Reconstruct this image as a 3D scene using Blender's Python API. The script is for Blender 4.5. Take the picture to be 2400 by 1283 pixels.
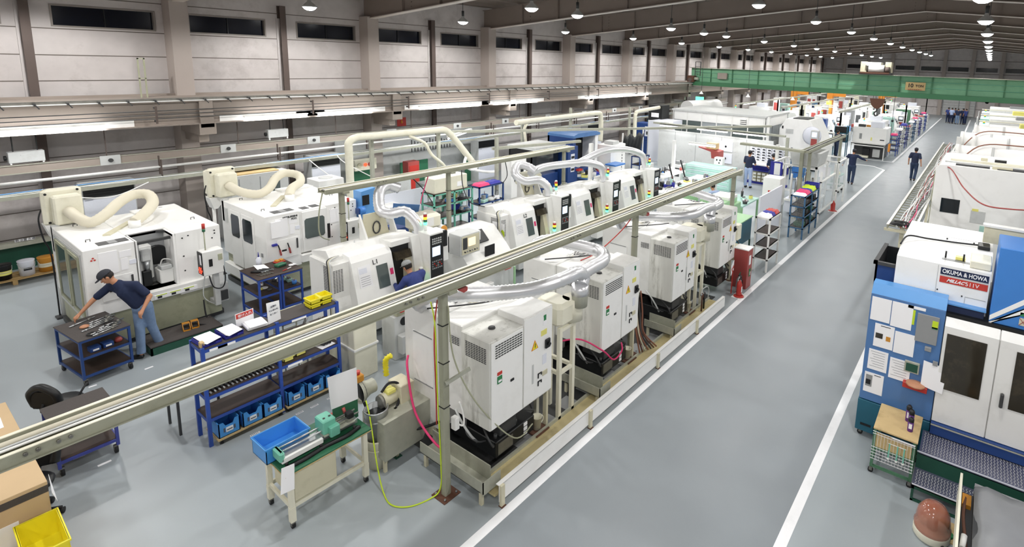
import bpy, bmesh, math, random
from mathutils import Vector, Matrix
from math import sin, cos, pi, radians
for o in list(bpy.data.objects): bpy.data.objects.remove(o)
S = bpy.context.scene
COL = S.collection
random.seed(7)
# ---------------------------------------------------------------- camera
cd = bpy.data.cameras.new('camera'); cam = bpy.data.objects.new('camera', cd); COL.objects.link(cam)
cd.sensor_width = 36.0; cd.lens = 1280.72/2400*36
cd.shift_x = -(1419.59-1200)/2400; cd.shift_y = -(641.5-356.48)/2400
cd.clip_start = 0.05; cd.clip_end = 400
Rv, Uv, Wv = Vector((0.57268064,-0.81911827,0.03289577)), Vector((0.11736725,0.12163858,0.98561097)), Vector((0.81133335,0.56057944,-0.16579772))
cam.matrix_world = Matrix(((Rv.x,Uv.x,-Wv.x,0),(Rv.y,Uv.y,-Wv.y,0),(Rv.z,Uv.z,-Wv.z,5.6),(0,0,0,1)))
S.camera = cam
# ---------------------------------------------------------------- world (night outside) and exposure
wd = bpy.data.worlds.new('world'); S.world = wd; wd.use_nodes = True
wd.node_tree.nodes['Background'].inputs[0].default_value = (0.02,0.03,0.06,1)
wd.node_tree.nodes['Background'].inputs[1].default_value = 0.3
S.view_settings.view_transform = 'Standard'; S.view_settings.look = 'None'
S.view_settings.gamma = 1; S.view_settings.use_curve_mapping = False
S.view_settings.exposure = 0.0
LAMP_W = 450.0
# ---------------------------------------------------------------- materials
def lin(h):
    h = h.lstrip('#'); c = [int(h[i:i+2],16)/255 for i in (0,2,4)]
    return tuple((x/12.92 if x <= .04045 else ((x+.055)/1.055)**2.4) for x in c)+(1,)
MATS = {}
def mat(name, col, rough=.5, metal=0, noise=0, nscale=4, dirt=None, dirt_amt=.3, dscale=2.5, bump=0, bscale=60, emit=0, alpha=1, trans=0, coat=0, stretch=None):
    m = bpy.data.materials.new(name); m.use_nodes = True; nt = m.node_tree; N = nt.nodes; L = nt.links
    b = N['Principled BSDF']; b.inputs['Roughness'].default_value = rough; b.inputs['Metallic'].default_value = metal
    c = lin(col) if isinstance(col,str) else col
    b.inputs['Base Color'].default_value = c
    if emit: b.inputs['Emission Color'].default_value = c; b.inputs['Emission Strength'].default_value = emit
    if alpha < 1: b.inputs['Alpha'].default_value = alpha
    if trans: b.inputs['Transmission Weight'].default_value = trans
    if coat: b.inputs['Coat Weight'].default_value = coat
    if noise or dirt or bump:
        tc = N.new('ShaderNodeTexCoord'); mp = N.new('ShaderNodeMapping'); L.new(tc.outputs['Object'], mp.inputs[0])
        if stretch: mp.inputs['Scale'].default_value = stretch
        last = None
        if noise:
            n = N.new('ShaderNodeTexNoise'); n.inputs['Scale'].default_value = nscale; n.inputs['Detail'].default_value = 6
            L.new(mp.outputs[0], n.inputs['Vector'])
            hs = N.new('ShaderNodeMix'); hs.data_type = 'RGBA'
            L.new(n.outputs['Fac'], hs.inputs[0])
            hs.inputs[6].default_value = tuple(max(0,x*(1-noise)) for x in c[:3])+(1,)
            hs.inputs[7].default_value = tuple(min(1,x*(1+noise)) for x in c[:3])+(1,)
            last = hs.outputs[2]
        if dirt:
            n = N.new('ShaderNodeTexNoise'); n.inputs['Scale'].default_value = dscale; n.inputs['Detail'].default_value = 8; n.inputs['Roughness'].default_value = .7
            L.new(mp.outputs[0], n.inputs['Vector'])
            r = N.new('ShaderNodeMapRange'); r.inputs[1].default_value = .52; r.inputs[2].default_value = .72; r.inputs[4].default_value = dirt_amt
            L.new(n.outputs['Fac'], r.inputs[0])
            mx = N.new('ShaderNodeMix'); mx.data_type = 'RGBA'; L.new(r.outputs[0], mx.inputs[0])
            if last: L.new(last, mx.inputs[6])
            else: mx.inputs[6].default_value = c
            mx.inputs[7].default_value = lin(dirt); last = mx.outputs[2]
        if last: L.new(last, b.inputs['Base Color'])
        if bump:
            n = N.new('ShaderNodeTexNoise'); n.inputs['Scale'].default_value = bscale; L.new(mp.outputs[0], n.inputs['Vector'])
            bm = N.new('ShaderNodeBump'); bm.inputs['Strength'].default_value = bump; bm.inputs['Distance'].default_value = .01
            L.new(n.outputs['Fac'], bm.inputs['Height']); L.new(bm.outputs[0], b.inputs['Normal'])
    MATS[name] = m; return m
mat('white','#e9e9e6',.42,noise=.04,nscale=3,dirt='#9c9a86',dirt_amt=.18)
mat('white2','#f2f2f0',.4,noise=.03,dirt='#b5b3a5',dirt_amt=.12)
mat('grime','#dadad4',.45,noise=.1,nscale=6,dirt='#5f5c48',dirt_amt=.75,dscale=5,stretch=(1,1,.22))
mat('cream','#e6e3d0',.45,noise=.04,dirt='#a39c78',dirt_amt=.25)
mat('beige','#cfcab0',.5,noise=.06,dirt='#8b8463',dirt_amt=.3)
mat('sage','#a9ab92',.5,noise=.08,dirt='#6b6b50',dirt_amt=.4)
mat('ltgrey','#c3c5c4',.5,noise=.05,dirt='#85847a',dirt_amt=.3)
mat('midgrey','#8f9192',.5,noise=.06)
mat('dkgrey','#3c3d3e',.5,noise=.1)
mat('black','#101214',.45,noise=.1)
mat('blackgloss','#0a0c10',.12)
mat('rubber','#16171a',.7)
mat('mat_dark','#4d4846',.9,noise=.15,nscale=80,bump=.4)
mat('wood_top','#3b2e28',.6,noise=.2,nscale=10)
mat('blue','#2a4ba0',.42,noise=.08,dirt='#22335c',dirt_amt=.3)
mat('blue2','#1f3f7a',.45,noise=.08)
mat('purpleblue','#3c4592',.45,noise=.06)
mat('skyblue','#5f9bd8',.4,noise=.05)
mat('mblue','#3f7fcb',.35,noise=.05)
mat('cabblue','#4f78ad',.4,noise=.06,dirt='#2f4f7a',dirt_amt=.4,dscale=1.5)
mat('teal','#1f6076',.45,noise=.08)
mat('steelblue','#40688c',.45,noise=.1)
mat('binblue','#4594de',.38,noise=.04)
mat('green','#2f6b4c',.45,noise=.08)
mat('dkgreen','#1b4d3c',.5,noise=.1)
mat('mint','#6fb9a2',.45,noise=.05,dirt='#3b6b5c',dirt_amt=.3)
mat('palegreen','#9ec79a',.45,noise=.05)
mat('cabgreen','#4d7a5c',.45,noise=.08)
mat('seafoam','#a8cfc4',.45,noise=.05)
mat('red','#b8342c',.4,noise=.05)
mat('redcab','#a04642',.45,noise=.08)
mat('orange','#d98a2b',.45)
mat('yellow','#efe22e',.4,noise=.03)
mat('paleyellow','#e3dd7a',.45)
mat('ochre','#c98a2e',.5,noise=.1)
mat('pink','#d8336e',.5); mat('lime','#c3dc2c',.5); mat('purple','#5a2d78',.4); mat('cloth_blue','#2b2f96',.6)
mat('paper','#f4f4f6',.75,noise=.01)
mat('paper2','#dfe2ec',.75,noise=.05,nscale=30)
mat('print','#5b5e6a',.8); mat('redprint','#c23b30',.7); mat('greenprint','#2e7d4c',.7); mat('ink','#15161c',.7)
mat('ply','#cbb180',.6,noise=.1,nscale=6,dirt='#7d6238',dirt_amt=.5,dscale=4)
mat('cardboard','#cbb08a',.8,noise=.06)
mat('pallet','#b89a68',.8,noise=.1)
mat('steel','#b9bcbe',.32,metal=.85,noise=.1,nscale=20)
mat('steel_d','#83827c',.42,metal=.7,noise=.25,nscale=12,dirt='#4a4236',dirt_amt=.5)
mat('galv','#b3b4a6',.5,metal=.3,noise=.12,nscale=14,dirt='#777763',dirt_amt=.35)
mat('traypaint','#9b9c8a',.5,noise=.1,nscale=8,dirt='#6e6e58',dirt_amt=.35)
mat('foil','#e4e5e8',.3,metal=.55,noise=.06,nscale=6)
mat('hosecream','#d9d3bf',.6,noise=.05)
mat('oilpan','#cbbd8f',.35,noise=.15,nscale=4,dirt='#7a6a40',dirt_amt=.5)
mat('rust','#5c3b2c',.7,noise=.3,nscale=20)
mat('copper','#8a5a46',.5,noise=.2)
mat('glassdark','#1d2226',.06,noise=.2,nscale=3)
mat('glassgrey','#56605f',.08,noise=.15,nscale=3)
mat('glassbrown','#2f2a20',.1,noise=.35,nscale=3,dirt='#5d5440',dirt_amt=.5)
mat('clear','#dfe8ec',.05,alpha=.28)
mat('amber','#b4705a',.15,alpha=.7,coat=.5)
mat('screen','#cfe0f4',.3,emit=.9)
mat('screen_o','#ffd8b0',.3,emit=1.1)
mat('led_r','#ff4a2a',.3,emit=2.2); mat('led_g','#5cffb0',.3,emit=2.5); mat('led_y','#ffc030',.3,emit=1.2)
mat('glow','#ffffff',.3,emit=14); mat('tube_glow','#ffffff',.3,emit=9)
mat('skin','#c08a6a',.55); mat('hair','#1d1512',.7,noise=.2,nscale=60)
mat('navy','#1c2847',.85,noise=.12,nscale=30); mat('navy2','#232c46',.85,noise=.12,nscale=30); mat('jeans','#6f86a6',.85,noise=.22,nscale=18)
mat('palejeans','#a3b4d6',.85,noise=.12,nscale=18); mat('dkjeans','#2b3a55',.85,noise=.2,nscale=18); mat('cap','#30323a',.8); mat('workblue','#33407a',.85,noise=.15,nscale=20)
mat('plaster','#cbc5c3',.85,noise=.12,nscale=3,dirt='#938b87',dirt_amt=.5,dscale=.9)
mat('joint','#6d655f',.9); mat('pillar','#b0a69f',.85,noise=.05,nscale=2); mat('brownsteel','#5c504b',.7,noise=.1)
mat('girder','#8d8179',.75,noise=.08,nscale=2); mat('girder_edge','#cfc6bf',.5); mat('roof','#776c64',.9,noise=.1)
mat('winglass','#0b0f1c',.12,noise=.3,nscale=8); mat('winframe','#8f8882',.5)
mat('beampaint','#9a8f86',.6,noise=.08); mat('cranegreen','#74aa86',.45,noise=.12,nscale=1.2,dirt='#5a8f6c',dirt_amt=.4); mat('cranedark','#3c7450',.5)
mat('signwood','#b59c6c',.7,noise=.1); mat('pillow_grey','#6a6c70',.8,noise=.1)
mat('tarp','#8d8f92',.35,noise=.1,nscale=5,bump=.5,bscale=6)
mat('tread','#6d7088',.35,metal=.6,noise=.15)
# floors: painted concrete
def floor_mat(name, col, col2, rough):
    m = mat(name, col, rough); nt = m.node_tree; N = nt.nodes; L = nt.links; b = N['Principled BSDF']
    tc = N.new('ShaderNodeTexCoord'); n = N.new('ShaderNodeTexNoise'); n.inputs['Scale'].default_value = .55; n.inputs['Detail'].default_value = 7; n.inputs['Roughness'].default_value = .6
    L.new(tc.outputs['Object'], n.inputs['Vector'])
    r = N.new('ShaderNodeMix'); r.data_type = 'RGBA'; r.inputs[6].default_value = lin(col2); r.inputs[7].default_value = lin(col)
    L.new(n.outputs['Fac'], r.inputs[0]); L.new(r.outputs[2], b.inputs['Base Color'])
    n2 = N.new('ShaderNodeTexNoise'); n2.inputs['Scale'].default_value = 2.2; n2.inputs['Detail'].default_value = 5; L.new(tc.outputs['Object'], n2.inputs['Vector'])
    mr = N.new('ShaderNodeMapRange'); mr.inputs[3].default_value = rough-.07; mr.inputs[4].default_value = rough+.12
    L.new(n2.outputs['Fac'], mr.inputs[0]); L.new(mr.outputs[0], b.inputs['Roughness'])
    return m
floor_mat('floor_bay','#aab2b6','#969ea3',.34); floor_mat('floor_aisle','#8f969b','#7c8388',.36)
mat('linepaint','#f3f4f6',.5,noise=.03,nscale=8,dirt='#c9cccc',dirt_amt=.25)
# tread plate / perforation are surface pattern
def ribbed(name, base, col2, scale, rough, metal, direction='Z'):
    m = mat(name, base, rough, metal=metal); nt = m.node_tree; N = nt.nodes; L = nt.links; b = N['Principled BSDF']
    tc = N.new('ShaderNodeTexCoord'); w = N.new('ShaderNodeTexWave'); w.inputs['Scale'].default_value = scale; w.bands_direction = direction
    L.new(tc.outputs['Object'], w.inputs['Vector']); mx = N.new('ShaderNodeMix'); mx.data_type = 'RGBA'
    L.new(w.outputs['Fac'], mx.inputs[0]); mx.inputs[6].default_value = lin(col2); mx.inputs[7].default_value = lin(base); L.new(mx.outputs[2], b.inputs['Base Color'])
    return m
ribbed('vent','#cfcfc6','#5a5a50',22,.5,.1,'X'); ribbed('venty','#cfcfc6','#5a5a50',22,.5,.1,'Y')
# ---------------------------------------------------------------- mesh builder
LAST=[None]
class B:
    def __init__(s): s.v=[]; s.f=[]; s.m=[]; s.sm=[]; s.names=[]
    def mi(s,m):
        if m not in s.names: s.names.append(m)
        return s.names.index(m)
    def add(s,vs,fs,m,smooth=False):
        k=len(s.v); s.v+= [tuple(v) for v in vs]; i=s.mi(m)
        for f in fs: s.f.append([k+a for a in f]); s.m.append(i); s.sm.append(smooth)
        return s
    def box(s,x0,x1,y0,y1,z0,z1,m='white',bev=0):
        if x0>x1: x0,x1=x1,x0
        if y0>y1: y0,y1=y1,y0
        if z0>z1: z0,z1=z1,z0
        if bev and min(x1-x0,y1-y0,z1-z0)>2.2*bev:
            c=bev; P=[]
            for z,(e) in ((z0,c),(z0+c,0),(z1-c,0),(z1,c)):
                a0,a1,b0,b1=x0+e,x1-e,y0+e,y1-e
                P+=[(a0+c,b0,z),(a1-c,b0,z),(a1,b0+c,z),(a1,b1-c,z),(a1-c,b1,z),(a0+c,b1,z),(a0,b1-c,z),(a0,b0+c,z)]
            F=[list(range(7,-1,-1)),list(range(24,32))]
            for r in range(3):
                for i in range(8): F.append([r*8+i,r*8+(i+1)%8,r*8+8+(i+1)%8,r*8+8+i])
            return s.add(P,F,m)
        P=[(x0,y0,z0),(x1,y0,z0),(x1,y1,z0),(x0,y1,z0),(x0,y0,z1),(x1,y0,z1),(x1,y1,z1),(x0,y1,z1)]
        return s.add(P,[(3,2,1,0),(4,5,6,7),(0,1,5,4),(1,2,6,5),(2,3,7,6),(3,0,4,7)],m)
    def prism(s,pts,ax,a0,a1,m='white'):
        # pts 2D polygon; ax = axis extruded along: 'x' -> pts are (y,z); 'y' -> (x,z); 'z' -> (x,y)
        def mk(p,a): return {'x':(a,p[0],p[1]),'y':(p[0],a,p[1]),'z':(p[0],p[1],a)}[ax]
        n=len(pts); P=[mk(p,a0) for p in pts]+[mk(p,a1) for p in pts]
        F=[list(range(n-1,-1,-1)),list(range(n,2*n))]+[[i,(i+1)%n,n+(i+1)%n,n+i] for i in range(n)]
        return s.add(P,F,m)
    def quad(s,a,b,c,d,m): return s.add([a,b,c,d],[(0,1,2,3)],m)
    def slab(s,a,b,c,d,t,m):
        # thin solid panel: quad pushed along its normal by t
        a,b,c,d=[Vector(q) for q in (a,b,c,d)]; n=(b-a).cross(d-a).normalized()*t
        P=[a,b,c,d,a+n,b+n,c+n,d+n]
        return s.add(P,[(3,2,1,0),(4,5,6,7),(0,1,5,4),(1,2,6,5),(2,3,7,6),(3,0,4,7)],m)
    def tube(s,path,r,m='black',n=8,rib=0,pitch=.03,close=True,smooth=True):
        path=[Vector(p) for p in path]
        if rib:
            q=[path[0]]
            for a,b in zip(path,path[1:]):
                k=max(1,int((b-a).length/pitch)); q+=[a.lerp(b,(i+1)/k) for i in range(k)]
            path=q
        P=[]; prev=None; N=len(path)
        for i,p in enumerate(path):
            t=(path[min(i+1,N-1)]-path[max(i-1,0)]).normalized()
            if prev is None: u=t.orthogonal().normalized()
            else:
                u=prev-t*prev.dot(t)
                u=u.normalized() if u.length>1e-6 else t.orthogonal().normalized()
            prev=u; w=t.cross(u)
            rr=r[i] if isinstance(r,(list,tuple)) else r
            if rib: rr=rr*(1+ (rib if i%2 else -rib))
            P+=[p+(u*cos(2*pi*k/n)+w*sin(2*pi*k/n))*rr for k in range(n)]
        F=[[i*n+k,i*n+(k+1)%n,(i+1)*n+(k+1)%n,(i+1)*n+k] for i in range(N-1) for k in range(n)]
        s.add(P,F,m,smooth)
        if close:
            k=len(s.v)-len(P); i=s.mi(m)
            s.f.append([k+a for a in range(n-1,-1,-1)]); s.m.append(i); s.sm.append(False)
            s.f.append([k+(N-1)*n+a for a in range(n)]); s.m.append(i); s.sm.append(False)
        return s
    def cyl(s,p0,p1,r0,r1=None,m='white',n=16,smooth=True):
        return s.tube([p0,p1],[r0,r0 if r1 is None else r1],m,n,smooth=smooth)
    def lathe(s,prof,c,m='white',n=20,ax='z',close=True):
        # prof: list of (r, h)
        c=Vector(c); P=[]
        for r,h in prof:
            for k in range(n):
                a=2*pi*k/n; x,y=r*cos(a),r*sin(a)
                P.append(c+Vector({'z':(x,y,h),'x':(h,x,y),'y':(x,h,y)}[ax]))
        F=[[i*n+k,i*n+(k+1)%n,(i+1)*n+(k+1)%n,(i+1)*n+k] for i in range(len(prof)-1) for k in range(n)]
        k=len(s.v); s.add(P,F,m,True)
        if close:
            i=s.mi(m)
            if prof[0][0]>.001: s.f.append([k+a for a in range(n-1,-1,-1)]); s.m.append(i); s.sm.append(False)
            if prof[-1][0]>.001: s.f.append([k+(len(prof)-1)*n+a for a in range(n)]); s.m.append(i); s.sm.append(False)
        return s
    def bar(s,a,b,w,h,m='white',up=(0,0,1)):
        a,b=Vector(a),Vector(b); t=(b-a).normalized(); up=Vector(up)
        if abs(t.dot(up))>.98: up=Vector((1,0,0))
        u=t.cross(up).normalized()*(w/2); v=u.cross(t).normalized()*(h/2)
        P=[a-u-v,a+u-v,a+u+v,a-u+v,b-u-v,b+u-v,b+u+v,b-u+v]
        return s.add(P,[(3,2,1,0),(4,5,6,7),(0,1,5,4),(1,2,6,5),(2,3,7,6),(3,0,4,7)],m)
    def put(s,name,parent=None,loc=None,fix=True):
        me=bpy.data.meshes.new(name); me.from_pydata([tuple(v) for v in s.v],[],s.f)
        for n in s.names: me.materials.append(MATS[n])
        me.polygons.foreach_set('material_index',s.m); me.polygons.foreach_set('use_smooth',s.sm)
        if fix:
            bm=bmesh.new(); bm.from_mesh(me); bmesh.ops.recalc_face_normals(bm,faces=bm.faces); bm.to_mesh(me); bm.free()
        o=bpy.data.objects.new(name,me); COL.objects.link(o)
        if parent: o.parent=parent
        if loc: o.location=loc
        LAST[0]=o
        return o
def bez(pts,k=6):
    # Catmull-Rom through points
    P=[Vector(p) for p in pts]; Q=[P[0]]+P+[P[-1]]; out=[]
    for i in range(1,len(Q)-2):
        a,b,c,d=Q[i-1],Q[i],Q[i+1],Q[i+2]
        for j in range(k):
            t=j/k; out.append(.5*((2*b)+(c-a)*t+(2*a-5*b+4*c-d)*t*t+(3*b-a-3*c+d)*t**3))
    out.append(P[-1]); return out
def tag(o,label,cat,group=None,kind=None):
    o['label']=label; o['category']=cat
    if group: o['group']=group
    if kind: o['kind']=kind
    return o
def T(name,label,cat,loc=(0,0,0),rz=0,group=None):
    o=bpy.data.objects.new(name,None); COL.objects.link(o); o.location=loc; o.rotation_euler=(0,0,rz); o.empty_display_size=.1
    return tag(o,label,cat,group)
def ST(name,b,**k):
    o=b.put(name,**k); o['kind']='structure'; return o
def dup(r,loc,rz=0,label=None,group=None,mir=False):
    n=r.copy(); COL.objects.link(n); n.location=loc; n.rotation_euler=(0,0,rz)
    if label: n['label']=label
    if group: n['group']=group
    def rec(a,b):
        for ch in a.children:
            c=ch.copy(); COL.objects.link(c); c.parent=b; rec(ch,c)
    rec(r,n); return n
def text(name,body,size,m,parent,M,extr=.002,shear=0,sx=1,bold=0):
    cu=bpy.data.curves.new('t','FONT'); cu.body=body; cu.size=size; cu.extrude=extr; cu.shear=shear; cu.align_x='CENTER'; cu.align_y='CENTER'; cu.offset=bold
    t=bpy.data.objects.new('t',cu); COL.objects.link(t)
    me=bpy.data.meshes.new_from_object(t.evaluated_get(bpy.context.evaluated_depsgraph_get())); bpy.data.objects.remove(t)
    me.materials.clear(); me.materials.append(MATS[m])
    me.transform(Matrix(M)@Matrix.Scale(sx,4,(1,0,0)))
    o=bpy.data.objects.new(name,me); COL.objects.link(o); o.parent=parent; return o
def frame(o,x,y):
    # matrix from origin, x-dir, y-dir
    x=Vector(x).normalized(); y=Vector(y); z=x.cross(y).normalized(); y=z.cross(x)
    return Matrix(((x.x,y.x,z.x,o[0]),(x.y,y.y,z.y,o[1]),(x.z,y.z,z.z,o[2]),(0,0,0,1)))
# ================================================================ the hall
b=B(); b.box(-6,83,-14,4.35,-.3,0,'floor_aisle')
# (bay paint is laid as its own areas, 2 mm of paint)
ST('floor',b)
b=B()
b.box(-6,34,4.35,19.5,-.3,0,'floor_bay')
b.prism([(34,4.35),(34.75,5.0),(34.85,19.5),(34,19.5)],'z',-.3,0,'floor_bay')
b.box(37.2,83,4.35,19.5,-.3,0,'floor_bay')
b.prism([(34.75,5.0),(34.0,4.35),(37.2,4.35),(37.2,19.5),(34.85,19.5)],'z',-.3,-.0,'floor_aisle')
b.box(-6,83,-14,1.35,0,.003,'floor_bay')
ST('floor.001',b)
b=B(); b.box(-6,33.9,4.235,4.36,0,.005,'linepaint'); b.bar((33.9,4.3,.0025),(34.75,5.0,.0025),.11,.005,'linepaint'); b.box(34.7,34.82,5,18,0,.005,'linepaint')
b.box(37.2,78,4.235,4.36,0,.005,'linepaint'); b.box(37.1,37.2,4.235,18,0,.005,'linepaint'); ST('trim_1',b)
b=B(); b.box(-6,78,1.30,1.43,0,.006,'linepaint'); ST('trim_2',b)
# left wall: precast panels with joints, windows set in openings
WY=19.5
b=B(); b.box(-6,83,WY,WY+.25,0,5.98,'plaster'); b.box(-6,83,WY,WY+.25,6.54,8,'plaster')
X0s=[]
xs=[-2.5+ -0.0]  # bay centres
for i in range(-1,28):
    c=1.65+2.95*i  # window centres
    X0s.append((c-1.07,c+1.07))
X0s=[(3.53-2.95*2,5.63-2.95*2),(3.53-2.95,5.63-2.95)]+[(3.53+5.98*k,5.66+5.98*k) for k in range(13)]+[(6.43+5.98*k,8.55+5.98*k) for k in range(13)]
X0s=sorted(X0s); e=-6
for a,c in X0s:
    if a>e: b.box(e,a,WY,WY+.25,5.98,6.54,'plaster')
    e=c
b.box(e,83,WY,WY+.25,5.98,6.54,'plaster')
for z in (.7,1.35,2.0,2.66,3.3,3.97,4.62,5.27,5.93,6.75): b.box(-6,83,WY-.004,WY+.01,z-.012,z+.012,'joint')
ST('wall_left',b)
for i,(a,c) in enumerate(X0s):
    b=B(); b.box(a+.04,c-.04,WY+.1,WY+.12,6.02,6.5,'winglass')
    w=ST('window_%d'%(i+1),b)
    b=B()
    for p in ((a,c,5.98,6.02),(a,c,6.5,6.54),(a,a+.04,6.02,6.5),(c-.04,c,6.02,6.5)): b.box(p[0],p[1],WY-.02,WY+.15,p[2],p[3],'winframe')
    b.box((a+c)/2-.01,(a+c)/2+.01,WY+.07,WY+.12,6.02,6.5,'black')
    f=b.put('window_frame',w); 
# pillars and brown wall posts
k=1
for i in range(14):
    x=.1+5.96*i
    b=B(); b.box(x-.22,x+.22,WY-.55,WY,0,6.9,'pillar'); ST('trim_%d'%(k+10),b); k+=1
    b=B(); xx=x+2.95
    b.box(xx-.09,xx+.09,WY-.22,WY-.2,0,7,'brownsteel'); b.box(xx-.01,xx+.01,WY-.2,WY,0,7,'brownsteel'); b.box(xx-.09,xx+.09,WY-.02,WY,0,7,'brownsteel')
    b.box(xx-.14,xx-.02,WY-.03,WY-.005,0,6.6,'plaster')
    ST('trim_%d'%(k+10),b); k+=1
# other walls
b=B(); b.box(83,83.2,-14,WY+.2,0,11,'plaster')
for z in (1,2,3,4,5.4,7): b.box(82.99,83,-14,WY,z-.03,z+.03,'joint')
for y in range(-13,20,3): b.box(82.7,83,y-.2,y+.2,0,9,'pillar')
ST('wall_far',b)
for i in range(10):
    y=-12.6+3*i
    if 9<y<14: continue
    b=B(); b.box(82.93,82.98,y,y+2.2,5.65,6.15,'winglass'); ST('window_%d'%(40+i),b)
b=B()
for k2 in range(9):
    b.box(82.88,82.92,1.2,4.6,.05+k2*.33,.36+k2*.33,'ltgrey')
b.box(82.86,82.9,2.85,2.95,0,3,'midgrey'); b.box(82.86,82.93,1.1,1.2,0,3.1,'midgrey'); b.box(82.86,82.93,4.6,4.7,0,3.1,'midgrey'); ST('door_1',b)
b=B(); b.box(-6,83,-14.25,-14,0,8,'plaster'); ST('wall_right',b)
b=B(); b.box(-6.2,-6,-14,WY,0,11,'plaster'); ST('wall_back',b)
# roof
zf=lambda y: 6.83+(19.2-y)*.092 if y>2.85 else 8.334-(2.85-y)*.092
b=B(); D=1.05
for y0,y1 in ((WY+.2,2.85),(2.85,-14.2)):
    b.slab((-6,y0,zf(y0)+D),(83.2,y0,zf(y0)+D),(83.2,y1,zf(y1)+D),(-6,y1,zf(y1)+D),.06,'roof')
ST('ceiling',b)
b=B()
for k2 in range(24):
    y=18.6-k2*1.35
    z=zf(y)+D
    b.box(-6,83,y-.03,y+.03,z-.17,z-.02,'girder')
ST('trim_60',b)
# roof girders: tapered plate girders, ridge at y=2.85
for i in range(14):
    x=.1+5.96*i
    b=B()
    for (ya,yb) in ((WY-.02,2.85),(2.85,-14)):
        za,zb=zf(ya),zf(yb)
        b.prism([(ya,za),(yb,zb),(yb,zb+D-.18),(ya,za+D-.18)],'x',x-.012,x+.012,'girder')
        b.slab((x-.13,ya,za),(x+.13,ya,za),(x+.13,yb,zb),(x-.13,yb,zb),.03,'girder_edge')
        b.slab((x-.1,ya,za+D-.2),(x+.1,ya,za+D-.2),(x+.1,yb,zb+D-.2),(x-.1,yb,zb+D-.2),.02,'girder')
    # haunch at the pillar and web stiffeners with bolts
    b.prism([(WY-.55,6.9),(WY-.02,6.9),(WY-.02,zf(WY)),(WY-2.6,zf(WY-2.6)),],'x',x-.1,x+.1,'girder')
    for y in (17,15,11.6,8.5,5.6,2.9,0,-3,-6,-9):
        b.box(x-.12,x+.12,y-.012,y+.012,zf(y)+.02,zf(y)+D-.2,'girder')
    for y in (16.6,3.3):
        for q in range(5):
            for dx in (-.02,.02): b.box(x+dx-.012,x+dx+.012,y-.015,y+.015,zf(y)+.12+q*.15,zf(y)+.15+q*.15,'brownsteel')
    ST('trim_%d'%(70+i),b)
# ---------------------------------------------------------------- crane runway along the left wall
RY=17.75
r=T('crane_runway','pale brown steel crane runway beam running along the left wall','crane rail',(0,RY,0))
b=B(); b.box(-6,81,-.13,.13,3.50,3.53,'beampaint'); b.box(-6,81,-.13,.13,4.12,4.15,'beampaint'); b.box(-6,81,-.012,.012,3.5,4.14,'beampaint'); b.put('beam',r)
b=B(); b.box(-6,81,-.04,.04,4.15,4.23,'steel_d'); b.put('rail',r)
for i in range(14):
    x=.1+5.96*i
    b=B(); b.box(x-.2,x+.2,-.14,1.2,3.2,3.5,'beampaint'); b.box(x-.12,x+.12,.2,1.2,2.95,3.2,'beampaint'); b.box(x-.16,x+.16,-.14,-.1,3.4,4.15,'beampaint'); b.put('bracket',r)
for z in (3.72,3.82,3.92):
    b=B(); b.tube([(-6,-.2,z),(38,-.2,z)],.012,'dkgrey',5); b.put('bus_wire',r)
for x in (4.9,8.9,12.4,16.4,20.3,24.4,28.4):
    b=B(); b.bar((x,-.14,4.0),(x,-.28,4.0),.03,.05,'dkgrey'); b.bar((x,-.14,3.66),(x,-.28,3.66),.03,.05,'dkgrey'); b.box(x-.02,x+.02,-.3,-.27,3.6,4.05,'brownsteel'); b.put('insulator_bracket',r)
for x in range(0,60): b=B(); b.box(x*.55-.02,x*.55+.02,-.16,.14,4.15,4.2,'dkgrey'); b.bar((x*.55,-.16,4.18),(x*.55+.06,-.2,4.08),.02,.02,'dkgrey'); b.put('cable_clip',r)
b=B(); b.box(-6,37,-.15,-.02,4.15,4.165,'white2'); b.put('cable_cover',r)
def strip(x0,x1,i):
    t=T('strip_light',['fluorescent strip light on the runway beam at the far left edge','fluorescent strip light on runway beam, right above the first wall heater gap','fluorescent strip light on runway beam, left of the third wall bracket','fluorescent strip light in a row midway along the runway beam','fluorescent strip light on runway beam before the green crane','fluorescent strip light on the runway beam nearest the green crane'][i],'light',((x0+x1)/2,RY-.12,3.56),0,'strip lights on the runway beam')
    L=(x1-x0)/2
    b=B(); b.box(-L,L,-.03,.1,.04,.07,'white'); b.box(-L-.6,L+.6,.095,.1,-.04,.13,'white2'); b.put('reflector_panel',t)
    b=B(); b.tube([(-L+.03,-.01,0),(L-.03,-.01,0)],.03,'tube_glow',10); b.put('tube',t)
    ld=bpy.data.lights.new('strip','AREA'); ld.shape='RECTANGLE'; ld.size=2*L; ld.size_y=.06; ld.energy=11*(x1-x0); lo=bpy.data.objects.new('strip_lamp',ld); COL.objects.link(lo); lo.parent=t; lo.location=(0,-.05,-.03); lo.rotation_euler=(radians(0),0,0)
    ld2=ld.copy(); lo2=bpy.data.objects.new('strip_lamp',ld2); COL.objects.link(lo2); lo2.parent=t; lo2.location=(0,-.09,0.02); lo2.rotation_euler=(radians(110),0,0); ld2.energy=6*(x1-x0)
for i,(a,c) in enumerate(((1.6,3.9),(7.0,8.8),(9.1,11),(13.0,16.0),(16.8,19.6),(23.5,30))): strip(a,c,i)
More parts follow.
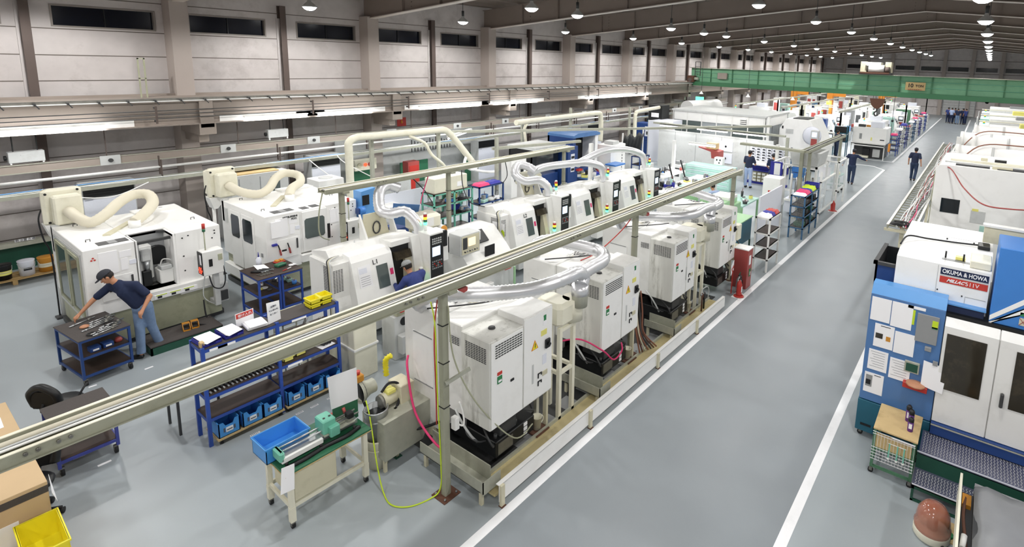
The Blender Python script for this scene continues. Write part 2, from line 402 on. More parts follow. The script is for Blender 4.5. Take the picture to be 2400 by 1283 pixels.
# high-bay lamps
def lamp_proto():
    t=T('high_bay_lamp','x','lamp')
    b=B(); b.tube([(0,0,0),(0,0,1)],.012,'dkgrey',6); b.put('hanger_rod',t,loc=(0,0,.42))
    b=B(); b.cyl((0,0,.22),(0,0,.42),.05,.05,'dkgrey',10); b.put('ballast',t)
    b=B(); b.lathe([(.045,.22),(.06,.16),(.13,.1),(.2,.02),(.205,0),(.195,.0),(.12,.09),(.04,.15)],(0,0,0),'ltgrey',20,close=False); b.put('reflector',t)
    b=B(); b.lathe([(.001,-.1),(.08,-.09),(.15,-.05),(.19,.0),(.19,.02),(.1,.07),(.001,.1)],(0,0,0),'glow',18); b.put('bulb',t)
    return t
def add_light(t,w):
    ld=bpy.data.lights.new('lamp','SPOT'); ld.energy=w; ld.spot_size=radians(168); ld.spot_blend=.35; ld.shadow_soft_size=.16; ld.color=(1,.985,.96)
    lo=bpy.data.objects.new('lamp_light',ld); COL.objects.link(lo); lo.parent=t; lo.location=(0,0,-.14)
    hr=[c for c in t.children if c.name.startswith('hanger_rod')][0]; hr.scale.z=zf(t.location.y)+D-.02-t.location.z-.42
LP=lamp_proto()
rows=[(16.95,[-3,3,8.7,14.55,20.8,26.9,32.9,39,45,51,57,63,69,75],6.87,'wall-side row'),
      (11.25,[-3,3,8.4,14.4,20.8,26.7,32.4,38.4,44.4,50.4,56.4,62.4,68.4,74.4],7.0,'row over the lathes'),
      (5.8,[-2,4,10,16,22.4,29,35.2,41.6,47.8,54,60,66,72],7.33,'row beside the aisle'),
      (.3,[-5,1,6.9,12.9,18.65,24.7,30.5,36.5,42.5,48.5,54.5,60.5,66.5,72.5],7.0,'row over the right machines'),
      (-5.5,[-5,1,7,13,19,25,31,37,43,49,55,61],7.0,'row beyond the right edge')]
first=True; extra=[(12.07,11.11,7.0),(24.17,11.31,7.0)]
WH=['nearest','second','third','fourth','fifth','sixth','seventh','eighth','ninth','tenth','eleventh','twelfth','thirteenth','fourteenth']
for Y,XS,Z,nm in rows:
    vis=[x for x in XS]; c=0
    for x in XS:
        if Y<-2 and x<50:   # lamps outside the frame: only their light and body
            pass
        lab='high-bay lamp of the '+nm+', '+WH[c]+' along it'; c+=1
        t=LP if first else dup(LP,(0,0,0)); first=False
        t.location=(x,Y,Z); t['label']=lab[:110]; t['group']='high-bay lamps hanging from the roof girders'
for (x,y,z),lab in zip(extra,('high-bay lamp hanging a step left of its row above the near lathes','high-bay lamp hanging a step left of its row above the far lathes')):
    t=dup(LP,(x,y,z)); t['label']=lab; t['group']='high-bay lamps hanging from the roof girders'
for t in [o for o in COL.objects if o.name.startswith('high_bay_lamp')]: add_light(t,LAMP_W*(1.0 if t.location.x<45 else 1.2))
# ================================================================ front row of machines beside the aisle
def vents(b,x0,x1,y,z0,z1,nx,m='dkgrey',face='y',rows=6):
    # louvre slots, each row of short slots
    for i in range(nx):
        for j in range(rows):
            a=x0+(x1-x0)*(i+.12)/nx; c=x0+(x1-x0)*(i+.88)/nx
            z=z0+(z1-z0)*(j+.3)/rows; zz=z+(z1-z0)/rows*.42
            if face=='y': b.box(a,c,y-.003,y+.002,z,zz,m)
            else: b.box(y-.003,y+.002,a,c,z,zz,m)
FN=['white lathe at the near end of the aisle row, behind the first steel post','second white lathe along the aisle row, behind the curled silver duct','third white lathe along the aisle row, in front of the red extinguishers','fourth and farthest white lathe of the aisle row, beside the red cabinet']
def front_lathe(i,X,Y,w=1.2,h=2.0):
    r=T('lathe',FN[i],'machine tool',(X,Y,0),0,'white lathes in the row along the aisle')
    b=B(); b.box(0,w,0,.55,.74,h,'grime',.012); b.box(.02,w,.55,1.0,.74,h+.05,'white',.01); b.box(-.02,w-.02,1.0,1.75,.33,h+.06,'white',.012)
    b.box(.62,w+.02,-.004,.5,.76,h+.09,'white',.008)
    b.put('cabinet',r)
    b=B(); b.box(.62,w+.0,-.018,-.003,.78,h+.07,'white2'); b.box(.02,.6,-.012,.0,.76,h-.02,'white2',.003); b.put('rear_panel',r)
    b=B(); vents(b,.08,.58,-.016,h-.26,h-.06,10); b.put('vent_grille',r)
    b=B(); vents(b,.06,.46,-.003,h-.32,h-.1,8,face='x',rows=9); vents(b,.58,.78,-.001,h-.24,h-.12,4,face='x',rows=5); b.put('side_vent_grille',r)
    b=B(); b.lathe([(.05,0),(.045,.018),(.02,.022)],(.3,.28,h),'dkgrey',16); b.put('vent_cap',r)
    b=B(); b.prism([(w-.44,h-.44),(w-.30,h-.44),(w-.37,h-.3)],'y',-.024,-.018,'orange'); b.prism([(w-.42,h-.43),(w-.32,h-.43),(w-.37,h-.325)],'y',-.026,-.023,'yellow'); b.bar((w-.37,-.028,h-.41),(w-.365,-.028,h-.35),.002,.012,'black')
    b.put('warning_plate',r)
    b=B(); b.box(w-.16,w-.06,-.05,-.02,h-.52,h-.38,'black',.008); b.cyl((w-.11,-.05,h-.45),(w-.11,-.08,h-.45),.025,None,'black',12); b.put('main_switch',r)
    b=B(); b.box(w-.24,w-.12,-.024,-.018,h-.30,h-.22,'paleyellow'); b.box(w-.2,w-.12,-.024,-.018,h-.75,h-.6,'paper2'); b.box(w-.2,w-.13,-.024,-.018,h-.2+.05,h-.03,'paper'); b.box(w-.19,w-.14,-.026,-.02,h-.08,h-.0,'greenprint'); b.put('plates',r)
    b=B(); b.box(.12,.2,-.022,-.012,h-.62,h-.52,'greenprint'); b.box(.12,.2,-.022,-.012,h-.50,h-.46,'redprint'); b.box(.13,.19,-.025,-.022,h-.60,h-.57,'paper'); b.box(.36,.42,-.024,-.012,h-.7,h-.67,'black'); b.put('safety_label',r)
    b=B()
    for z in (h-.86,h-.98): b.box(w-.3,w-.22,-.03,-.018,z,z+.012,'black'); b.box(w-.3,w-.285,-.03,-.018,z-.06,z+.01,'black'); b.box(w-.235,w-.22,-.03,-.018,z-.03,z+.01,'black')
    b.box(w-.2,w-.1,-.028,-.018,h-.93,h-.86,'beige'); b.box(w-.42,w-.39,-.024,-.018,h-.95,h-.66,'ltgrey'); b.put('door_handle',r)
    # seam lines and lower part, legs
    b=B(); b.box(w-.02,w+.02,.05,.12,.1,.76,'beige'); b.box(w-.02,w+.02,.9,.97,.1,.76,'beige'); b.box(.0,.05,1.1,1.7,.15,.36,'beige'); b.box(.3,w-.05,1.0,1.6,.1,.5,'dkgrey',.01); b.put('base',r)
    b=B(); b.box(-.028,-.018,1.1,1.55,.95,1.7,'white2'); b.box(-.034,-.026,1.12,1.53,1.685,1.7,'midgrey'); b.box(-.034,-.026,1.12,1.53,.94,.955,'midgrey'); b.put('side_door',r)
    b=B(); b.box(.18,.95,.08,.95,.2,.44,'black',.01); b.box(.3,.62,.12,.6,.44,.62,'dkgrey',.01)
    for k in range(4): b.cyl((.25+k*.13,.16,.44),(.25+k*.13,.16,.5+.02*(k%2)),.025,None,'dkgrey',10)
    b.box(.5,.85,.5,.85,.44,.6,'black',.01); b.box(.42,.44,.3,.5,.44,.7,'steel_d')
    b.put('coolant_tank',r)
    b=B()
    for k in range(3): b.box(.72,.79,.07,.078,.24+k*.07,.29+k*.07,'paper')
    b.box(.22,.5,.072,.08,.23,.4,'steel_d'); b.put('tank_plate',r)
    b=B(); b.lathe([(.055,0),(.075,.2),(.08,.2),(.072,.19),(.05,.02)],(1.03,.1,.16),'cream',16); b.tube(bez([(1.1,.1,.2),(1.15,.09,.24),(1.15,.09,.3),(1.1,.1,.33)]),.01,'cream',6); b.box(.9,1.18,-.02,.24,.13,.15,'rust'); b.put('jug',r)
    b=B()
    for p in ([(.12,.3,.7),(.05,.1,.6),(.1,.05,.45),(.2,.15,.4)],[(.05,.5,.8),(-.05,.4,.6),(.0,.25,.5),(.15,.25,.42)],[(.6,.3,.72),(.7,.1,.66),(.95,.1,.5),(1.0,.2,.35)],[(.9,.5,.74),(1.0,.3,.6),(1.05,.2,.4)],[(.3,.6,.75),(.35,.3,.55),(.4,.3,.45)]): b.tube(bez(p),.014,'dkgrey',7)
    b.tube(bez([(-.1,.55,.9),(-.13,.4,.8),(-.06,.3,.6),(.05,.3,.44)]),.016,'ltgrey',7)
    b.put('hose',r)
    b=B(); rnd=random.Random(i)
    for k in range(5):
        c=Vector((.45+rnd.random()*.3,.9+rnd.random()*.25,h+.09)); b.tube(bez([c+Vector(((rnd.random()-.5)*.35,(rnd.random()-.5)*.2,.0)) for q in range(5)]),.006,['white','dkgrey','hosecream'][k%3],5)
    b.tube(bez([(w-.1,.62,h+.1),(.6,.8,h+.1),(.0,1.25,h+.1)]),.012,'dkgrey',6)
    b.put('cable',r)
    return r
for i,(X,w) in enumerate(((4.5,1.2),(6.98,1.15),(9.48,1.0),(11.85,.95))): front_lathe(i,X,4.8,w,2.0)
# mist collectors on white stands, with silver ducts
def collector(X,Y,lab,kind):
    r=T('mist_collector',lab,'extractor',(X,Y,0),0,'mist collectors between the aisle lathes')
    b=B(); b.box(-.22,.2,0,.55,1.62,1.98,'cream',.06); b.cyl((.2,.1,1.62),(.2,.1,1.98),.16,.16,'cream',20); b.put('housing',r)
    b=B(); b.lathe([(.12,-.24),(.13,-.05),(.13,0)],(.22,-.02,2.1),'galv',18); b.cyl((.22,-.02,2.05),(.22,-.02,2.2),.135,.13,'foil',18); b.put('inlet',r)
    b=B()
    for x in (-.16,.16):
        for y in (.05,.5): b.box(x-.03,x+.03,y-.03,y+.03,0,1.62,'cream')
        b.box(x-.025,x+.025,.05,.5,.85,.9,'cream')
    for y in (.05,.5): b.box(-.16,.16,y-.025,y+.025,1.55,1.6,'cream'); b.box(-.16,.16,y-.025,y+.025,.85,.9,'cream')
    b.put('stand',r); return r
collector(6.1,4.78,'cream mist collector on white stand between first and second aisle lathes','a')
collector(11.0,4.85,'cream mist collector on white stand between third and fourth aisle lathes','b')
def duct(lab,pts,r,cat='duct',m='foil',nm='flexible_duct',grp='silver flexible ducts',rib=.055,pitch=.026,n=18,k=8):
    b=B(); b.tube(bez(pts,k),r,m,n,rib=rib,pitch=pitch,close=True); o=b.put(nm); return tag(o,lab,cat,grp)
duct('silver flexible duct from the nearest aisle lathe, running straight over its top',[(4.62,6.2,2.02),(4.42,6.12,2.22),(4.5,5.85,2.36),(4.95,5.35,2.36),(5.45,4.98,2.36),(5.9,4.8,2.4),(6.22,4.76,2.42),(6.42,4.78,2.3),(6.35,4.76,2.2)],.105)
duct('silver flexible duct of the second aisle lathe, hooking round in a sharp bend',[(7.1,6.4,2.05),(7.0,6.3,2.3),(7.12,6.05,2.42),(7.25,5.6,2.4),(7.3,5.1,2.38),(7.05,4.85,2.36),(6.6,4.8,2.36),(6.38,4.78,2.36)],.105)
duct('silver flexible duct from the third aisle lathe, lying over its top',[(9.6,6.1,2.02),(9.45,6.1,2.28),(9.75,5.7,2.35),(10.1,5.15,2.36),(10.5,4.9,2.38),(10.95,4.85,2.42),(11.3,4.83,2.38),(11.25,4.83,2.2)],.1)
duct('silver flexible duct of the fourth aisle lathe, bent in a loop',[(12.0,6.3,2.05),(11.9,6.3,2.35),(12.2,5.9,2.42),(12.1,5.2,2.38),(11.9,4.9,2.36),(11.5,4.84,2.36),(11.3,4.84,2.36)],.1)
# oil pan, guard rail, steel troughs
r=T('spill_pan','long beige oil-stained spill pan under the aisle lathes','drip tray',(4.3,4.5,0))
b=B(); b.box(0,7.15,0,.32,.09,.12,'oilpan'); b.box(0,7.15,.30,.33,.12,.17,'galv'); b.put('pan',r)
b=B()
for x in (.1,2.4,4.8,7.0): b.box(x,x+.06,.02,.3,0,.09,'galv')
b.put('foot',r)
b=B(); b.box(.05,7.6,.34,1.9,.0,.01,'dkgrey'); 
for x in range(12): b.box(.9+x*.55,1.2+x*.55,.45,.7,.01,.014,'midgrey')
b.put('floor_sheet',r)
r=T('guard_rail','long white steel guard board between the spill pan and the aisle line','guard',(4.3,4.43,0))
b=B(); b.box(0,7.15,-.012,.0,.06,.29,'white2'); b.box(0,7.15,-.012,.05,.285,.295,'white2'); b.put('board',r)
for x in (.03,1.9,4.0,5.65):
    b=B(); b.box(x-.03,x+.03,-.05,-.012,0,.3,'beige'); b.box(x-.035,x+.035,-.07,.0,0,.012,'rust'); b.put('post',r)
for i,(X,L,lab) in enumerate(((4.15,1.25,'nearest galvanised steel trough at the foot of the first aisle lathe'),(6.65,.8,'galvanised steel trough beside the second aisle lathe'),(9.2,.7,'galvanised steel trough beside the third aisle lathe, rusty valve on it'),)):
    r=T('coolant_trough',lab,'trough',(X,4.55,0),0,'coolant troughs')
    b=B(); b.box(0,.22,.05,L,.2,.21,'galv'); b.box(0,.012,0,L,.2,.36,'galv'); b.box(.21,.222,.1,L,.2,.42,'galv'); b.box(0,.3,0,.012,.18,.36,'galv'); b.put('tray',r)
    b=B(); b.box(.02,.06,.05,.1,0,.2,'beige'); b.box(.02,.06,L-.1,L-.05,0,.2,'beige'); b.put('leg',r)
# coil motor + chip conveyor at the left end of the first lathe
r=T('chip_fan','beige suction fan with motor and round open mouth beside the nearest lathe','fan',(4.05,6.25,0))
b=B(); b.lathe([(.16,0),(.165,.04),(.14,.05),(.1,.16),(.1,.24)],(-.3,.35,.98),'galv',20,ax='x',close=False); b.cyl((-.25,.35,.98),(-.24,.35,.98),.14,None,'dkgrey',20); b.put('mouth',r)
b=B(); b.cyl((-.1,.1,.85),(.12,.1,.85),.1,.1,'beige',16); b.cyl((-.14,.1,.85),(-.1,.1,.85),.09,.1,'steel_d',16); b.box(-.05,.08,.02,.16,.93,.99,'paleyellow',.01); b.put('motor',r)
b=B(); b.box(.1,.32,-.05,.25,.7,1.02,'beige',.01); b.box(.05,.4,-.15,.2,.5,.72,'rust',.01); b.put('gearbox',r)
b=B(); b.prism([(-.3,.2),(.3,.2),(.45,.5),(.45,.75),(-.3,.75)],'y',-.25,.25,'galv'); b.box(.1,.14,.2,.24,0,.2,'beige'); b.box(-.28,-.24,-.2,-.16,0,.2,'beige'); b.put('hopper',r)
b=B(); b.tube(bez([(-.1,.1,.98),(.02,.1,1.06),(.14,.05,1.0),(.1,.0,.8),(0,-.05,.72)]),.018,'rubber',7); b.tube(bez([(-.25,.35,1.15),(-.28,.25,.9),(-.2,.1,.6),(0,-.1,.42),(.3,-.3,.4),(.5,-.5,.5)]),.02,'rubber',7); b.put('cable',r)
b=B(); b.box(-.34,-.22,.3,.42,1.14,1.24,'ochre',.01); b.cyl((-.28,.36,1.24),(-.28,.36,1.29),.03,.035,'red',12); b.put('stop_button',r)
duct('coiled yellow air hose at the end of the nearest lathe',[(4.3,6.62,1.28),(4.25,6.68,1.22),(4.25,6.7,1.1),(4.26,6.7,.95)],.035,'hose','yellow','air_hose','hoses',.25,.018,10,6)
duct('pink hose hanging down the left end of the nearest lathe',[(4.42,6.4,1.3),(4.3,6.25,1.2),(4.2,5.95,.7),(4.2,5.5,.42),(4.3,5.4,.38)],.016,'hose','pink','air_hose','hoses',0,.1,8,6)
duct('yellow-green air hose looping over the grey floor to the near steel post',[(3.72,6.35,.98),(3.68,6.2,.8),(3.6,5.95,.3),(3.55,5.75,.03),(3.5,5.5,.012),(3.62,5.3,.012),(3.85,5.2,.012),(3.97,5.15,.1),(3.98,5.14,.5),(3.97,5.17,1.5),(3.98,5.2,2.3),(4.0,5.3,2.6)],.009,'hose','lime','air_hose','hoses',0,.1,6,8)
duct('dull green hose draped from the near post down to the coolant tank',[(4.06,5.05,2.6),(4.1,5.0,1.9),(4.35,4.85,1.2),(4.9,4.75,.45),(5.3,4.78,.42)],.01,'hose','sage','air_hose','hoses',0,.1,6,8)
duct('red hose running down beside the near steel post',[(4.02,5.2,2.65),(3.98,5.22,2.2),(3.99,5.22,1.4),(4.05,5.3,.9)],.009,'hose','red','air_hose','hoses',0,.1,6,6)
duct('red hose looping beneath the second lathe to its tank',[(6.5,5.3,1.0),(6.7,5.0,1.05),(7.0,4.75,.8),(7.25,4.7,.55),(7.5,4.7,.6),(7.55,4.75,.72)],.014,'hose','pink','air_hose','hoses',0,.1,7,6)
duct('red hose hanging from the cable tray onto the second lathe',[(8.4,5.15,2.75),(8.35,5.3,2.5),(8.1,5.5,2.2),(7.7,5.5,2.12),(7.3,5.5,2.12)],.01,'hose','red','air_hose','hoses',0,.1,6,6)
# ---------------------------------------------------------------- overhead cable trays
def tray(lab,x0,x1,Y,z,posts,lowest=0,rail=0):
    r=T('cable_tray',lab,'cable tray',(0,Y,z),0,'overhead cable trays running along the hall')
    b=B(); w=.13
    for s in (-1,1):
        b.box(x0,x1,s*w-.01,s*w+.01,0,.08,'traypaint'); b.box(x0,x1,s*w-.016,s*w+.016,.08,.086,'cream'); b.box(x0,x1,s*w-.03,s*w+.03,-.01,.0,'traypaint')
    b.box(x0,x1,-w,w,.0,.008,'traypaint')
    b.put('channel',r)
    b=B(); b.tube([(x0,.06,.06),((x0+x1)/2,.055,.06),(x1,.06,.06)],.022,'hosecream',8); b.put('conduit',r)
    rnd=random.Random(int(x0*10+Y))
    for k in range(4):
        b=B(); pts=[]; n=int((x1-x0)/1.1)
        for q in range(n+1): pts.append((x0+(x1-x0)*q/n,-.0-.026*k+(rnd.random()-.5)*.014,.06+.005*k+rnd.random()*.014))
        b.tube(bez(pts,3),.008+.002*(k%2),['dkgrey','ltgrey','black','white'][k],6); b.put('cable',r)
    for x in [x0+1.1+2.9*q for q in range(int((x1-x0)/2.9)+1)]:
        if x<x1:
            b=B()
            for q in (0,.06,.16,.22): b.cyl((x+q,-w-.012,.05),(x+q,-w-.03,.05),.012,None,'steel_d',8)
            b.put('bolt_set',r)
    for (px,py) in posts:
        b=B(); b.box(px-.045,px+.045,py-.045,py+.045,-z+lowest,-.01,'traypaint',.006); b.box(px-.06,px+.06,py-.2,py+.2,-.05,-.008,'traypaint'); b.put('post',r)
        b=B(); b.box(px-.13,px+.13,py-.13,py+.13,-z,-z+.012,'rust'); 
        for u in (-.09,.09):
            for v in (-.09,.09): b.cyl((px+u,py+v,-z+.012),(px+u,py+v,-z+.035),.014,None,'steel',6)
        b.put('base_plate',r)
        b=B()
        for zz in (-.5,-1.0,-1.6):
            b.box(px-.05,px+.05,py-.05,py+.05,zz,zz+.012,'black')
        b.put('cable_tie',r)
    return r
tray('near grey cable tray crossing the whole foreground on steel posts',-.6,13.4,5.08,2.85,[(4.03,.03),(8.45,.03),(13.25,.03)])
tray('second grey cable tray, over the middle row of lathes',5.45,13.35,10.55,2.82,[(5.85,.0),(8.55,.0),(13.0,.0)])
r=T('junction_box','small white junction box with cord on the near steel post','switch box',(4.1,5.06,.98)); b=B(); b.box(-.02,.05,-.09,.0,-.05,.12,'white',.008); b.put('box',r); b=B(); b.tube(bez([(.05,-.06,0),(.1,-.1,-.02),(.14,-.05,.08),(.12,0,.25)]),.012,'white',7); b.put('plug',r)
b=B(); b.bar((3.98,5.02,1.62),(4.28,4.92,1.72),.03,.045,'galv'); tag(b.put('bracket_arm'),'short steel bracket arm sticking out of the near post','bracket')
# ================================================================ middle row lathes (operator side faces the aisle row)
def cnc_panel(b,w,h,d):
    pass
LN=['white lathe marked L1 with papers taped on its door','white lathe marked L2 with a green-cornered sheet on its left side','third white lathe of the middle row, just beyond the one marked L2','white lathe farthest in the middle row, beside the tall white partition']
def mid_lathe(i,X,mark):
    r=T('lathe',LN[i],'machine tool',(X,9.3,0),0,'white lathes in the middle row')
    # body profile seen from the side: y to the back
    b=B(); b.prism([(.25,.15),(1.15,.15),(1.15,1.75),(.62,1.86),(.5,1.72),(.25,.8)],'x',-.24,1.5,'white')
    b.box(-.3,.05,.3,1.14,.12,1.66,'white',.01); b.box(1.45,1.75,.5,1.14,.15,1.1,'white',.01); b.put('body',r)
    b=B(); vents(b,.34,.62,-.304,1.1,1.6,5,face='x',rows=16); vents(b,-.3,-.1,.297,1.1,1.55,4,face='y',rows=16); b.put('vent_grille',r)
    b=B(); b.prism([(.0,.72),(.34,.72),(.6,1.66),(.5,1.76),(.3,1.74),(.22,1.62)],'x',.02,.88,'white2'); b.put('door',r)
    d=[o for o in r.children if o.name.startswith('door')][0]
    def F(x,z,o=.004): # point on sloped door face
        t=(z-.72)/(1.62-.72); return (x,.22*t-o,z)
    b=B(); b.slab(F(.5,1.0),F(.74,1.0),F(.74,1.45),F(.5,1.45),.008,'glassgrey'); b.put('door_window',d)
    b=B(); b.slab(F(.12,1.12),F(.38,1.12),F(.38,1.52),F(.12,1.52),.004,'paper'); b.slab(F(.14,1.38,.01),F(.3,1.38,.01),F(.3,1.48,.01),F(.14,1.48,.01),.002,'paper2')
    for k in range(5): b.slab(F(.15,1.15+k*.04,.01),F(.34,1.15+k*.04,.01),F(.34,1.155+k*.04,.01),F(.15,1.155+k*.04,.01),.002,'print')
    b.slab(F(.78,1.2),F(.85,1.2),F(.85,1.32),F(.78,1.32),.003,'pink'); b.put('notice_sheet',d)
    if mark:
        p=F(.5,1.53,.012); text('lettering',mark,.13,'ink',d,frame(p,(1,0,0),(0,.22,.9)))
    # open bay, dark interior
    b=B(); b.box(.9,1.42,.255,.9,.8,1.7,'black'); b.prism([(.02,.82),(.25,.82),(.25,1.5),(.2,1.5)],'x',1.16,1.3,'beige'); b.prism([(.1,1.45),(.25,1.45),(.25,1.6),(.16,1.6)],'x',.92,1.28,'glassbrown'); b.box(.9,1.42,.24,.3,.5,.8,'ltgrey',.01); b.put('work_opening',r)
    b=B(); b.cyl((1.05,.6,1.2),(1.25,.6,1.2),.13,None,'steel_d',16); b.put('chuck',r)
    b=B(); b.prism([(-.02,.7),(.08,.7),(.3,1.85),(.16,1.85)],'x',1.3,1.5,'white'); b.box(.86,1.5,.2,.75,1.72,1.84,'white',.01); b.put('hood',r)
    # control column
    b=B(); b.box(1.5,1.86,-.18,.34,.72,1.92,'white',.012); b.put('control_cabinet',r); cc=[o for o in r.children if o.name.startswith('control_cab')][0]
    b=B(); b.box(1.52,1.84,-.192,-.178,.78,1.88,'black'); b.put('control_panel',cc)
    b=B(); b.box(1.56,1.76,-.198,-.19,1.42,1.62,'screen'); b.put('screen',cc)
    b=B()
    for gx in range(5):
        for gz in range(3): b.box(1.56+gx*.05,1.59+gx*.05,-.2,-.19,1.68+gz*.05,1.71+gz*.05,'ltgrey')
    for gx in range(6):
        for gz in range(4): b.box(1.55+gx*.045,1.575+gx*.045,-.2,-.19,1.14+gz*.05,1.17+gz*.05,['midgrey','dkgrey','red'][(gx*gz)%3])
    for q in range(4): b.cyl((1.58+q*.07,-.19,.92),(1.58+q*.07,-.22,.92),.022,None,['red','dkgrey','led_r','dkgrey'][q],12)
    b.put('button_set',cc)
    b=B(); b.box(1.88,2.05,-.1,.3,1.2,1.86,'white2',.01); b.box(1.88,1.98,-.16,-.1,1.55,1.9,'black',.008); b.put('side_box',r)
    b=B(); b.cyl((1.3,.0,.45),(1.3,.0,.98),.028,None,'white',12); 
    b.put('light_pole',r)
    stack_light(b2:=T0('signal_tower',r),(1.34,-.1,.98),.045)
    b=B(); b.cyl((1.62,.1,1.92),(1.62,.1,2.05),.03,None,'white',12); b.put('light_pole',r); stack_light(T0('signal_tower',r),(1.62,.1,2.05),.038)
    b=B(); b.box(.1,1.4,.02,.3,.2,.5,'ltgrey',.01); b.box(.7,1.2,-.22,.1,.3,.78,'white',.01); b.box(1.35,1.8,-.1,.4,.1,.72,'ltgrey',.01); b.put('chip_box',r)
    return r
def T0(n,parent):
    return (n,parent)
def stack_light(np,p,rad):
    n,parent=np; x,y,z=p; b=B(); q=0
    for m in ('led_g','green','led_y','red'):
        b.cyl((x,y,z+q),(x,y,z+q+.055),rad,None,m,14); q+=.057
    b.cyl((x,y,z+q),(x,y,z+q+.03),rad,rad*.7,'white',14); b.put(n,parent)
for i,(X,mk) in enumerate(((5.38,'L1'),(9.65,'L2'),(12.15,''),(14.7,''))): mid_lathe(i,X,mk)
duct('silver S-shaped duct rising from lathe L1 to its cream collector',[(6.95,9.55,1.8),(6.95,9.6,2.05),(6.8,9.8,2.3),(6.55,9.95,2.28),(6.45,10.15,2.35),(6.6,10.4,2.65),(6.85,10.5,2.75),(7.1,10.45,2.65)],.11)
duct('silver duct looping over lathe L2',[(11.2,9.6,1.85),(11.2,9.65,2.1),(11.0,9.8,2.3),(10.6,9.95,2.32),(10.45,10.15,2.5),(10.7,10.3,2.68),(11.0,10.2,2.62),(11.1,10.0,2.5)],.11)
duct('silver duct arching across the third lathe of the middle row',[(11.0,10.1,2.45),(11.6,10.2,2.5),(12.4,10.1,2.5),(13.1,9.8,2.5),(13.6,9.6,2.35),(13.72,9.55,2.1),(13.72,9.5,1.85)],.11)
duct('silver duct arching across the farthest lathe of the middle row',[(13.0,10.0,2.45),(13.8,10.3,2.45),(14.8,10.3,2.6),(15.6,10.0,2.6),(16.2,9.7,2.4),(16.3,9.6,2.1),(16.3,9.55,1.85)],.11)
def top_collector(X,Y,Z,lab):
    r=T('mist_collector',lab,'extractor',(X,Y,0),0,'cream mist collectors above the middle row')
    b=B(); b.box(-.35,.35,-.2,.3,Z,Z+.36,'cream',.07); b.box(-.1,.1,-.21,-.195,Z+.1,Z+.3,'white2'); b.put('housing',r)
    b=B(); b.cyl((.3,-.3,Z-.02),(.3,-.12,Z-.02),.09,.09,'white',16); b.cyl((.3,-.33,Z-.02),(.3,-.3,Z-.02),.08,.09,'ochre',16); b.put('motor',r)
    b=B(); b.box(-.25,-.2,.2,.25,0,Z,'beige'); b.box(.2,.25,.2,.25,0,Z,'beige'); b.put('stand',r)
top_collector(7.65,10.3,1.62,'cream mist collector with a round motor behind lathe L1')
top_collector(11.35,10.45,2.0,'cream mist collector behind lathe L2')
# beige triangular brackets standing on lathe tops
for X,Y,lab in ((6.25,10.2,'beige triangular bracket with a coiled cable on lathe L1'),(11.0,10.35,'beige triangular bracket with a coiled cable on lathe L2')):
    r=T('end_bracket',lab,'machine cover',(X,Y,1.7),0,'triangular brackets on the lathes')
    b=B(); b.prism([(-.3,0),(.3,0),(.1,.62),(-.3,.62)],'x',-.02,.02,'beige') if False else b.prism([(-.2,0),(.45,0),(.3,.6),(-.15,.6)],'y',.0,.03,'beige'); b.prism([(-.3,0),(.03,0),(.03,.62)],'x',-.24,-.2,'white'); b.prism([(-.3,0),(.03,0),(.03,.62)],'x',.45,.48,'white'); b.put('plate',r)
    b=B(); b.tube([(.12+.08*cos(a*.5),-.02,.28+.13*sin(a*.5)) for a in range(14)],.015,'dkgrey',6); b.put('cable',r)
# machine with CRT control between L1 and L2
r=T('machining_centre','low white machine with an old boxy screen console between L1 and L2','machine tool',(7.85,9.1,0))
b=B(); b.prism([(-.1,.2),(1.1,.2),(1.1,1.5),(.55,1.5),(.1,1.1),(-.1,.9)],'x',0,1.35,'white'); b.box(-.0,.7,.3,.9,1.1,1.55,'white',.02); b.put('body',r)
b=B(); b.box(-.25,.3,-.1,.3,1.25,1.72,'ltgrey',.01); b.put('console',r); cc=LAST[0]
b=B(); b.box(-.22,.27,-.115,-.1,1.28,1.69,'beige'); b.box(-.2,-.08,-.12,-.112,1.4,1.66,'dkgrey'); b.put('console_face',cc)
b=B(); b.box(-.05,.15,-.125,-.112,1.45,1.63,'screen_o'); b.put('screen',cc)
b=B()
for q in range(6): b.cyl((-.15+q*.07,-.112,1.34),(-.15+q*.07,-.135,1.34),.016,None,['black','midgrey'][q%2],8)
b.put('knob',cc)
b=B(); b.box(.55,.85,-.0,.02,1.0,1.25,'black'); b.prism([(.25,1.26),(.5,1.48),(.5,1.5),(.25,1.28)],'x',.6,.9,'dkgrey'); b.put('grille',r)
b=B(); b.cyl((.35,.6,1.55),(.35,.6,1.57),.13,None,'ltgrey',20); b.put('fan_grille',r)
b=B(); b.box(-.1,1.3,-.25,-.1,.15,.75,'ltgrey',.01); b.box(.2,.5,-.35,-.25,.3,.5,'white',.01); b.box(.7,.9,-.5,-.25,.75,.82,'red',.01); b.put('front_apron',r)
b=B(); b.box(1.0,1.04,-.5,-.46,.0,.75,'palegreen'); b.put('leg',r)
# floor-standing things in the operator alley
r=T('coolant_cabinet','tall beige two-part box standing at the right end of the blue rack','cabinet',(4.7,8.5,0))
b=B(); b.box(0,.42,-.2,.3,0,.55,'cream',.012); b.box(.0,.42,-.2,.3,.58,1.02,'cream',.012); b.box(-.02,.44,-.22,.32,.55,.59,'white',.006); b.put('body',r)
r=T('chip_conveyor','grey chip conveyor end with a dark round port, below lathe L1','conveyor',(5.5,8.35,0))
b=B(); b.box(0,.4,0,.4,.0,.85,'ltgrey',.01); b.box(.05,.35,-.02,.42,.85,.95,'sage',.01); b.box(.05,.4,-.15,.0,.15,.5,'ltgrey',.01); b.put('body',r)
b=B(); b.cyl((.2,-.002,.72),(.2,-.015,.72),.08,None,'black',18); b.put('port',r)
b=B(); b.box(.0,.25,-.2,.05,1.0,1.06,'red',.01); b.put('tray',r)
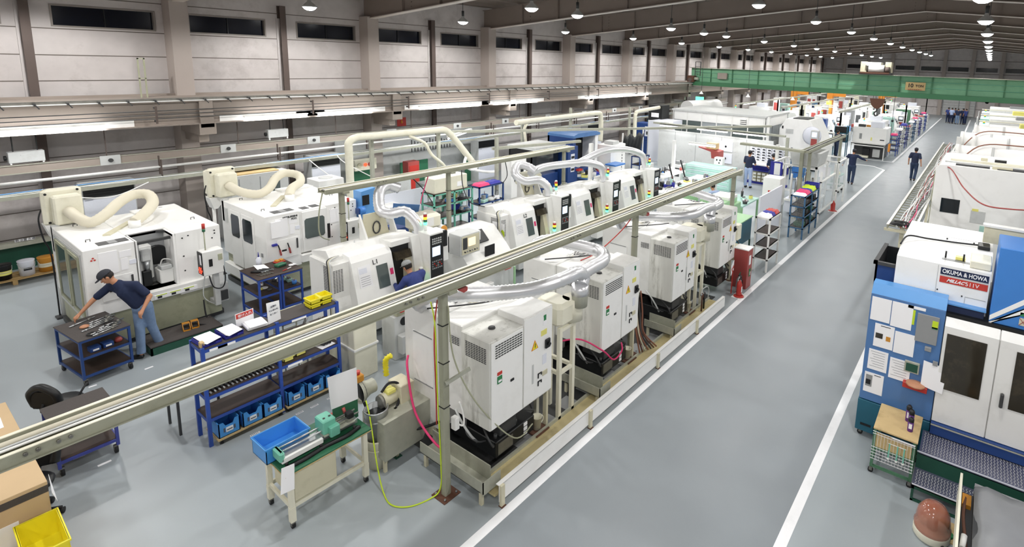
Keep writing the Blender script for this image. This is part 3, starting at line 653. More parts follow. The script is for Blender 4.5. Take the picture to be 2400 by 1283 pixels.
# ================================================================ left bay: two machining centres and the loose things round them
def mill(X,Y,opened,lab):
    r=T('machining_centre',lab,'machine tool',(X,Y,0),0,'white machining centres by the left wall')
    b=B()
    b.box(0,.72,0,2.25,.72,2.0,'white2',.01); b.box(.72,1.34,.55,2.25,.95,2.0,'white2'); b.box(1.34,2.1,.0,2.25,.72,2.0,'white2',.01)
    b.box(1.25,2.05,1.95,2.3,2.0,2.04,'white2'); b.box(.0,.12,2.1,2.2,1.5,2.03,'ltgrey')
    if opened:
        b.box(.72,1.34,.5,.56,.95,1.98,'midgrey'); b.prism([(.72,0),(1.34,0),(1.34,.3),(1.22,.55),(.72,.55)],'z',1.985,2.0,'white2') if False else None
    else:
        b.box(.72,1.36,.02,.6,.98,1.98,'white2',.01)
    b.put('housing',r); hs=LAST[0]
    b=B(); b.box(.05,2.05,.08,2.2,.1,.74,'sage',.01); b.box(.7,2.0,-.08,.3,.78,.96,'white',.01); b.box(.0,2.1,.15,2.2,.02,.12,'dkgrey'); b.put('base',r)
    b=B(); b.box(.9,1.6,-.092,-.08,.8,.88,'paper')
    for q in range(3): b.box(.95+q*.22,1.02+q*.22,-.096,-.09,.81,.85,'ink'); b.box(.93+q*.22,1.1+q*.22,-.096,-.09,.86,.875,'lime')
    b.put('safety_label',r)
    # left side: framed windows / doors on the -x face
    if opened:
        b=B(); b.box(-.02,.0,.12,1.95,.6,1.9,'ltgrey'); b.put('side_panel',r); sp=LAST[0]
        for a,c in ((.2,.85),(1.0,1.75)):
            b=B(); b.box(-.03,-.018,a,c,.75,1.8,'glassgrey'); b.put('window',sp)
            b=B()
            for q in ((a,c,.7,.76),(a,c,1.79,1.85),(a-.03,a+.02,.7,1.85),(c-.02,c+.03,.7,1.85)): b.box(-.045,-.015,q[0],q[1],q[2],q[3],'sage')
            b.put('window_frame',sp)
    else:
        for a,c,n in ((.55,1.15,0),(1.2,1.75,1)):
            b=B(); b.box(-.025,.0,a,c,.55,1.88,'white2',.008); b.put('side_door',r); sp=LAST[0]
            b=B(); b.prism([(a+.1,1.25),(c-.12,1.25),(c-.08,1.3),(c-.08,1.72),(c-.12,1.78),(a+.1,1.78),(a+.06,1.72),(a+.06,1.3)],'x',-.032,-.024,'glassdark'); b.put('window',sp)
        b=B(); b.box(-.03,0,.05,.5,.45,.5,'white2'); b.box(-.02,.0,.2,.26,1.05,1.13,'midgrey'); b.box(-.02,.0,1.9,2.05,1.5,1.85,'ltgrey'); b.put('trim_strip',r)
        b=B(); b.box(-.06,.3,.25,2.15,.25,.5,'white2',.01); b.put('lower_guard',r)
    # top windows
    b=B(); b.box(.25,.68,.12,.36,2.0,2.006,'dkgrey'); b.box(.4,.52,.13,.35,2.004,2.009,'midgrey'); 
    if not opened: b.box(.85,1.0,.1,.3,1.98,1.99,'dkgrey'); b.box(1.08,1.25,.12,.32,1.98,1.99,'dkgrey')
    b.put('top_window',r)
    b=B(); b.cyl((1.0,1.0,2.0),(1.0,1.0,2.14),.1,.1,'white2',20); b.prism([(.45,.75),(.55,.7),(1.15,1.5),(1.05,1.55)],'z',2.0,2.03,'beige'); b.put('duct_collar',r)
    b=B(); 
    for p in ((.2,.55),(.3,1.9),(1.75,2.15),(1.9,.8)): b.tube([(p[0]-.03,p[1],2.0),(p[0]-.03,p[1],2.04),(p[0]+.03,p[1],2.04),(p[0]+.03,p[1],2.0)],.008,'dkgrey',6)
    b.put('lifting_eye',r)
    # front
    b=B(); b.box(.2,.46,-.008,.0,1.48,1.9,'paper'); b.box(.29,.35,-.014,-.008,1.42,1.47,'cloth_blue') if opened else b.box(.1,.2,-.06,0,1.32,1.36,'cloth_blue')
    b.box(.49,.66,-.006,0,1.74,1.86,'paper'); b.box(.5,.6,-.006,0,1.5,1.72,'paper'); b.box(.62,.72,-.006,0,1.58,1.66,'paper2'); b.put('notice_sheet',r)
    b=B(); b.box(.2,.66,-.012,.0,.98,1.42,'white2',.004); b.box(.3,.4,-.016,-.01,1.14,1.18,'black'); b.box(.62,.65,-.03,-.01,1.15,1.38,'dkgrey'); b.put('front_cover',r)
    if opened:
        b=B(); b.box(.1,.104,.0,.0,0,0,'red') if False else None
        for (dx,dz) in ((0,.03),(-.022,-.008),(.022,-.008)):
            c=(.13+dx,1.8+dz); b.prism([(c[0]-.02,c[1]),(c[0],c[1]-.018),(c[0]+.02,c[1]),(c[0],c[1]+.018)],'y',-.004,.0,'redprint')
        b.put('emblem',r)
        b=B(); b.box(.74,1.32,.05,.5,.93,.96,'steel_d'); b.box(.76,.8,.1,.5,.96,1.9,'midgrey'); b.put('bay_floor',r)
        b=B(); b.box(.82,1.04,.3,.5,1.1,1.78,'white',.02); b.box(.84,1.0,.18,.34,1.5,1.74,'ltgrey',.02); b.cyl((.93,.25,1.5),(.93,.25,1.28),.06,.035,'steel',14); b.box(.84,.98,.2,.3,1.0,1.3,'black',.01); b.put('spindle_head',r)
        b=B(); b.box(1.08,1.3,.12,.42,1.0,1.28,'white',.015); b.box(1.1,1.28,.1,.3,1.28,1.36,'ltgrey',.01); b.tube(bez([(1.12,.2,1.36),(1.15,.15,1.48),(1.25,.15,1.46),(1.3,.2,1.4)]),.012,'white',6); b.put('table_fixture',r)
        b=B(); b.lathe([(.18,0),(.2,.03),(.18,.06)],(1.15,.46,1.5),'black',20,ax='y'); b.put('tool_wheel',r)
        b=B(); b.box(.74,1.3,.1,.16,1.88,1.93,'dkgrey'); b.box(.74,.76,.1,.5,1.1,1.9,'dkgrey'); b.put('door_track',r)
        b=B(); b.box(.735,.755,-.01,.52,.97,1.99,'white2'); b.box(1.3,1.335,-.01,.52,.97,1.99,'white2'); b.prism([(1.34,0),(1.34,.5),(1.22,.55),(.72,.55),(.72,.5),(1.18,.5),(1.3,.4),(1.3,0)],'z',1.94,1.985,'dkgrey'); b.put('door_jamb',r)
    else:
        b=B(); b.box(.78,1.34,-.015,.02,1.0,1.95,'white2',.008); b.put('sliding_door',r); sp=LAST[0]
        b=B(); b.prism([(.86,1.3),(1.24,1.3),(1.28,1.34),(1.28,1.74),(1.24,1.78),(.86,1.78),(.82,1.74),(.82,1.34)],'y',-.022,-.014,'glassgrey'); b.put('window',sp)
        b=B(); b.box(1.35,1.4,-.03,0,1.2,1.55,'black'); b.put('door_handle',sp)
        b=B(); b.box(1.42,1.62,-.01,0,1.55,1.88,'paper'); b.box(.1,.3,-.05,-.008,1.5,1.86,'paper'); b.put('notice_sheet',r)
        M=frame((.52,-.004,1.9),(1,0,0),(0,0,1)); text('lettering','MITSUBISHI',.055,'ink',r,M,bold=.002,sx=1.15)
        M=frame((.6,-.004,1.84),(1,0,0),(0,0,1)); text('lettering','PD32',.055,'ink',r,M,bold=.003)
    b=B()
    for p in ((1.45,1.87),(1.55,1.9),(1.45,1.5),(1.45,1.2),(1.95,1.2),(1.95,1.75),(2.0,1.9),(2.0,1.84)): b.cyl((p[0],0,p[1]),(p[0],-.006,p[1]),.014,None,'black',10)
    b.put('plug_set',r)
    # pendant control
    px=1.62
    b=B(); b.box(px,px+.36,-.42,-.18,1.12,1.62,'white',.012); b.put('control_pendant',r); pd=LAST[0]
    b=B(); b.box(px-.012,px+.0,-.41,-.19,1.14,1.6,'black'); b.box(px-.02,px-.01,-.38,-.22,1.38,1.55,'dkgrey'); b.box(px-.022,px-.018,-.4,-.33,1.36,1.56,'paper'); b.put('control_panel',pd)
    b=B()
    for a in range(5):
        for c in range(3): b.box(px-.022,px-.01,-.39+a*.035,-.37+a*.035,1.17+c*.045,1.2+c*.045,'led_r' if (a+c)%2 else 'redcab')
    b.put('button_set',pd)
    b=B(); b.box(px+.1,px+.16,-.43,-.42,1.3,1.45,'black'); b.box(px+.26,px+.33,-.44,-.42,1.4,1.52,'sage'); b.put('side_switch',pd)
    b=B(); b.box(px+.2,px+.3,-.3,-.2,.4,1.14,'ltgrey',.01); b.box(px+.2,px+.3,-.22,.02,.4,.5,'ltgrey',.01); b.put('arm',r)
    b=B(); b.cyl((px+.1,-.3,1.62),(px+.1,-.3,2.0),.011,None,'sage',8); b.put('light_pole',r)
    b=B(); b.cyl((px+.1,-.3,2.0),(px+.1,-.3,2.06),.028,None,'green',12); b.cyl((px+.1,-.3,2.06),(px+.1,-.3,2.16),.028,None,'red',12); b.put('signal_tower',r)
    b=B(); b.tube(bez([(px+.33,-.4,1.4),(px+.36,-.42,1.0),(px+.3,-.4,.8),(px+.15,-.4,.86),(px+.1,-.38,1.1)]),.012,'rubber',7); b.tube(bez([(px+.05,-.3,1.1),(px+.0,-.3,.7),(px+.12,-.25,.5),(px+.25,-.2,.4)]),.009,'ltgrey',6); b.put('cable',r)
    b=B(); b.box(1.95,2.15,-.05,.2,.35,.75,'ltgrey',.01); b.box(1.98,2.12,-.1,-.05,.4,.6,'dkgrey'); b.put('valve_box',r)
    return r
mill(2.3,12.65,True,'white machining centre with its door open, the worker bending before it')
mill(5.2,12.5,False,'white machining centre with closed door and dark window, lettered front')
def left_collector(X,Y,lab,pts,lab2):
    r=T('mist_collector',lab,'extractor',(X,Y,0),0,'cream mist collectors on stands by the left wall')
    b=B(); b.prism([(-.3,1.96),(.3,1.96),(.3,2.7),(.2,2.78),(-.2,2.78),(-.3,2.7)],'x',-.26,-.1,'cream') if False else b.box(-.28,.32,-.05,.12,1.98,2.72,'cream',.05); b.box(-.16,.26,-.3,-.05,2.02,2.6,'cream',.03); b.box(-.2,.25,.1,.5,2.0,2.62,'cream',.04); b.put('housing',r)
    b=B()
    for p in ((-.22,2.63),(.25,2.66),(-.2,2.05)): b.cyl((p[0],-.05,p[1]),(p[0],-.075,p[1]),.022,None,'black',10)
    b.put('knob_set',r)
    b=B(); b.prism([(-.28,2.0),(.1,2.0),(-.12,1.72),(-.2,1.72)],'y',-.05,.25,'white2'); b.cyl((-.16,.1,1.75),(-.16,.1,.02),.035,None,'white',12); b.box(-.28,-.04,0,.2,0,.03,'dkgrey'); b.put('stand',r)
    b=B(); b.tube(bez([(-.28,.1,2.3),(-.34,.05,2.1),(-.3,.08,1.7),(-.22,.1,1.3),(-.22,.1,.05)]),.014,'rubber',7); b.put('cable',r)
    duct(lab2,pts,.1,'hose','hosecream','flexible_hose','cream flexible hoses',.035,.026,20,8)
left_collector(2.52,15.0,'cream mist collector on a post at the far left, behind the open machine',[(2.56,14.68,2.3),(2.62,14.4,2.2),(2.76,14.15,2.12),(3.0,14.2,2.22),(3.3,14.5,2.36),(3.6,14.75,2.42),(3.82,14.65,2.4),(3.78,14.25,2.3),(3.55,13.85,2.22),(3.3,13.66,2.1)],'cream flexible hose on top of the open machining centre')
left_collector(5.36,15.1,'cream mist collector on a post behind the closed machining centre',[(5.4,14.78,2.32),(5.5,14.4,2.2),(5.8,14.2,2.12),(6.1,14.3,2.2),(6.4,14.6,2.36),(6.7,14.75,2.42),(6.95,14.6,2.35),(6.8,14.2,2.25),(6.45,13.9,2.2),(6.2,13.55,2.08)],'cream flexible hose on top of the closed machining centre')
# step platform in front of the open machine
r=T('step_platform','low dark-topped step in front of the open machining centre','platform',(2.9,12.0,0))
b=B(); b.box(.0,1.15,-.1,.52,.14,.17,'mat_dark'); b.box(0,1.15,-.1,-.07,.0,.15,'dkgreen'); b.box(1.12,1.15,-.1,.5,.0,.15,'dkgreen'); b.box(0,.03,-.1,.5,0,.15,'dkgreen'); b.put('deck',r)
for k in range(2):
    r=T('foot_pedal','orange guarded foot pedal on the step, '+('left' if k==0 else 'right')+' one of the pair','pedal',(3.55+k*.14,12.22,.17),-.2,'orange foot pedals')
    b=B(); b.prism([(-.1,0),(.1,0),(.1,.1),(-.02,.12),(-.1,.05)],'x',-.06,-.05,'ochre'); b.prism([(-.1,0),(.1,0),(.1,.1),(-.02,.12),(-.1,.05)],'x',.05,.06,'ochre'); b.slab((-.06,-.02,.115),(.06,-.02,.115),(.06,.1,.1),(-.06,.1,.1),.01,'ochre'); b.box(-.06,.06,-.1,.1,0,.008,'ochre'); b.put('guard',r)
    b=B(); b.prism([(-.06,.02),(.08,.02),(.08,.05)],'x',-.04,.04,'dkgrey'); b.put('treadle',r)
duct('black cord running from the foot pedals to the machine',[(3.75,12.2,.2),(3.95,12.15,.12),(4.0,12.3,.04),(3.98,12.5,.2),(4.0,12.62,.5)],.014,'cable','rubber','pedal_cable','cables',0,.1,7,6)
# ---------------------------------------------------------------- carts
def caster(r,x,y,rad=.05,m='rubber'):
    b=B(); b.cyl((x-.018,y,rad),(x+.018,y,rad),rad,None,m,14); b.box(x-.024,x+.024,y-.02,y+.02,rad,rad*2+.02,'steel_d'); b.put('caster',r)
def cart(lab,X,Y,w,d,h,shelves,mtop,mframe,rz=0,drop=0):
    r=T('tool_cart',lab,'cart',(X,Y,0),rz,'blue tool carts')
    b=B(); t=.035
    for x in (0,w-t):
        for y in (0,d-t): b.box(x,x+t,y,y+t,.12,h,mframe)
    for z in shelves+[h]:
        for y in (0,d-t): b.box(t,w-t,y,y+t,z-.04,z,mframe)
        for x in (0,w-t): b.box(x,x+t,t,d-t,z-.04,z,mframe)
    b.put('frame',r)
    b=B(); b.box(-.01,w+.01,-.01,d+.01,h,h+.012,mtop); b.put('top',r)
    for z in shelves:
        b=B(); b.box(t*.5,w-t*.5,t*.5,d-t*.5,z,z+.006,'wood_top'); b.put('shelf',r)
    for x in (.04,w-.04):
        for y in (.04,d-.04): caster(r,x,y)
    return r
cart('blue tool cart with silver tools, beside the bending worker',1.93,11.6,.68,.95,.8,[.18,.5],'mat_dark','blue2',.12)
cart('blue cart with a bare black mat on top, under the near cable tray',1.2,9.28,.62,.62,.72,[.22],'mat_dark','purpleblue',-.0)
rnd=random.Random(3)
def on(lab,cat,nm,grp,loc,fn,rz=0):
    r=B(); fn(r); o=r.put(nm); o.location=loc; o.rotation_euler=(0,0,rz); return tag(o,lab,cat,grp)
for k in range(9):
    L=.34+rnd.random()*.2
    on('silver tool bar lying on the cart top beside the bending worker','tool','tool_bar','silver tool bars on the cart top',(1.93+.2+rnd.random()*.3,11.7+.085*k,.815),lambda b: (b.cyl((-L/2,0,.012),(L/2,0,.012),.011,None,'steel',10),b.cyl((L*.2,0,.012),(L*.34,0,.012),.022,None,'steel_d',12),b.cyl((-L*.4,0,.012),(-L*.3,0,.012),.018,None,'steel',12)),.35+.1*rnd.random())
for (x,y,s,lab) in ((2.12,11.72,.06,'left'),(2.4,11.95,.085,'right')):
    on('black ring gear lying on the cart tools, '+lab+' one','tool','ring_gear','ring gears on the cart',(x,y,.835),lambda b: b.tube([(s*cos(a*pi/10),s*sin(a*pi/10),0) for a in range(21)],.011,'black',8))
on('pink rag on the cart beneath the worker\'s hand','cloth','rag',None,(2.12,12.14,.82),lambda b: b.lathe([(.001,.04),(.03,.035),(.06,.02),(.07,0)],(0,0,0),'skin',10))
for k in range(2):
    on('small dark blue box on the lower cart shelf, '+('left' if k==0 else 'right')+' one','box','parts_box','blue boxes on the tool cart shelf',(2.14+k*.17,11.78+k*.03,.506),lambda b: (b.box(-.07,.07,-.07,.07,0,.08,'blue2',.006),b.box(-.04,.04,-.072,-.07,.02,.05,'paper')),.12)
on('red rag bundle on the upper shelf of the worker\'s cart','cloth','rag_bundle',None,(2.47,11.86,.506),lambda b: b.lathe([(.05,0),(.06,.03),(.04,.07),(.001,.08)],(0,0,0),'redcab',9))
# office chair beside cart: black
r=T('swivel_chair','black swivel chair seen from behind, between the two blue carts','chair',(1.5,10.45,0),2.2)
b=B(); b.lathe([(.001,.0),(.22,.01),(.23,.04),(.2,.07),(.001,.08)],(0,0,.42),'black',20); b.put('seat',r)
b=B(); b.tube(bez([(-.17,.22,.55),(-.17,.26,.75),(0,.28,.86),(.17,.26,.75),(.17,.22,.55)]),.05,'black',8); b.box(-.17,.17,.23,.28,.52,.8,'black',.02); b.put('backrest',r)
b=B(); b.tube(bez([(-.26,.1,.5),(-.3,0,.66),(-.26,-.12,.68)]),.014,'rubber',7); b.tube(bez([(0,.2,.45),(0,.3,.5),(0,.27,.6)]),.02,'rubber',7); b.put('armrest',r)
b=B(); b.cyl((0,0,.08),(0,0,.42),.03,None,'dkgrey',12); b.put('column',r)
for k in range(5):
    a=k*2*pi/5; b=B(); b.bar((0,0,.1),(.26*cos(a),.26*sin(a),.07),.035,.03,'black'); b.cyl((.26*cos(a)-.02,.26*sin(a),.035),(.26*cos(a)+.02,.26*sin(a),.035),.035,None,'rubber',12); b.put('leg',r)
r2=dup(r,(.86,8.66,0),-.5,'black swivel chair mostly hidden behind the cardboard boxes at lower left')
# white masking tape marks on the floor
k=0
for (x,y,L,a) in ((1.62,9.18,.14,.35),(1.45,9.6,.12,.35),(2.75,11.5,.12,.4),(2.02,11.55,.1,.3),(1.02,8.0,.06,.4)):
    on('short white tape mark on the floor near the carts','tape','floor_tape','tape marks near the carts',(x,y,.0),lambda b: b.box(-L/2,L/2,-.02,.02,0,.002,'paper'),a-.35)
# ---------------------------------------------------------------- blue rack with bins
r=T('storage_rack','blue steel rack with papers on top and blue bins below, under the near tray','rack',(2.58,8.42,0))
b=B(); W,Dp,H=1.95,.42,1.5
for x in (0,.97,W-.045):
    for y in (0,Dp-.04): b.box(x,x+.045,y,y+.04,0,H,'blue')
lv=[.42,.76,1.12,1.47]
for z in lv:
    for (a,c) in ((.045,.97),(1.015,W-.045)):
        for y in (0.002,Dp-.037): b.box(a,c,y,y+.035,z-.045,z,'blue')
    for x in (0,.97,W-.045): b.box(x+.005,x+.04,.04,Dp-.04,z-.045,z,'blue')
b.put('frame',r)
for z in lv:
    for (a,c) in ((.01,.98),(1.0,W-.01)):
        b=B(); b.box(a,c,.01,Dp-.01,z,z+.012,'wood_top' if z<1.4 else 'mat_dark'); b.put('shelf',r)
for (a,z) in ((.2,1.435),(1.2,1.435),(1.1,.72),(.1,1.435)):
    b=B(); b.box(a,a+.22,-.004,.003,z-.01,z+.022,'paper'); b.put('label_strip',r)
NB=['first from the left','second from the left','third from the left','fourth from the left','fifth from the left','rightmost']
for k,(x,zb) in enumerate(((2.68,.1),(2.99,.1),(3.27,.1),(3.62,.1),(3.92,.1),(4.21,.1))):
    q=T('storage_bin','light blue open-front bin under the rack, '+NB[k],'bin',(x,8.36,zb),0,'light blue bins at the foot of the rack')
    b=B(); w=.27
    b.box(0,w,0,.4,0,.01,'binblue'); b.box(0,.012,0,.4,0,.22,'binblue'); b.box(w-.012,w,0,.4,0,.22,'binblue'); b.box(0,w,.39,.4,0,.22,'binblue')
    b.prism([(0,0),(w,0),(w,.22),(w-.06,.22),(w-.09,.16),(.09,.16),(.06,.22),(0,.22)],'y',0,.012,'binblue'); b.box(-.006,w+.006,-.006,.0,.2,.22,'binblue') if False else None; b.put('tray',q)
    b=B(); b.box(.09,.18,-.006,.0,.06,.13,'paper'); b.box(.06,.08,-.004,0,.07,.13,'print'); b.box(.19,.21,-.004,0,.07,.13,'print'); b.box(.1,.17,-.008,-.005,.085,.1,'print'); b.put('label',q)
for k,(x,lab) in enumerate(((2.66,'left'),(3.6,'right'))):
    q=T('wheeled_dolly','low wooden dolly carrying the blue bins, under the '+lab+' half of the rack','dolly',(x,8.34,0),0,'dollies under the rack')
    b=B(); b.box(0,.9,0,.42,.075,.1,'ply'); b.put('deck',q)
    for x2 in (.05,.85):
        for y2 in (.05,.37): caster(q,x2,y2,.03)
for k,(x,y,w) in enumerate(((3.02,8.22,.13),(3.66,8.2,.11),(3.88,8.19,.12),(4.15,8.2,.13))):
    on('white lettered floor label before the rack, '+['leftmost','second','third','rightmost'][k],'label','floor_label','floor labels before the rack',(x,y,0),lambda b: (b.box(0,w,0,.035,0,.002,'paper'),[b.box(.012+q*w/6,.022+q*w/6,.01,.026,.002,.003,'ink') for q in range(5)]))
# tops: paper trays, signs, yellow boxes
def paper_tray(lab,x,y,z,rz):
    q=T('letter_tray',lab,'tray',(x,y,z),rz,'dark blue letter trays on the rack')
    b=B(); b.box(0,.24,0,.32,0,.006,'cloth_blue'); b.box(0,.006,0,.32,0,.06,'cloth_blue'); b.box(.234,.24,0,.32,0,.06,'cloth_blue'); b.box(0,.24,.314,.32,0,.06,'cloth_blue'); b.box(.0,.08,0,.006,0,.035,'cloth_blue'); b.box(.16,.24,0,.006,0,.035,'cloth_blue'); b.put('tray',q)
    b=B()
    for k in range(4): b.slab((.015+.004*k,.0-.02*k,.062+.002*k),(.225+.003*k,.005,.062+.002*k),(.225,.3,.066+.002*k),(.015,.3,.066+.002*k),.0015,'paper')
    b.put('paper_stack',q)
paper_tray('dark blue letter tray with white sheets, at the left end of the rack top',2.62,8.46,1.485,.08)
paper_tray('dark blue letter tray with white sheets, second along the rack top',2.9,8.48,1.485,.05)
on('white paper tray in front of the red lettered sign','tray','paper_tray',None,(3.2,8.5,1.485),lambda b: (b.box(0,.27,0,.28,0,.05,'paper',.01),b.box(.02,.25,-.03,.25,.05,.06,'paper')),-.1)
r=T('sign_card','white card with red Japanese heading standing on the rack','sign',(3.15,8.76,1.485))
b=B(); b.slab((0,0,0),(.25,.03,0),(.26,.05,.2),(.0,.02,.2),.004,'paper'); b.put('card',r)
b=B(); b.slab((.01,.01,.12),(.245,.04,.12),(.245,.045,.19),(.01,.015,.19),.006,'redprint'); b.put('heading',r); text('lettering','受け入れ',.05,'paper',r,frame((.128,.012,.155),(1,.12,0),(0,.1,1)))
r=T('notice_board','white upright notice with lines of small print on the rack','sign',(3.48,8.5,1.485))
b=B(); b.slab((0,0,0),(.2,.05,0),(.2,.07,.3),(.0,.03,.33),.004,'paper'); b.put('card',r)
for k,l in enumerate(('品物は','ていねいに','取り扱い','お願いします')): text('lettering',l,.032,'print',r,frame((.1,.03+.0,.25-k*.06),(1,.25,0),(0,.1,1)))
on('small wooden block at the left corner of the rack top','block','wooden_block',None,(2.6,8.5,1.485),lambda b: b.box(0,.05,-.03,.05,0,.08,'ply',.005))
def tote(lab,x,y,z,w,d,h,m,rz=0,nm='parts_box',grp='yellow boxes on the rack',cat='box'):
    q=T(nm,lab,cat,(x,y,z),rz,grp); t=.008; b=B()
    b.box(0,w,0,d,0,t,m); b.box(0,t,0,d,0,h,m); b.box(w-t,w,0,d,0,h,m); b.box(0,w,0,t,0,h,m); b.box(0,w,d-t,d,0,h,m)
    b.put('shell',q)
    b=B(); 
    for (a,c,e,f) in ((-.012,w+.012,-.012,.004),(-.012,w+.012,d-.004,d+.012),(-.012,.004,0,d),(w-.004,w+.012,0,d)): b.box(a,c,e,f,h-.02,h,m)
    b.put('rim',q); return q
tote('yellow box, left of the pair on the rack top, lower layer',4.12,8.5,1.485,.16,.2,.07,'yellow'); tote('yellow box, left of the pair on the rack top, upper layer',4.12,8.5,1.56,.16,.2,.07,'yellow')
tote('yellow box, right of the pair on the rack top, lower layer',4.31,8.52,1.485,.16,.2,.07,'yellow'); tote('yellow box, right of the pair on the rack top, upper layer',4.31,8.52,1.56,.16,.2,.07,'yellow')
tote('pale yellow box of dark parts on the rack, left one',3.66,8.48,.775,.14,.16,.08,'paleyellow'); tote('pale yellow box of dark parts on the rack, right one',3.86,8.52,.775,.15,.16,.08,'paleyellow')
for x,y in ((3.7,8.52),(3.9,8.56)): on('heap of brown parts inside a pale yellow box','parts','part_heap','brown parts heaped in boxes',(x,y,.785),lambda b: [b.cyl((.01+.025*(q%4),.01+.03*(q//4),.0),(.02+.022*(q%4),.02+.03*(q//4),.075),.011,None,'rust',7) for q in range(12)])
for k in range(16):
    on('black cylindrical tool holder in the row on the rack\'s left shelf','tool holder','tool_holder','tool holders on the left shelf',(2.66+k*.055,8.5,.773),lambda b: (b.cyl((0,0,.02),(0,.22,.02),.018,None,'black',10),b.cyl((0,-.05,.02),(0,0,.02),.012,None,'steel',8)),.1)
for k in range(5):
    on('white card with a dark collet on the rack, '+['first','second','third','fourth','fifth'][k]+' from the left','card','part_card','white cards with collets on the rack',(3.65+k*.165,8.44,1.133),lambda b: (b.slab((0,0,.004),(.15,0,.004),(.15,.24,.004),(0,.24,.004),.002,'paper'),b.cyl((.06,.12,.03),(.1,.2,.03),.018,None,'dkgrey',10)),-.15)
for k in range(3): on('black tool holder on a white sheet at the rack\'s right end','tool holder','tool_holder','tool holders at the right end',(4.3+k*.05,8.5,.78),lambda b: b.cyl((0,0,.022),(-.05,.18,.022),.022,None,'black',10))
on('white sheet under tool holders at the right end of the rack','paper','paper_sheet',None,(4.22,8.42,.774),lambda b: b.slab((0,0,0),(.24,.03,0),(.2,.3,0),(-.03,.25,0),.002,'paper'))
for k in range(4): on('grey workpiece on the upper right shelf of the rack','workpiece','workpiece','workpieces on the upper right shelf',(3.7+k*.2,8.6,1.133),lambda b: (b.cyl((0,0,.0),(0,0,.06+.02*k),.03,None,'steel_d',12),b.box(.05,.13,-.06,.06,0,.03,'paper2',.004)))
# small desk behind the rack's left end, trolley and wire stuff behind
r=T('work_table','small dark-topped table behind the left end of the blue rack','table',(2.62,9.0,0))
b=B(); b.box(-.22,.35,0,.5,.6,.63,'mat_dark'); b.put('top',r)
for (x,y) in ((-.2,.03),(.3,.03),(-.2,.45),(.3,.45)):
    b=B(); b.box(x,x+.03,y,y+.03,0,.6,'dkgrey'); b.put('leg',r)
on('white sheet on the small table behind the rack','paper','paper_sheet',None,(2.5,9.25,.632),lambda b: b.slab((0,0,0),(.2,.02,0),(.18,.2,0),(0,.18,0),.002,'paper'))
r=T('platform_trolley','grey platform trolley with bent tube handle behind the rack','trolley',(4.3,9.25,0))
b=B(); b.box(0,.7,-.25,.25,.6,.66,'ltgrey',.01); b.put('deck',r); b=B(); b.tube(bez([(-.02,-.2,.6),(-.05,-.2,.95),(.05,-.1,1.05),(.3,.1,1.1),(.7,.2,1.05),(.75,.2,.8)]),.025,'midgrey',8); b.put('handle',r)
for x in (.08,.62):
    for y in (-.18,.18): caster(r,x,y)
b=B(); b.box(.03,.67,-.22,.22,.1,.6,'cream',.01); b.put('cabinet',r)
tote('beige open tray of white parts behind the rack',3.9,9.0,1.15,.34,.3,.12,'beige',grp=None,nm='parts_tray',cat='tray')
r=T('wire_stand','grey wire basket stand holding the beige parts tray','stand',(3.88,8.98,0)); b=B()
for x in (0,.36):
    for y in (0,.32): b.box(x,x+.02,y,y+.02,0,1.15,'galv')
for z in (.6,.9,1.13): b.box(0,.38,0,.02,z,z+.015,'galv'); b.box(0,.38,.32,.34,z,z+.015,'galv'); b.box(0,.02,0,.34,z,z+.015,'galv'); b.box(.36,.38,0,.34,z,z+.015,'galv')
b.put('frame',r)
# ---------------------------------------------------------------- bench with centring device
r=T('work_bench','green-topped beige work bench on casters in the lower centre','workbench',(2.55,6.08,0),-.02)
b=B(); b.box(0,1.06,0,.68,.74,.765,'green',.004); b.box(-.004,1.064,-.004,.684,.73,.742,'ply'); b.put('top',r)
for (x,y) in ((.04,.03),(.96,.03),(.04,.6),(.96,.6)):
    b=B(); b.box(x,x+.055,y,y+.055,.09,.73,'cream'); b.box(x-.004,x+.059,y-.004,y+.059,.09,.28,'cream'); b.put('leg',r); caster(r,x+.027,y+.027,.035)
b=B(); b.box(.1,.96,.04,.075,.26,.31,'cream'); b.box(.1,.96,.62,.65,.26,.31,'cream'); b.box(.05,.08,.08,.6,.26,.31,'cream'); b.box(.98,1.0,.08,.6,.26,.31,'cream'); b.put('stretcher',r)
b=B(); b.box(.1,.6,.03,.55,.34,.72,'beige',.006); b.put('drawer_unit',r)
b=B(); b.box(.8,.83,.63,.66,.25,.72,'dkgrey');
b.put('side_rod',r)
r=T('centring_device','silver twin-rail measuring device with mint green blocks on the bench','instrument',(2.58,6.22,.765),-.02)
b=B(); b.box(.0,.95,.04,.2,.05,.11,'steel',.004); b.box(.0,.48,-.01,.03,.06,.12,'white',.004); b.box(.5,.9,.0,.2,.11,.125,'galv'); b.put('bed',r)
b=B()
for y in (.07,.16): b.cyl((.02,y,.17),(.98,y,.17),.011,None,'steel',10)
b.put('rail',r)
b=B(); b.box(-.02,.04,-.01,.2,.07,.2,'mint',.02); b.put('end_block',r)
b=B(); b.box(.5,.66,.02,.24,.12,.3,'mint',.012); b.box(.56,.68,-.04,.06,.08,.22,'mint',.01); b.cyl((.55,.1,.3),(.55,.1,.305),.015,None,'black',10); b.cyl((.62,.1,.3),(.62,.1,.305),.015,None,'black',10); b.put('sliding_block',r)
b=B()
for x in (.05,.45,.88): b.cyl((x,.0,0),(x,.0,.06),.018,None,'black',10); b.cyl((x,.2,0),(x,.2,.06),.018,None,'black',10)
b.put('foot_set',r)
b=B(); b.box(.82,.9,.02,.12,.16,.24,'black',.01); b.cyl((.84,.14,.2),(.84,.18,.26),.02,None,'redcab',10); b.put('clamp',r)
r=T('splash_board','green board with a white sheet pinned over it, at the right end of the bench','board',(3.3,6.42,.765),.0)
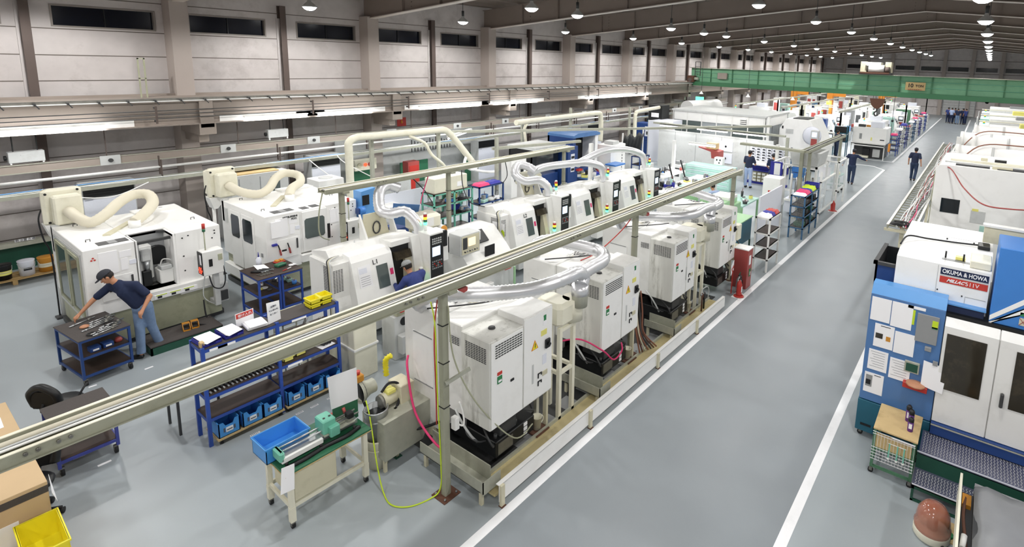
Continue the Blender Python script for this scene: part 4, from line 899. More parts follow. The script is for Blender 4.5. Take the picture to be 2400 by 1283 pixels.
b=B(); b.slab((0,0,0),(.34,.0,0),(.34,0.0,.62),(.0,0,.66),.01,'green'); b.put('panel',r)
b=B(); b.slab((-.02,-.014,.3),(.345,-.014,.26),(.34,-.014,.72),(-.05,-.014,.76),.002,'paper'); b.put('sheet',r)
on('black crumpled cloth lying along the bench under the device','cloth','dark_cloth',None,(2.62,6.17,.766),lambda b: b.tube(bez([(0,0,.01),(.2,-.01,.012),(.45,.01,.01),(.7,-.02,.014),(.9,.02,.01)]),.03,'black',6))
on('white sheet hanging over the left corner of the bench','paper','paper_sheet',None,(2.55,6.1,.77),lambda b: b.slab((-.03,.0,.1),(.1,-.03,.1),(.07,-.06,-.2),(-.07,-.03,-.2),.002,'paper'),0)
tote('large light blue crate at the rear left corner of the bench',2.5,6.42,.765,.5,.36,.2,'binblue',nm='crate',grp=None,cat='crate')
on('red tray behind the green board','tray','red_tray',None,(3.4,6.6,.8),lambda b: b.box(-.12,.06,-.05,.08,0,.03,'red',.006))
# pails stacked beside the bench
for k,(z,m,lab) in enumerate(((0,'cream','cream pail standing under the metal pail, right of the bench'),(.42,'steel','open steel pail stacked on the cream one, right of the bench'))):
    q=T('pail',lab,'pail',(3.82,6.28,z),0,'pails beside the bench'); b=B(); b.lathe([(.13,0),(.15,.4),(.158,.41),(.158,.43),(.145,.43),(.135,.1),(.001,.09)],(0,0,0),m,24); b.put('bucket',q)
    b=B(); b.lathe([(.152,.28),(.158,.29),(.152,.3)],(0,0,0),m,24,close=False); b.put('ring',q)
on('dark oily chips filling the steel pail','chips','oily_chips',None,(3.82,6.28,.42+.3),lambda b: b.cyl((0,0,0),(0,0,.05),.135,None,'black',20))
r=T('hose_stand','thin beige post with green hose end behind the pails','stand',(4.06,6.2,0)); b=B(); b.box(-.02,.02,-.02,.02,0.0,.75,'sage'); b.box(-.05,.05,-.05,.05,0,.01,'dkgreen'); b.put('post',r)
# cardboard boxes and yellow bin at lower left
def carton(lab,x,y,z,w,d,h,rz=0,tape=1,paper=0):
    q=T('cardboard_box',lab,'box',(x,y,z),rz,'cardboard boxes at the lower left'); b=B(); b.box(0,w,0,d,0,h,'cardboard',.003); b.put('carton',q)
    if tape: b=B(); b.box(-.001,w+.001,d*.3,d*.45,h-.0,h+.002,'mat_dark') if tape==1 else b.box(-.001,w+.001,-.002,d+.001,h-.12,h-.04,'mat_dark'); b.put('dark_band',q)
    if paper: b=B(); b.box(w*.2,w*.8,-.003,0,h*.3,h*.7,'paper'); b.put('sheet',q)
carton('long cardboard box with papers on it, by the near blue cart at the left edge',-.4,9.4,0,1.36,1.1,.72,0.0,0,0)
carton('tall cardboard box with a black band and printed sheet at the lower left edge',-.3,7.68,0,1.2,.72,1.0,.0,2,1)
carton('low cardboard box holding the yellow bin at the lower left corner',-.3,6.85,0,1.25,.75,.42,0.0,0,0)
on('white sheet on the long cardboard box at the left edge','paper','paper_sheet',None,(.55,9.75,.722),lambda b: b.slab((0,0,0),(.3,0,0),(.34,.3,0),(0,.26,0),.002,'paper'),.1)
on('white paper hanging at the corner of the tall cardboard box','paper','paper_sheet',None,(.92,7.75,.86),lambda b: b.slab((0,-.1,.0),(0.02,.12,.1),(.03,.1,-.02),(.03,-.1,-.12),.002,'paper'))
q=tote('translucent yellow bin at the lower left corner',.6,7.0,.42,.31,.6,.28,'yellow',-.03,'plastic_bin',None,'bin')
r=T('machine_corner','white machine corner with bolts at the left edge','machine',(.55,11.2,0)); b=B(); b.box(-.4,.2,-.2,.35,0,1.05,'white',.01); b.box(-.3,.1,-.1,.2,1.05,1.12,'galv'); b.put('body',r)
# ================================================================ right side: big machining centre with the blue cabinet
r=T('control_cabinet','tall blue cabinet covered with white notices, at the aisle corner of the right machine','cabinet',(8.6,.6,0))
b=B(); b.box(0,.28,-.49,.46,.62,2.32,'cabblue',.008); b.prism([(0,2.32),(.28,2.32),(.28,2.46),(.1,2.46)],'y',-.49,.46,'skyblue'); b.put('body',r)
b=B(); b.box(-.012,.28,-.49,.47,.1,.61,'teal',.006); b.box(-.02,-.01,-.3,.4,.2,.235,'black'); b.box(-.03,-.012,.1,.13,.12,.24,'teal'); b.box(-.03,-.012,.22,.25,.12,.24,'teal'); b.put('base',r)
for y in (-.4,.4): caster(r,.06,y,.04)
bd=[c for c in r.children if c.name.startswith('body')][0]
def sheet(y,z,w,h,kind,nm='notice_sheet'):
    b=B(); b.box(-.008,-.001,y-w,y,z-h,z,'paper' if kind!='b' else 'paper2')
    if kind in 'tb':
        for k in range(7):
            zz=z-.03-k*(h-.05)/7; b.box(-.010,-.007,y-w*.85,y-.1*w-(.02*(k%3)),zz-.004,zz,'print')
    if kind=='p': b.box(-.011,-.007,y-w*.45,y-w*.08,z-h*.62,z-h*.4,'glassbrown'); b.box(-.011,-.007,y-w*.85,y-w*.62,z-h*.66,z-h*.46,'ochre'); b.box(-.01,-.007,y-w*.8,y-w*.3,z-.03,z-.02,'ink')
    if kind=='g': b.box(-.011,-.007,y-w*.42,y-w*.08,z-h*.7,z-h*.12,'midgrey'); b.box(-.012,-.01,y-w*.35,y-w*.1,z-h*.6,z-h*.35,'ink'); b.box(-.01,-.007,y-w*.85,y-w*.5,z-.03,z-.02,'ink')
    o=b.put(nm,bd); return o
sheet(.44,2.28,.26,.36,'n'); sheet(.17,2.28,.27,.38,'n'); sheet(.36,1.88,.26,.36,'p'); sheet(.09,1.84,.26,.33,'n'); sheet(.40,1.46,.26,.32,'t'); sheet(.11,1.42,.27,.32,'t'); sheet(.42,1.08,.26,.32,'g')
b=B(); b.box(-.02,0,-.43,-.16,1.78,2.2,'midgrey',.004); b.box(-.024,-.018,-.42,-.35,2.03,2.14,'lime'); b.box(-.024,-.018,-.42,-.35,2.02,2.05,'greenprint'); b.put('pocket_holder',bd)
b=B(); b.box(-.006,0,-.13,-.07,2.0,2.22,'lime'); b.box(-.008,0,-.25,-.03,2.24,2.28,'paper'); b.put('tag_label',bd)
b=B(); b.box(-.03,0,-.27,-.08,1.28,1.45,'galv',.004); b.box(-.033,-.028,-.25,-.1,1.3,1.42,'dkgreen'); b.put('meter_box',bd)
b=B(); b.box(-.09,0,-.40,-.09,1.06,1.14,'red',.006); b.put('red_tray',r); b=B(); b.lathe([(.001,.05),(.06,.04),(.12,.02),(.13,0)],(-.06,-.25,1.14),'skin',10); b.put('rag',r)
b=B(); b.slab((-.03,-.6,1.5),(-.03,-.31,1.53),(-.06,-.31,1.16),(-.06,-.58,1.12),.003,'paper'); b.box(-.05,-.02,-.48,-.42,1.5,1.56,'midgrey'); b.put('hanging_sheet',r)
b=B(); b.box(-.05,0,-.38,-.3,1.68,1.74,'midgrey',.005); b.put('magnet_hook',r)
# upper white head with lettering
r=T('machining_centre','large white machining centre with double doors and red and navy nameplate, at the right edge','machine tool',(8.9,.2,0))
b=B(); b.prism([(0,2.2),(1.75,2.2),(1.75,3.02),(.62,3.0),(0,2.88)],'y',-.54,.62,'white2'); b.put('upper_housing',r); uh=LAST[0]
b=B(); b.slab((.15,.06,2.915),(1.1,.1,3.01),(1.1,-.36,3.01),(.15,-.45,2.915),.01,'midgrey'); b.box(.05,.5,-.53,-.28,2.9,3.0,'cream',.01); b.box(.2,.3,-.22,-.1,2.93,2.97,'paleyellow'); b.put('top_plate',uh)
for q in ((.2,.02),(.2,-.2),(.95,.05),(.95,-.3)):
    b=B(); b.cyl((q[0],q[1],2.93),(q[0],q[1],3.03),.012,None,'black',8); b.put('bolt',uh)
b=B(); b.box(-.006,.0,-.52,.05,2.74,2.84,'navy'); b.box(-.006,0,-.52,.05,2.715,2.74,'ltgrey'); b.box(-.006,0,-.52,.05,2.62,2.715,'redprint'); b.put('nameplate',r); npl=LAST[0]
text('lettering','OKUMA & HOWA',.082,'paper',npl,frame((-.009,-.235,2.79),(0,-1,0),(0,0,1)),sx=.8,bold=.0015)
text('lettering','MILLAC',.062,'paper',npl,frame((-.009,-.14,2.665),(0,-1,0),(0,0,1)),shear=.5,bold=.002)
text('lettering','511V',.078,'paper',npl,frame((-.009,-.34,2.665),(0,-1,0),(0,0,1)))
b=B(); b.box(-.004,0,.08,.084,2.22,2.86,'midgrey'); b.box(-.004,0,-.52,-.28,2.475,2.48,'midgrey'); b.box(-.004,0,-.28,-.276,2.22,2.478,'midgrey'); b.cyl((-.002,.06,2.5),(-.012,.06,2.5),.01,None,'black',8); b.cyl((-.002,-.24,2.48),(-.012,-.24,2.48),.01,None,'black',8); b.put('panel_seam',uh)
b=B(); b.box(-.12,.02,-.52,-.04,2.2,2.36,'navy'); b.box(-.13,.03,-.54,-.02,2.36,2.38,'skyblue'); b.box(-.2,1.6,-1.9,-.02,2.2,2.26,'black'); b.put('gap_frame',r)
b=B(); b.prism([(-.3,.66),(1.4,.66),(1.4,2.2),(-.18,2.2),(-.3,2.1)],'y',-2.0,-.10,'white'); b.put('lower_housing',r)
for (ya,yb,wa,wb,nm) in ((-.72,-.1,-.60,-.14,'l'),(-2.0,-.735,-1.9,-.92,'r')):
    b=B(); b.prism([(-.34,.68),(-.3,.68),(-.3,2.1),(-.2,2.2),(-.23,2.22),(-.34,2.12)],'y',ya,yb,'white'); b.put('door',r); d=LAST[0]
    b=B(); b.box(-.35,-.335,wa,wb,1.2,2.02,'glassbrown'); b.put('window',d)
    b=B()
    if nm=='r': b.box(-.4,-.34,-.86,-.82,1.2,1.4,'dkgrey',.01); b.put('handle',d)
b=B(); b.box(-.42,1.4,-2.0,-.1,.52,.67,'blue2'); b.box(-.43,-.41,-2.0,-.1,.655,.67,'galv'); b.put('base_band',r)
b=B(); b.box(0,1.7,-.1,.6,0,2.2,'ltgrey'); b.box(-.2,1.4,-2.0,-.1,.05,.52,'dkgreen'); b.put('bed',r)
b=B(); b.box(-.16,.6,-1.9,-.58,2.26,3.32,'mblue',.01); 
b.put('blue_guard',r); g=LAST[0]
b=B(); 
for (y0,z0,y1,z1,w) in ((-.58,2.36,-1.25,3.0,.07),(-.58,2.24,-1.4,2.95,.14)): b.slab((-.166,y0,z0),(-.166,y1,z1),(-.166,y1,z1-w*1.3),(-.166,y0,z0-w if z0-w>2.27 else 2.27),.004,'white2')
b.put('white_stripe',g)
b=B(); b.box(-.17,-.16,-.98,-.9,2.32,2.42,'beige'); b.bar((-.172,-.98,2.32),(-.172,-.9,2.42),.004,.006,'redcab'); b.bar((-.172,-.9,2.32),(-.172,-.98,2.42),.004,.006,'redcab'); b.box(-.17,-.16,-.98,-.9,2.45,2.5,'greenprint'); b.put('caution_label',g)
b=B(); b.box(1.0,1.1,-1.9,-.4,3.05,3.3,'beige',.005); b.box(.98,1.12,-1.9,-.38,3.3,3.33,'white'); b.put('cover_rail',r)
b=B(); b.box(.7,.95,-.5,-.35,3.0,3.06,'black',.01); b.tube(bez([(.3,.62,2.98),(.55,.55,3.06),(.7,.3,3.03),(.8,-.05,3.02),(.85,-.35,3.03)]),.013,'black',7); b.put('cable',r)
# dark chip bin on the conveyor
r=T('chip_bin','open dark blue chip bin behind the top of the blue cabinet','bin',(9.5,1.0,0))
b=B(); b.box(-.35,.7,-.25,-.22,2.2,2.62,'teal'); b.box(-.35,.7,.09,.12,2.2,2.62,'black'); b.box(-.35,-.32,-.25,.12,2.2,2.62,'blue2'); b.box(.67,.7,-.25,.12,2.2,2.62,'black'); b.box(-.35,.7,-.25,.12,2.2,2.23,'teal'); b.put('bin_shell',r)
b=B(); b.box(-.38,.73,.09,.15,2.6,2.65,'dkgrey'); b.box(-.38,-.32,-.28,.15,2.6,2.65,'dkgrey'); b.put('rim',r); b=B(); b.box(-.2,.6,-.2,.08,.0,2.2,'teal'); b.put('chute',r)
# steps
r=T('step_platform','two-level tread-plate step along the right machine, dark green framed','step',(7.62,.2,0))
b=B(); b.box(.37,.92,-2.2,-.02,.46,.5,'tread'); b.box(.0,.39,-.72,-.0,.22,.25,'tread'); b.put('tread_plate',r); tp=LAST[0]
b=B()
rowi=0
for (x0,x1,y0,y1,z) in ((.39,.9,-1.5,-.04,.5),(.02,.37,-.7,-.02,.25)):
    nx=int((x1-x0)/.035); ny=int((y0*-1+y1)/.035)
    for i in range(nx):
        for j in range(ny):
            x=x0+.0175+i*.035; y=y1-.0175-j*.035; s=1 if (i)%2 else -1
            b.bar((x-.012,y-s*.008,z+.001),(x+.012,y+s*.008,z+.001),.005,.004,'ltgrey')
o=b.put('chequer_pattern',tp); o['kind']='stuff'
b=B(); b.box(.37,.39,-2.2,-.0,.0,.47,'dkgreen'); b.box(.365,.372,-2.2,0,.485,.503,'paper2'); b.box(0,.02,-.72,0,.18,.24,'dkgreen'); b.box(0,.03,-.03,0,.0,.22,'dkgreen'); b.box(0,.03,-.72,-.69,0,.22,'dkgreen'); b.box(0,.03,-.72,0,.0,.03,'dkgreen'); b.box(-.004,.004,-.72,0,.238,.254,'paper2'); b.put('frame',r)
# ply-topped table with wire grid
r=T('side_table','ply-topped green steel table with white wire grid, beside the steps','table',(7.83,.2,0))
b=B(); b.box(0,.68,.0,.54,.68,.705,'ply',.004); b.put('top',r)
for (x,y) in ((.02,.02),(.02,.5),(.62,.02),(.62,.5)):
    b=B(); b.box(x,x+.035,y,y+.035,.08,.68,'cabgreen'); b.put('leg',r); caster(r,x+.018,y+.018,.035)
b=B(); b.box(.02,.055,.05,.5,.09,.12,'cabgreen'); b.box(.62,.65,.05,.5,.09,.12,'cabgreen'); b.box(.05,.62,.02,.05,.09,.12,'cabgreen'); b.box(.05,.62,.51,.54,.09,.12,'cabgreen'); b.box(.02,.05,.05,.5,.38,.41,'cabgreen'); b.put('rail',r)
b=B(); b.box(.03,.04,.06,.5,.38,.62,'ply'); b.put('back_board',r)
b=B()
for k in range(13): y=.03+k*.04; b.box(-.012,-.008,y-.0015,y+.0015,.24,.66,'paper')
for k in range(2): b.box(-.014,-.006,.02,.54,.62+k*.035,.623+k*.035,'paper')
for k in range(5): b.box(-.014,-.006,.02,.54,.24+k*.045,.243+k*.045,'paper')
b.box(-.014,-.008,.03,.3,.64,.655,'paper2'); b.put('wire_grid',r)
b=B(); b.box(-.016,-.01,.12,.34,.55,.556,'paper')
for k,y in enumerate((.14,.22,.32)): b.bar((-.03,y,.56),(-.03,y+.0,.36),.016,.02,'mint'); b.cyl((-.03,y,.35),(-.03,y-.0,.33),.018,None,'white',8)
b.put('hanging_tool_set',r)
for k,(x,y,h,lab) in enumerate(((8.2,.33,.23,'purple spray can with black cap, rear one on the ply table'),(8.05,.32,.2,'purple spray can standing in front of the other on the ply table'),(8.28,.37,.24,'black-capped purple can, leftmost on the ply table'))):
    t=T('spray_can',lab,'can',(x,y,.705),0,'purple cans on the ply table'); b=B(); b.lathe([(.035,0),(.036,.01),(.036,h*.7),(.02,h*.78)],(0,0,0),'purple',16); b.put('can',t); b=B(); b.lathe([(.036,h*.7),(.037,h*.9),(.02,h),(.001,h)],(0,0,0),'black',14,close=False); b.put('cap',t); b=B(); b.box(-.038,-.03,-.02,.02,h*.25,h*.6,'paper'); b.put('label',t)
# beacon
r=T('warning_beacon','big amber domed beacon with white base standing on the floor','beacon',(7.14,-.08,0))
b=B(); b.lathe([(.18,0),(.2,.03),(.2,.09),(.195,.11)],(0,0,0),'cream',28); b.put('base',r)
b=B(); b.lathe([(.195,.11),(.2,.16),(.175,.19),(.185,.24),(.17,.33),(.12,.41),(.05,.445),(.001,.45)],(0,0,0),'amber',28,close=False); b.put('dome',r)
b=B(); b.cyl((0,0,.1),(0,0,.3),.06,.05,'galv',14); b.put('reflector',r); b=B(); b.tube(bez([(-.15,-.12,.04),(-.25,-.2,.04),(-.35,-.28,.08),(-.4,-.34,.3)]),.02,'black',8); b.put('cable',r)
r=T('covered_machine','object under a grey tarp with a white edge panel, lower right corner','machine',(5.2,-.3,0))
b=B(); b.prism([(0,0),(2.15,0),(2.2,.68),(0,.68)],'y',-2,-.14,'dkgrey'); b.put('body',r)
pts=[];n=14;mm=16
b=B(); V=[]
rnd=random.Random(5)
for i in range(n+1):
    for j in range(mm+1):
        V.append((.0+2.22*i/n, -.14-1.9*j/mm, .72+.02*sin(i*1.1+j*.6)+.014*sin(j*2.1-i)+rnd.random()*.008-(.05 if j==0 else 0)))
b.add(V,[(i*(mm+1)+j,(i+1)*(mm+1)+j,(i+1)*(mm+1)+j+1,i*(mm+1)+j+1) for i in range(n) for j in range(mm)],'tarp',True)
b.add([(2.22,-.14-1.9*j/mm,.72) for j in range(mm+1)]+[(2.28,-.14-1.9*j/mm,.3+.03*sin(j)) for j in range(mm+1)],[(j,j+1,mm+2+j,mm+1+j) for j in range(mm)],'tarp',True); o=b.put('tarp',r); md=o.modifiers.new('s','SOLIDIFY'); md.thickness=.006
b=B(); b.box(0,2.2,-.01,.015,.45,.8,'cream'); b.put('edge_panel',r)
b=B(); b.box(0,2.18,-.14,-.01,.55,.57,'dkgrey'); b.tube(bez([(2.1,-.07,.6),(1.7,-.05,.62),(1.2,-.09,.6),(.9,-.06,.63)]),.018,'rust',7); b.cyl((1.2,-.06,.6),(1.35,-.07,.64),.03,None,'white',12); b.box(1.9,2.1,-.12,-.03,.57,.62,'ochre'); b.put('inner_channel',r)
r=T('oil_can_holder','small green and white plate with round holes beside the beacon','plate',(7.32,-.24,.0)); b=B(); b.box(-.18,.18,-.1,.1,.0,.02,'ply'); b.put('board',r); b=B(); b.cyl((.05,.02,.02),(.05,.02,.05),.05,None,'greenprint',16); b.cyl((-.08,-.02,.02),(-.08,-.02,.05),.05,None,'greenprint',16); b.put('cap_set',r)
b=B()
for (x,y) in ((8.45,.95),(7.95,.88),(7.6,.55)): b.box(x-.01,x+.01,y-.08,y+.06,0,.002,'paper'); b.box(x-.05,x+.01,y+.05,y+.07,0,.002,'paper')
tag(b.put('floor_marking'),'faint white tape corner marks on floor near the ply table','tape')
# ladder cable tray along the right of the aisle
r=T('cable_ladder','cable ladder full of cables along the right side of the aisle','cable tray',(12.7,1.18,2.3))
b=B()
for y in (-.27,.24): b.box(0,17,y-.012,y+.012,-.04,.05,'traypaint'); b.box(0,17,y-.025,y+.025,.045,.052,'white')
b.put('side_rail',r)
for k in range(60):
    b=B(); b.box(.15+k*.28,.19+k*.28,-.27,.24,-.02,.0,'traypaint'); b.put('rung',r)
rnd=random.Random(11)
cols=['white','ltgrey','paper2','dkgrey','pink','redcab','ltgrey','white','paper','redcab','white','ltgrey']
for k in range(12):
    y0=-.22+k*.024
    b=B(); b.tube(bez([(x*1.3,y0+(rnd.random()-.5)*.1+ (.0 if x<4 else .0),.02+rnd.random()*.05) for x in range(14)],4),.011,cols[k],5); b.put('cable',r)
b=B()
for k in range(5): b.tube([(.16+.1*cos(a*pi/8)*(1+.1*k)-.0, .21*sin(a*pi/8)*(1-.06*k),.04+.014*k) for a in range(17)],.011,['black','dkgrey'][k%2],6)
b.put('cable_coil',r)
b=B(); b.box(.0,.08,-.3,.3,-.09,-.04,'beige'); b.box(.35,.43,-.05,.03,-2.3,-.05,'beige'); b.put('end_bracket',r)
for x in (3,8,13): b=B(); b.box(x,x+.06,-.3,-.24,-2.3,-.03,'beige'); b.put('post',r)
duct('long reddish cable drooping across the white machine top to the right',[(17.0,1.0,2.75),(15.9,.6,3.25),(15.2,.2,2.9),(14.6,-.2,2.7),(14.4,-.7,2.72),(14.4,-1.3,2.8)],.016,'cable','redcab','power_cable','cables',0,.1,6,8)
# big white machine behind
r=T('machining_centre','huge white machine body with a square black window, behind the cable ladder','machine tool',(15.9,-.6,0))
b=B(); b.prism([(1.45,0),(1.45,3.15),(1.38,3.28),(1.25,3.3),(-3.5,3.3),(-3.5,0)],'x',0,2.6,'white2'); b.put('housing',r)
b=B(); b.box(-.012,0,.85,1.25,2.1,2.46,'glassdark',.0); b.put('window',r)
b=B(); b.box(-.01,0,.3,.6,1.95,2.25,'ltgrey'); b.box(-.014,-.009,.45,.58,2.24,2.3,'paleyellow'); b.box(-.01,0,.26,.38,.9,1.9,'seafoam'); b.put('plate',r)
b=B(); b.box(-.35,0,-1.4,-.55,1.8,2.6,'dkgrey',.02); b.box(-.37,-.34,-1.4,-.75,2.1,2.5,'blackgloss'); b.box(-.38,-.3,-1.5,-.7,1.7,2.1,'white2',.01); b.put('side_console',r)
b=B(); b.box(-.95,-.1,.62,1.12,1.72,1.78,'midgrey',.01); b.box(-1.0,-.1,.9,1.3,1.3,1.72,'white2',.012); b.box(-1.01,-.99,1.0,1.2,1.5,1.62,'black'); b.box(-.7,-.5,.6,.7,1.2,1.7,'redcab'); b.box(-.8,-.3,.2,.6,.9,1.5,'green',.01); b.box(-.95,-.15,.7,1.25,.3,1.3,'dkgrey'); b.put('pendant_box',r)
b=B(); b.box(.15,.35,.35,1.05,3.3,3.34,'dkgrey'); b.box(.15,.45,-1.4,.2,3.3,3.32,'ink'); b.box(.16,.3,-.1,.3,3.3,3.36,'beige'); b.box(.9,1.0,-1.5,1.2,3.3,3.36,'cream'); b.box(1.3,1.45,.4,.55,3.3,3.4,'beige'); b.box(1.3,1.45,.0,.25,3.3,3.38,'black'); b.box(.55,.6,-1.5,1.3,3.3,3.33,'ltgrey'); b.put('roof_slot',r)
b=B(); b.box(.0,2.6,1.45,1.47,.3,3.1,'sage'); b.put('edge_trim',r)
# ================================================================ things along the left wall
r=T('crane_walkway','narrow steel walkway plate between runway beam and wall','walkway',(0,RY+.14,4.2))
b=B(); b.box(-6,81,0,1.2,-.02,.0,'beampaint'); b.box(-6,81,1.2,1.22,-.02,.06,'beampaint'); b.put('plate',r)
# socket duct and pipes below the beam
r=T('socket_trunking','long grey-brown steel trunking with round sockets along the wall','trunking',(0,18.2,2.55))
b=B(); b.box(-6,44,-.05,.05,0,.22,'beampaint'); b.box(-6,44,-.07,.0,.2,.22,'galv'); b.box(-6,44,-.07,.0,0,.02,'galv'); b.put('channel',r)
for x in (4.05,6.7,9.2,12.1,15.2,18,21,24,27,30): b=B(); b.box(x-.2,x+.2,-.085,-.05,.0,.24,'ltgrey',.005); b.cyl((x,-.085,.12),(x,-.12,.12),.05,None,'dkgrey',14); b.put('socket_plate',r)
for x in range(-2,44,3):
    b=B(); b.box(x-.01,x+.01,-.02,0,.2,1.1,'brownsteel'); b.box(x-.02,x+.02,-.03,.1,1.0,1.04,'brownsteel'); b.put('hanger',r)
r=T('wall_pipe','thin pale pipe running the length of the wall under the trunking','pipe',(0,18.0,2.38)); b=B(); b.tube([(-6,0,0),(44,0,0)],.035,'white',10); b.put('pipe',r)
for x in range(-4,44,3): b=B(); b.box(x-.012,x+.012,-.03,.03,-.2,.3,'brownsteel'); b.put('hanger',r)
r=T('cable_tray','low cable tray with loose white and blue cables along the left wall','cable tray',(0,17.7,2.1))
b=B(); b.box(-6,36,-.15,.15,-.02,0,'galv'); b.box(-6,36,-.16,-.14,-.02,.07,'galv'); b.box(-6,36,.14,.16,-.02,.07,'galv'); b.put('channel',r)
rnd=random.Random(9)
for k in range(5):
    b=B(); b.tube(bez([(-6+x*1.4,-.1+.045*k+(rnd.random()-.5)*.06,.02+rnd.random()*.07) for x in range(30)],3),.012,['white','ltgrey','dkgrey','white','skyblue'][k],5); b.put('cable',r)
for x in range(-4,36,3): b=B(); b.box(x-.015,x+.015,.14,.17,-.05,.5,'brownsteel'); b.put('hanger',r)
def loop(lab,pts): duct(lab,pts,.014,'cable','white','hanging_cable','white cables hanging along the wall',0,.1,6,8)
loop('white cable drooping from the wall tray over the first wall heater',[(2.9,17.6,2.1),(3.3,17.4,1.95),(3.9,17.4,1.88),(4.6,17.5,2.1)])
loop('white cable dropping from the wall tray behind the first mist collector',[(2.9,17.5,2.1),(2.8,17.2,1.9),(2.85,16.9,1.4),(2.8,16.6,1.0)])
loop('white cable hanging from the wall tray before the second wall heater',[(8.7,17.5,2.15),(8.8,17.0,1.9),(9.1,16.4,1.5),(9.6,16.0,1.2)])
loop('white cable hanging from the wall tray, right of the second wall heater',[(9.6,17.5,2.2),(9.6,17.0,2.0),(10.0,16.2,1.6),(10.4,15.6,1.3)])
# boxes on hangers: white unit lights
for k,(x,y,z,lab) in enumerate(((2.6,18.3,2.9,'white boxed hoist unit hanging at the far left of the wall'),(8.15,18.3,2.95,'white boxed hoist unit hanging below the strip light gap'))):
    r=T('hanging_unit',lab,'unit',(x,y,z),0,'white hanging units'); b=B(); b.box(-.3,.3,-.1,.1,-.1,.16,'ltgrey',.01); b.box(-.28,-.25,-.1,-.05,-.16,-.1,'white2'); b.box(.25,.28,-.1,-.05,-.16,-.1,'white2'); b.put('case',r)
    b=B(); b.cyl((-.32,0,.02),(-.36,0,.02),.06,None,'black',12); b.box(-.1,.1,-.11,-.1,.06,.1,'ltgrey'); b.cyl((-.2,0,.16),(-.2,0,.62),.012,None,'dkgrey',6); b.cyl((.2,0,.16),(.2,0,.62),.012,None,'dkgrey',6); b.put('hanger',r)
# wall heaters / air conditioners
def ac(lab,x,y,h,w):
    r=T('floor_air_conditioner',lab,'air conditioner',(x,y,0),0,'big air conditioners by the wall')
    b=B(); b.box(0,w,0,.5,0,h,'ltgrey',.01); b.put('cabinet',r); b=B(); b.box(.03,w-.03,-.012,0,h-.36,h-.06,'black')
    b.put('grille',r)
    for k in range(4): b=B(); b.box(.04,w-.04,-.03,-.01,h-.33+k*.07,h-.325+k*.07,'dkgrey'); b.put('louvre',r)
    b=B(); b.box(.02,w-.02,-.01,0,.1,h-.38,'paper2',.004); b.box(.05,.2,-.014,-.01,h-.42,h-.41,'print'); b.put('front_panel',r)
ac('large white air conditioner with black grille, behind the open machining centre',3.4,18.0,2.15,1.05)
ac('large white air conditioner with black grille, right of the second white machine',9.0,18.0,2.15,1.0)
ac('white air conditioner against the wall beyond the blue machines',24.6,18.3,2.0,1.4)
ac('white air conditioner with black grille midway along the left wall',16.5,18.3,1.9,1.2)
r=T('white_unit','white box unit with a round top vent before the second wall air conditioner','unit',(8.0,15.6,0)); b=B(); b.box(0,.75,0,.7,0,1.85,'white2',.01); b.put('case',r); b=B(); b.lathe([(.2,0),(.2,.015),(.1,.02)],(.38,.35,1.85),'ltgrey',20); b.put('vent',r)
r=T('machine_cabin','pale machine cabin with brown top behind the closed machining centre','machine',(6.35,17.2,0)); b=B(); b.box(0,1.55,0,1.1,.0,2.0,'ltgrey',.01); b.put('cabin',r); b=B(); b.box(-.02,1.3,.02,1.1,2.0,2.03,'ply'); b.put('top_board',r)
b=B(); b.box(1.05,1.3,-.012,0,1.35,1.85,'glassgrey'); b.put('window',r); b=B(); b.box(.2,.22,-.01,0,.2,1.9,'midgrey'); b.box(.75,.77,-.01,0,.2,1.9,'midgrey'); b.put('seam',r)
# green partition with shelf and pails
r=T('green_partition','dark green low partition with beige ledge at the far left wall','partition',(-4,19.2,0)); b=B(); b.box(0,7.2,0,.05,0,.62,'dkgreen'); b.put('panel',r); b=B(); b.box(0,7.2,-.2,.05,.62,.72,'galv'); b.box(6.3,6.65,-.21,-.2,.74,.8,'paper'); b.put('ledge',r)
text('lettering','廃油置き場',.07,'ink',r,frame((6.48,-.212,.77),(1,0,0),(0,0,1)))
r=T('pallet','wooden pallet under the row of pails at the left wall','pallet',(1.2,17.95,0)); b=B()
for k in range(5): b.box(0,1.75,.02+k*.14,.12+k*.14,.1,.12,'pallet')
for k in range(3): b.box(.05+k*.8,.13+k*.8,0,.7,0,.1,'pallet')
b.put('deck',r)
for k,(x,m,m2,lab) in enumerate(((1.95,'black','paleyellow','black pail with yellow band, leftmost on the pallet'),(2.33,'paper2','ink','white pail with black writing on the pallet'),(2.66,'ochre','beige','brown and grey pail, third on the pallet'),(2.98,'blue','white','blue pail with white lid at the right end of the row'))):
    q=T('oil_pail',lab,'pail',(x,18.2,.12),0,'pails on the wooden pallet'); b=B(); b.lathe([(.13,0),(.145,.33),(.152,.34),(.152,.36),(.001,.36)],(0,0,0),m,20); b.put('pail_body',q); b=B(); b.lathe([(.1415,.12),(.144,.22)],(0,0,0),m2,20,close=False) if k!=1 else b.box(-.07,.07,-.146,-.14,.14,.2,'ink'); b.put('label_band',q)
    b=B(); b.tube(bez([(-.15,0,.3),(-.1,-.14,.2),(.1,-.14,.2),(.15,0,.3)]),.005,'ltgrey',5); b.put('handle',q)
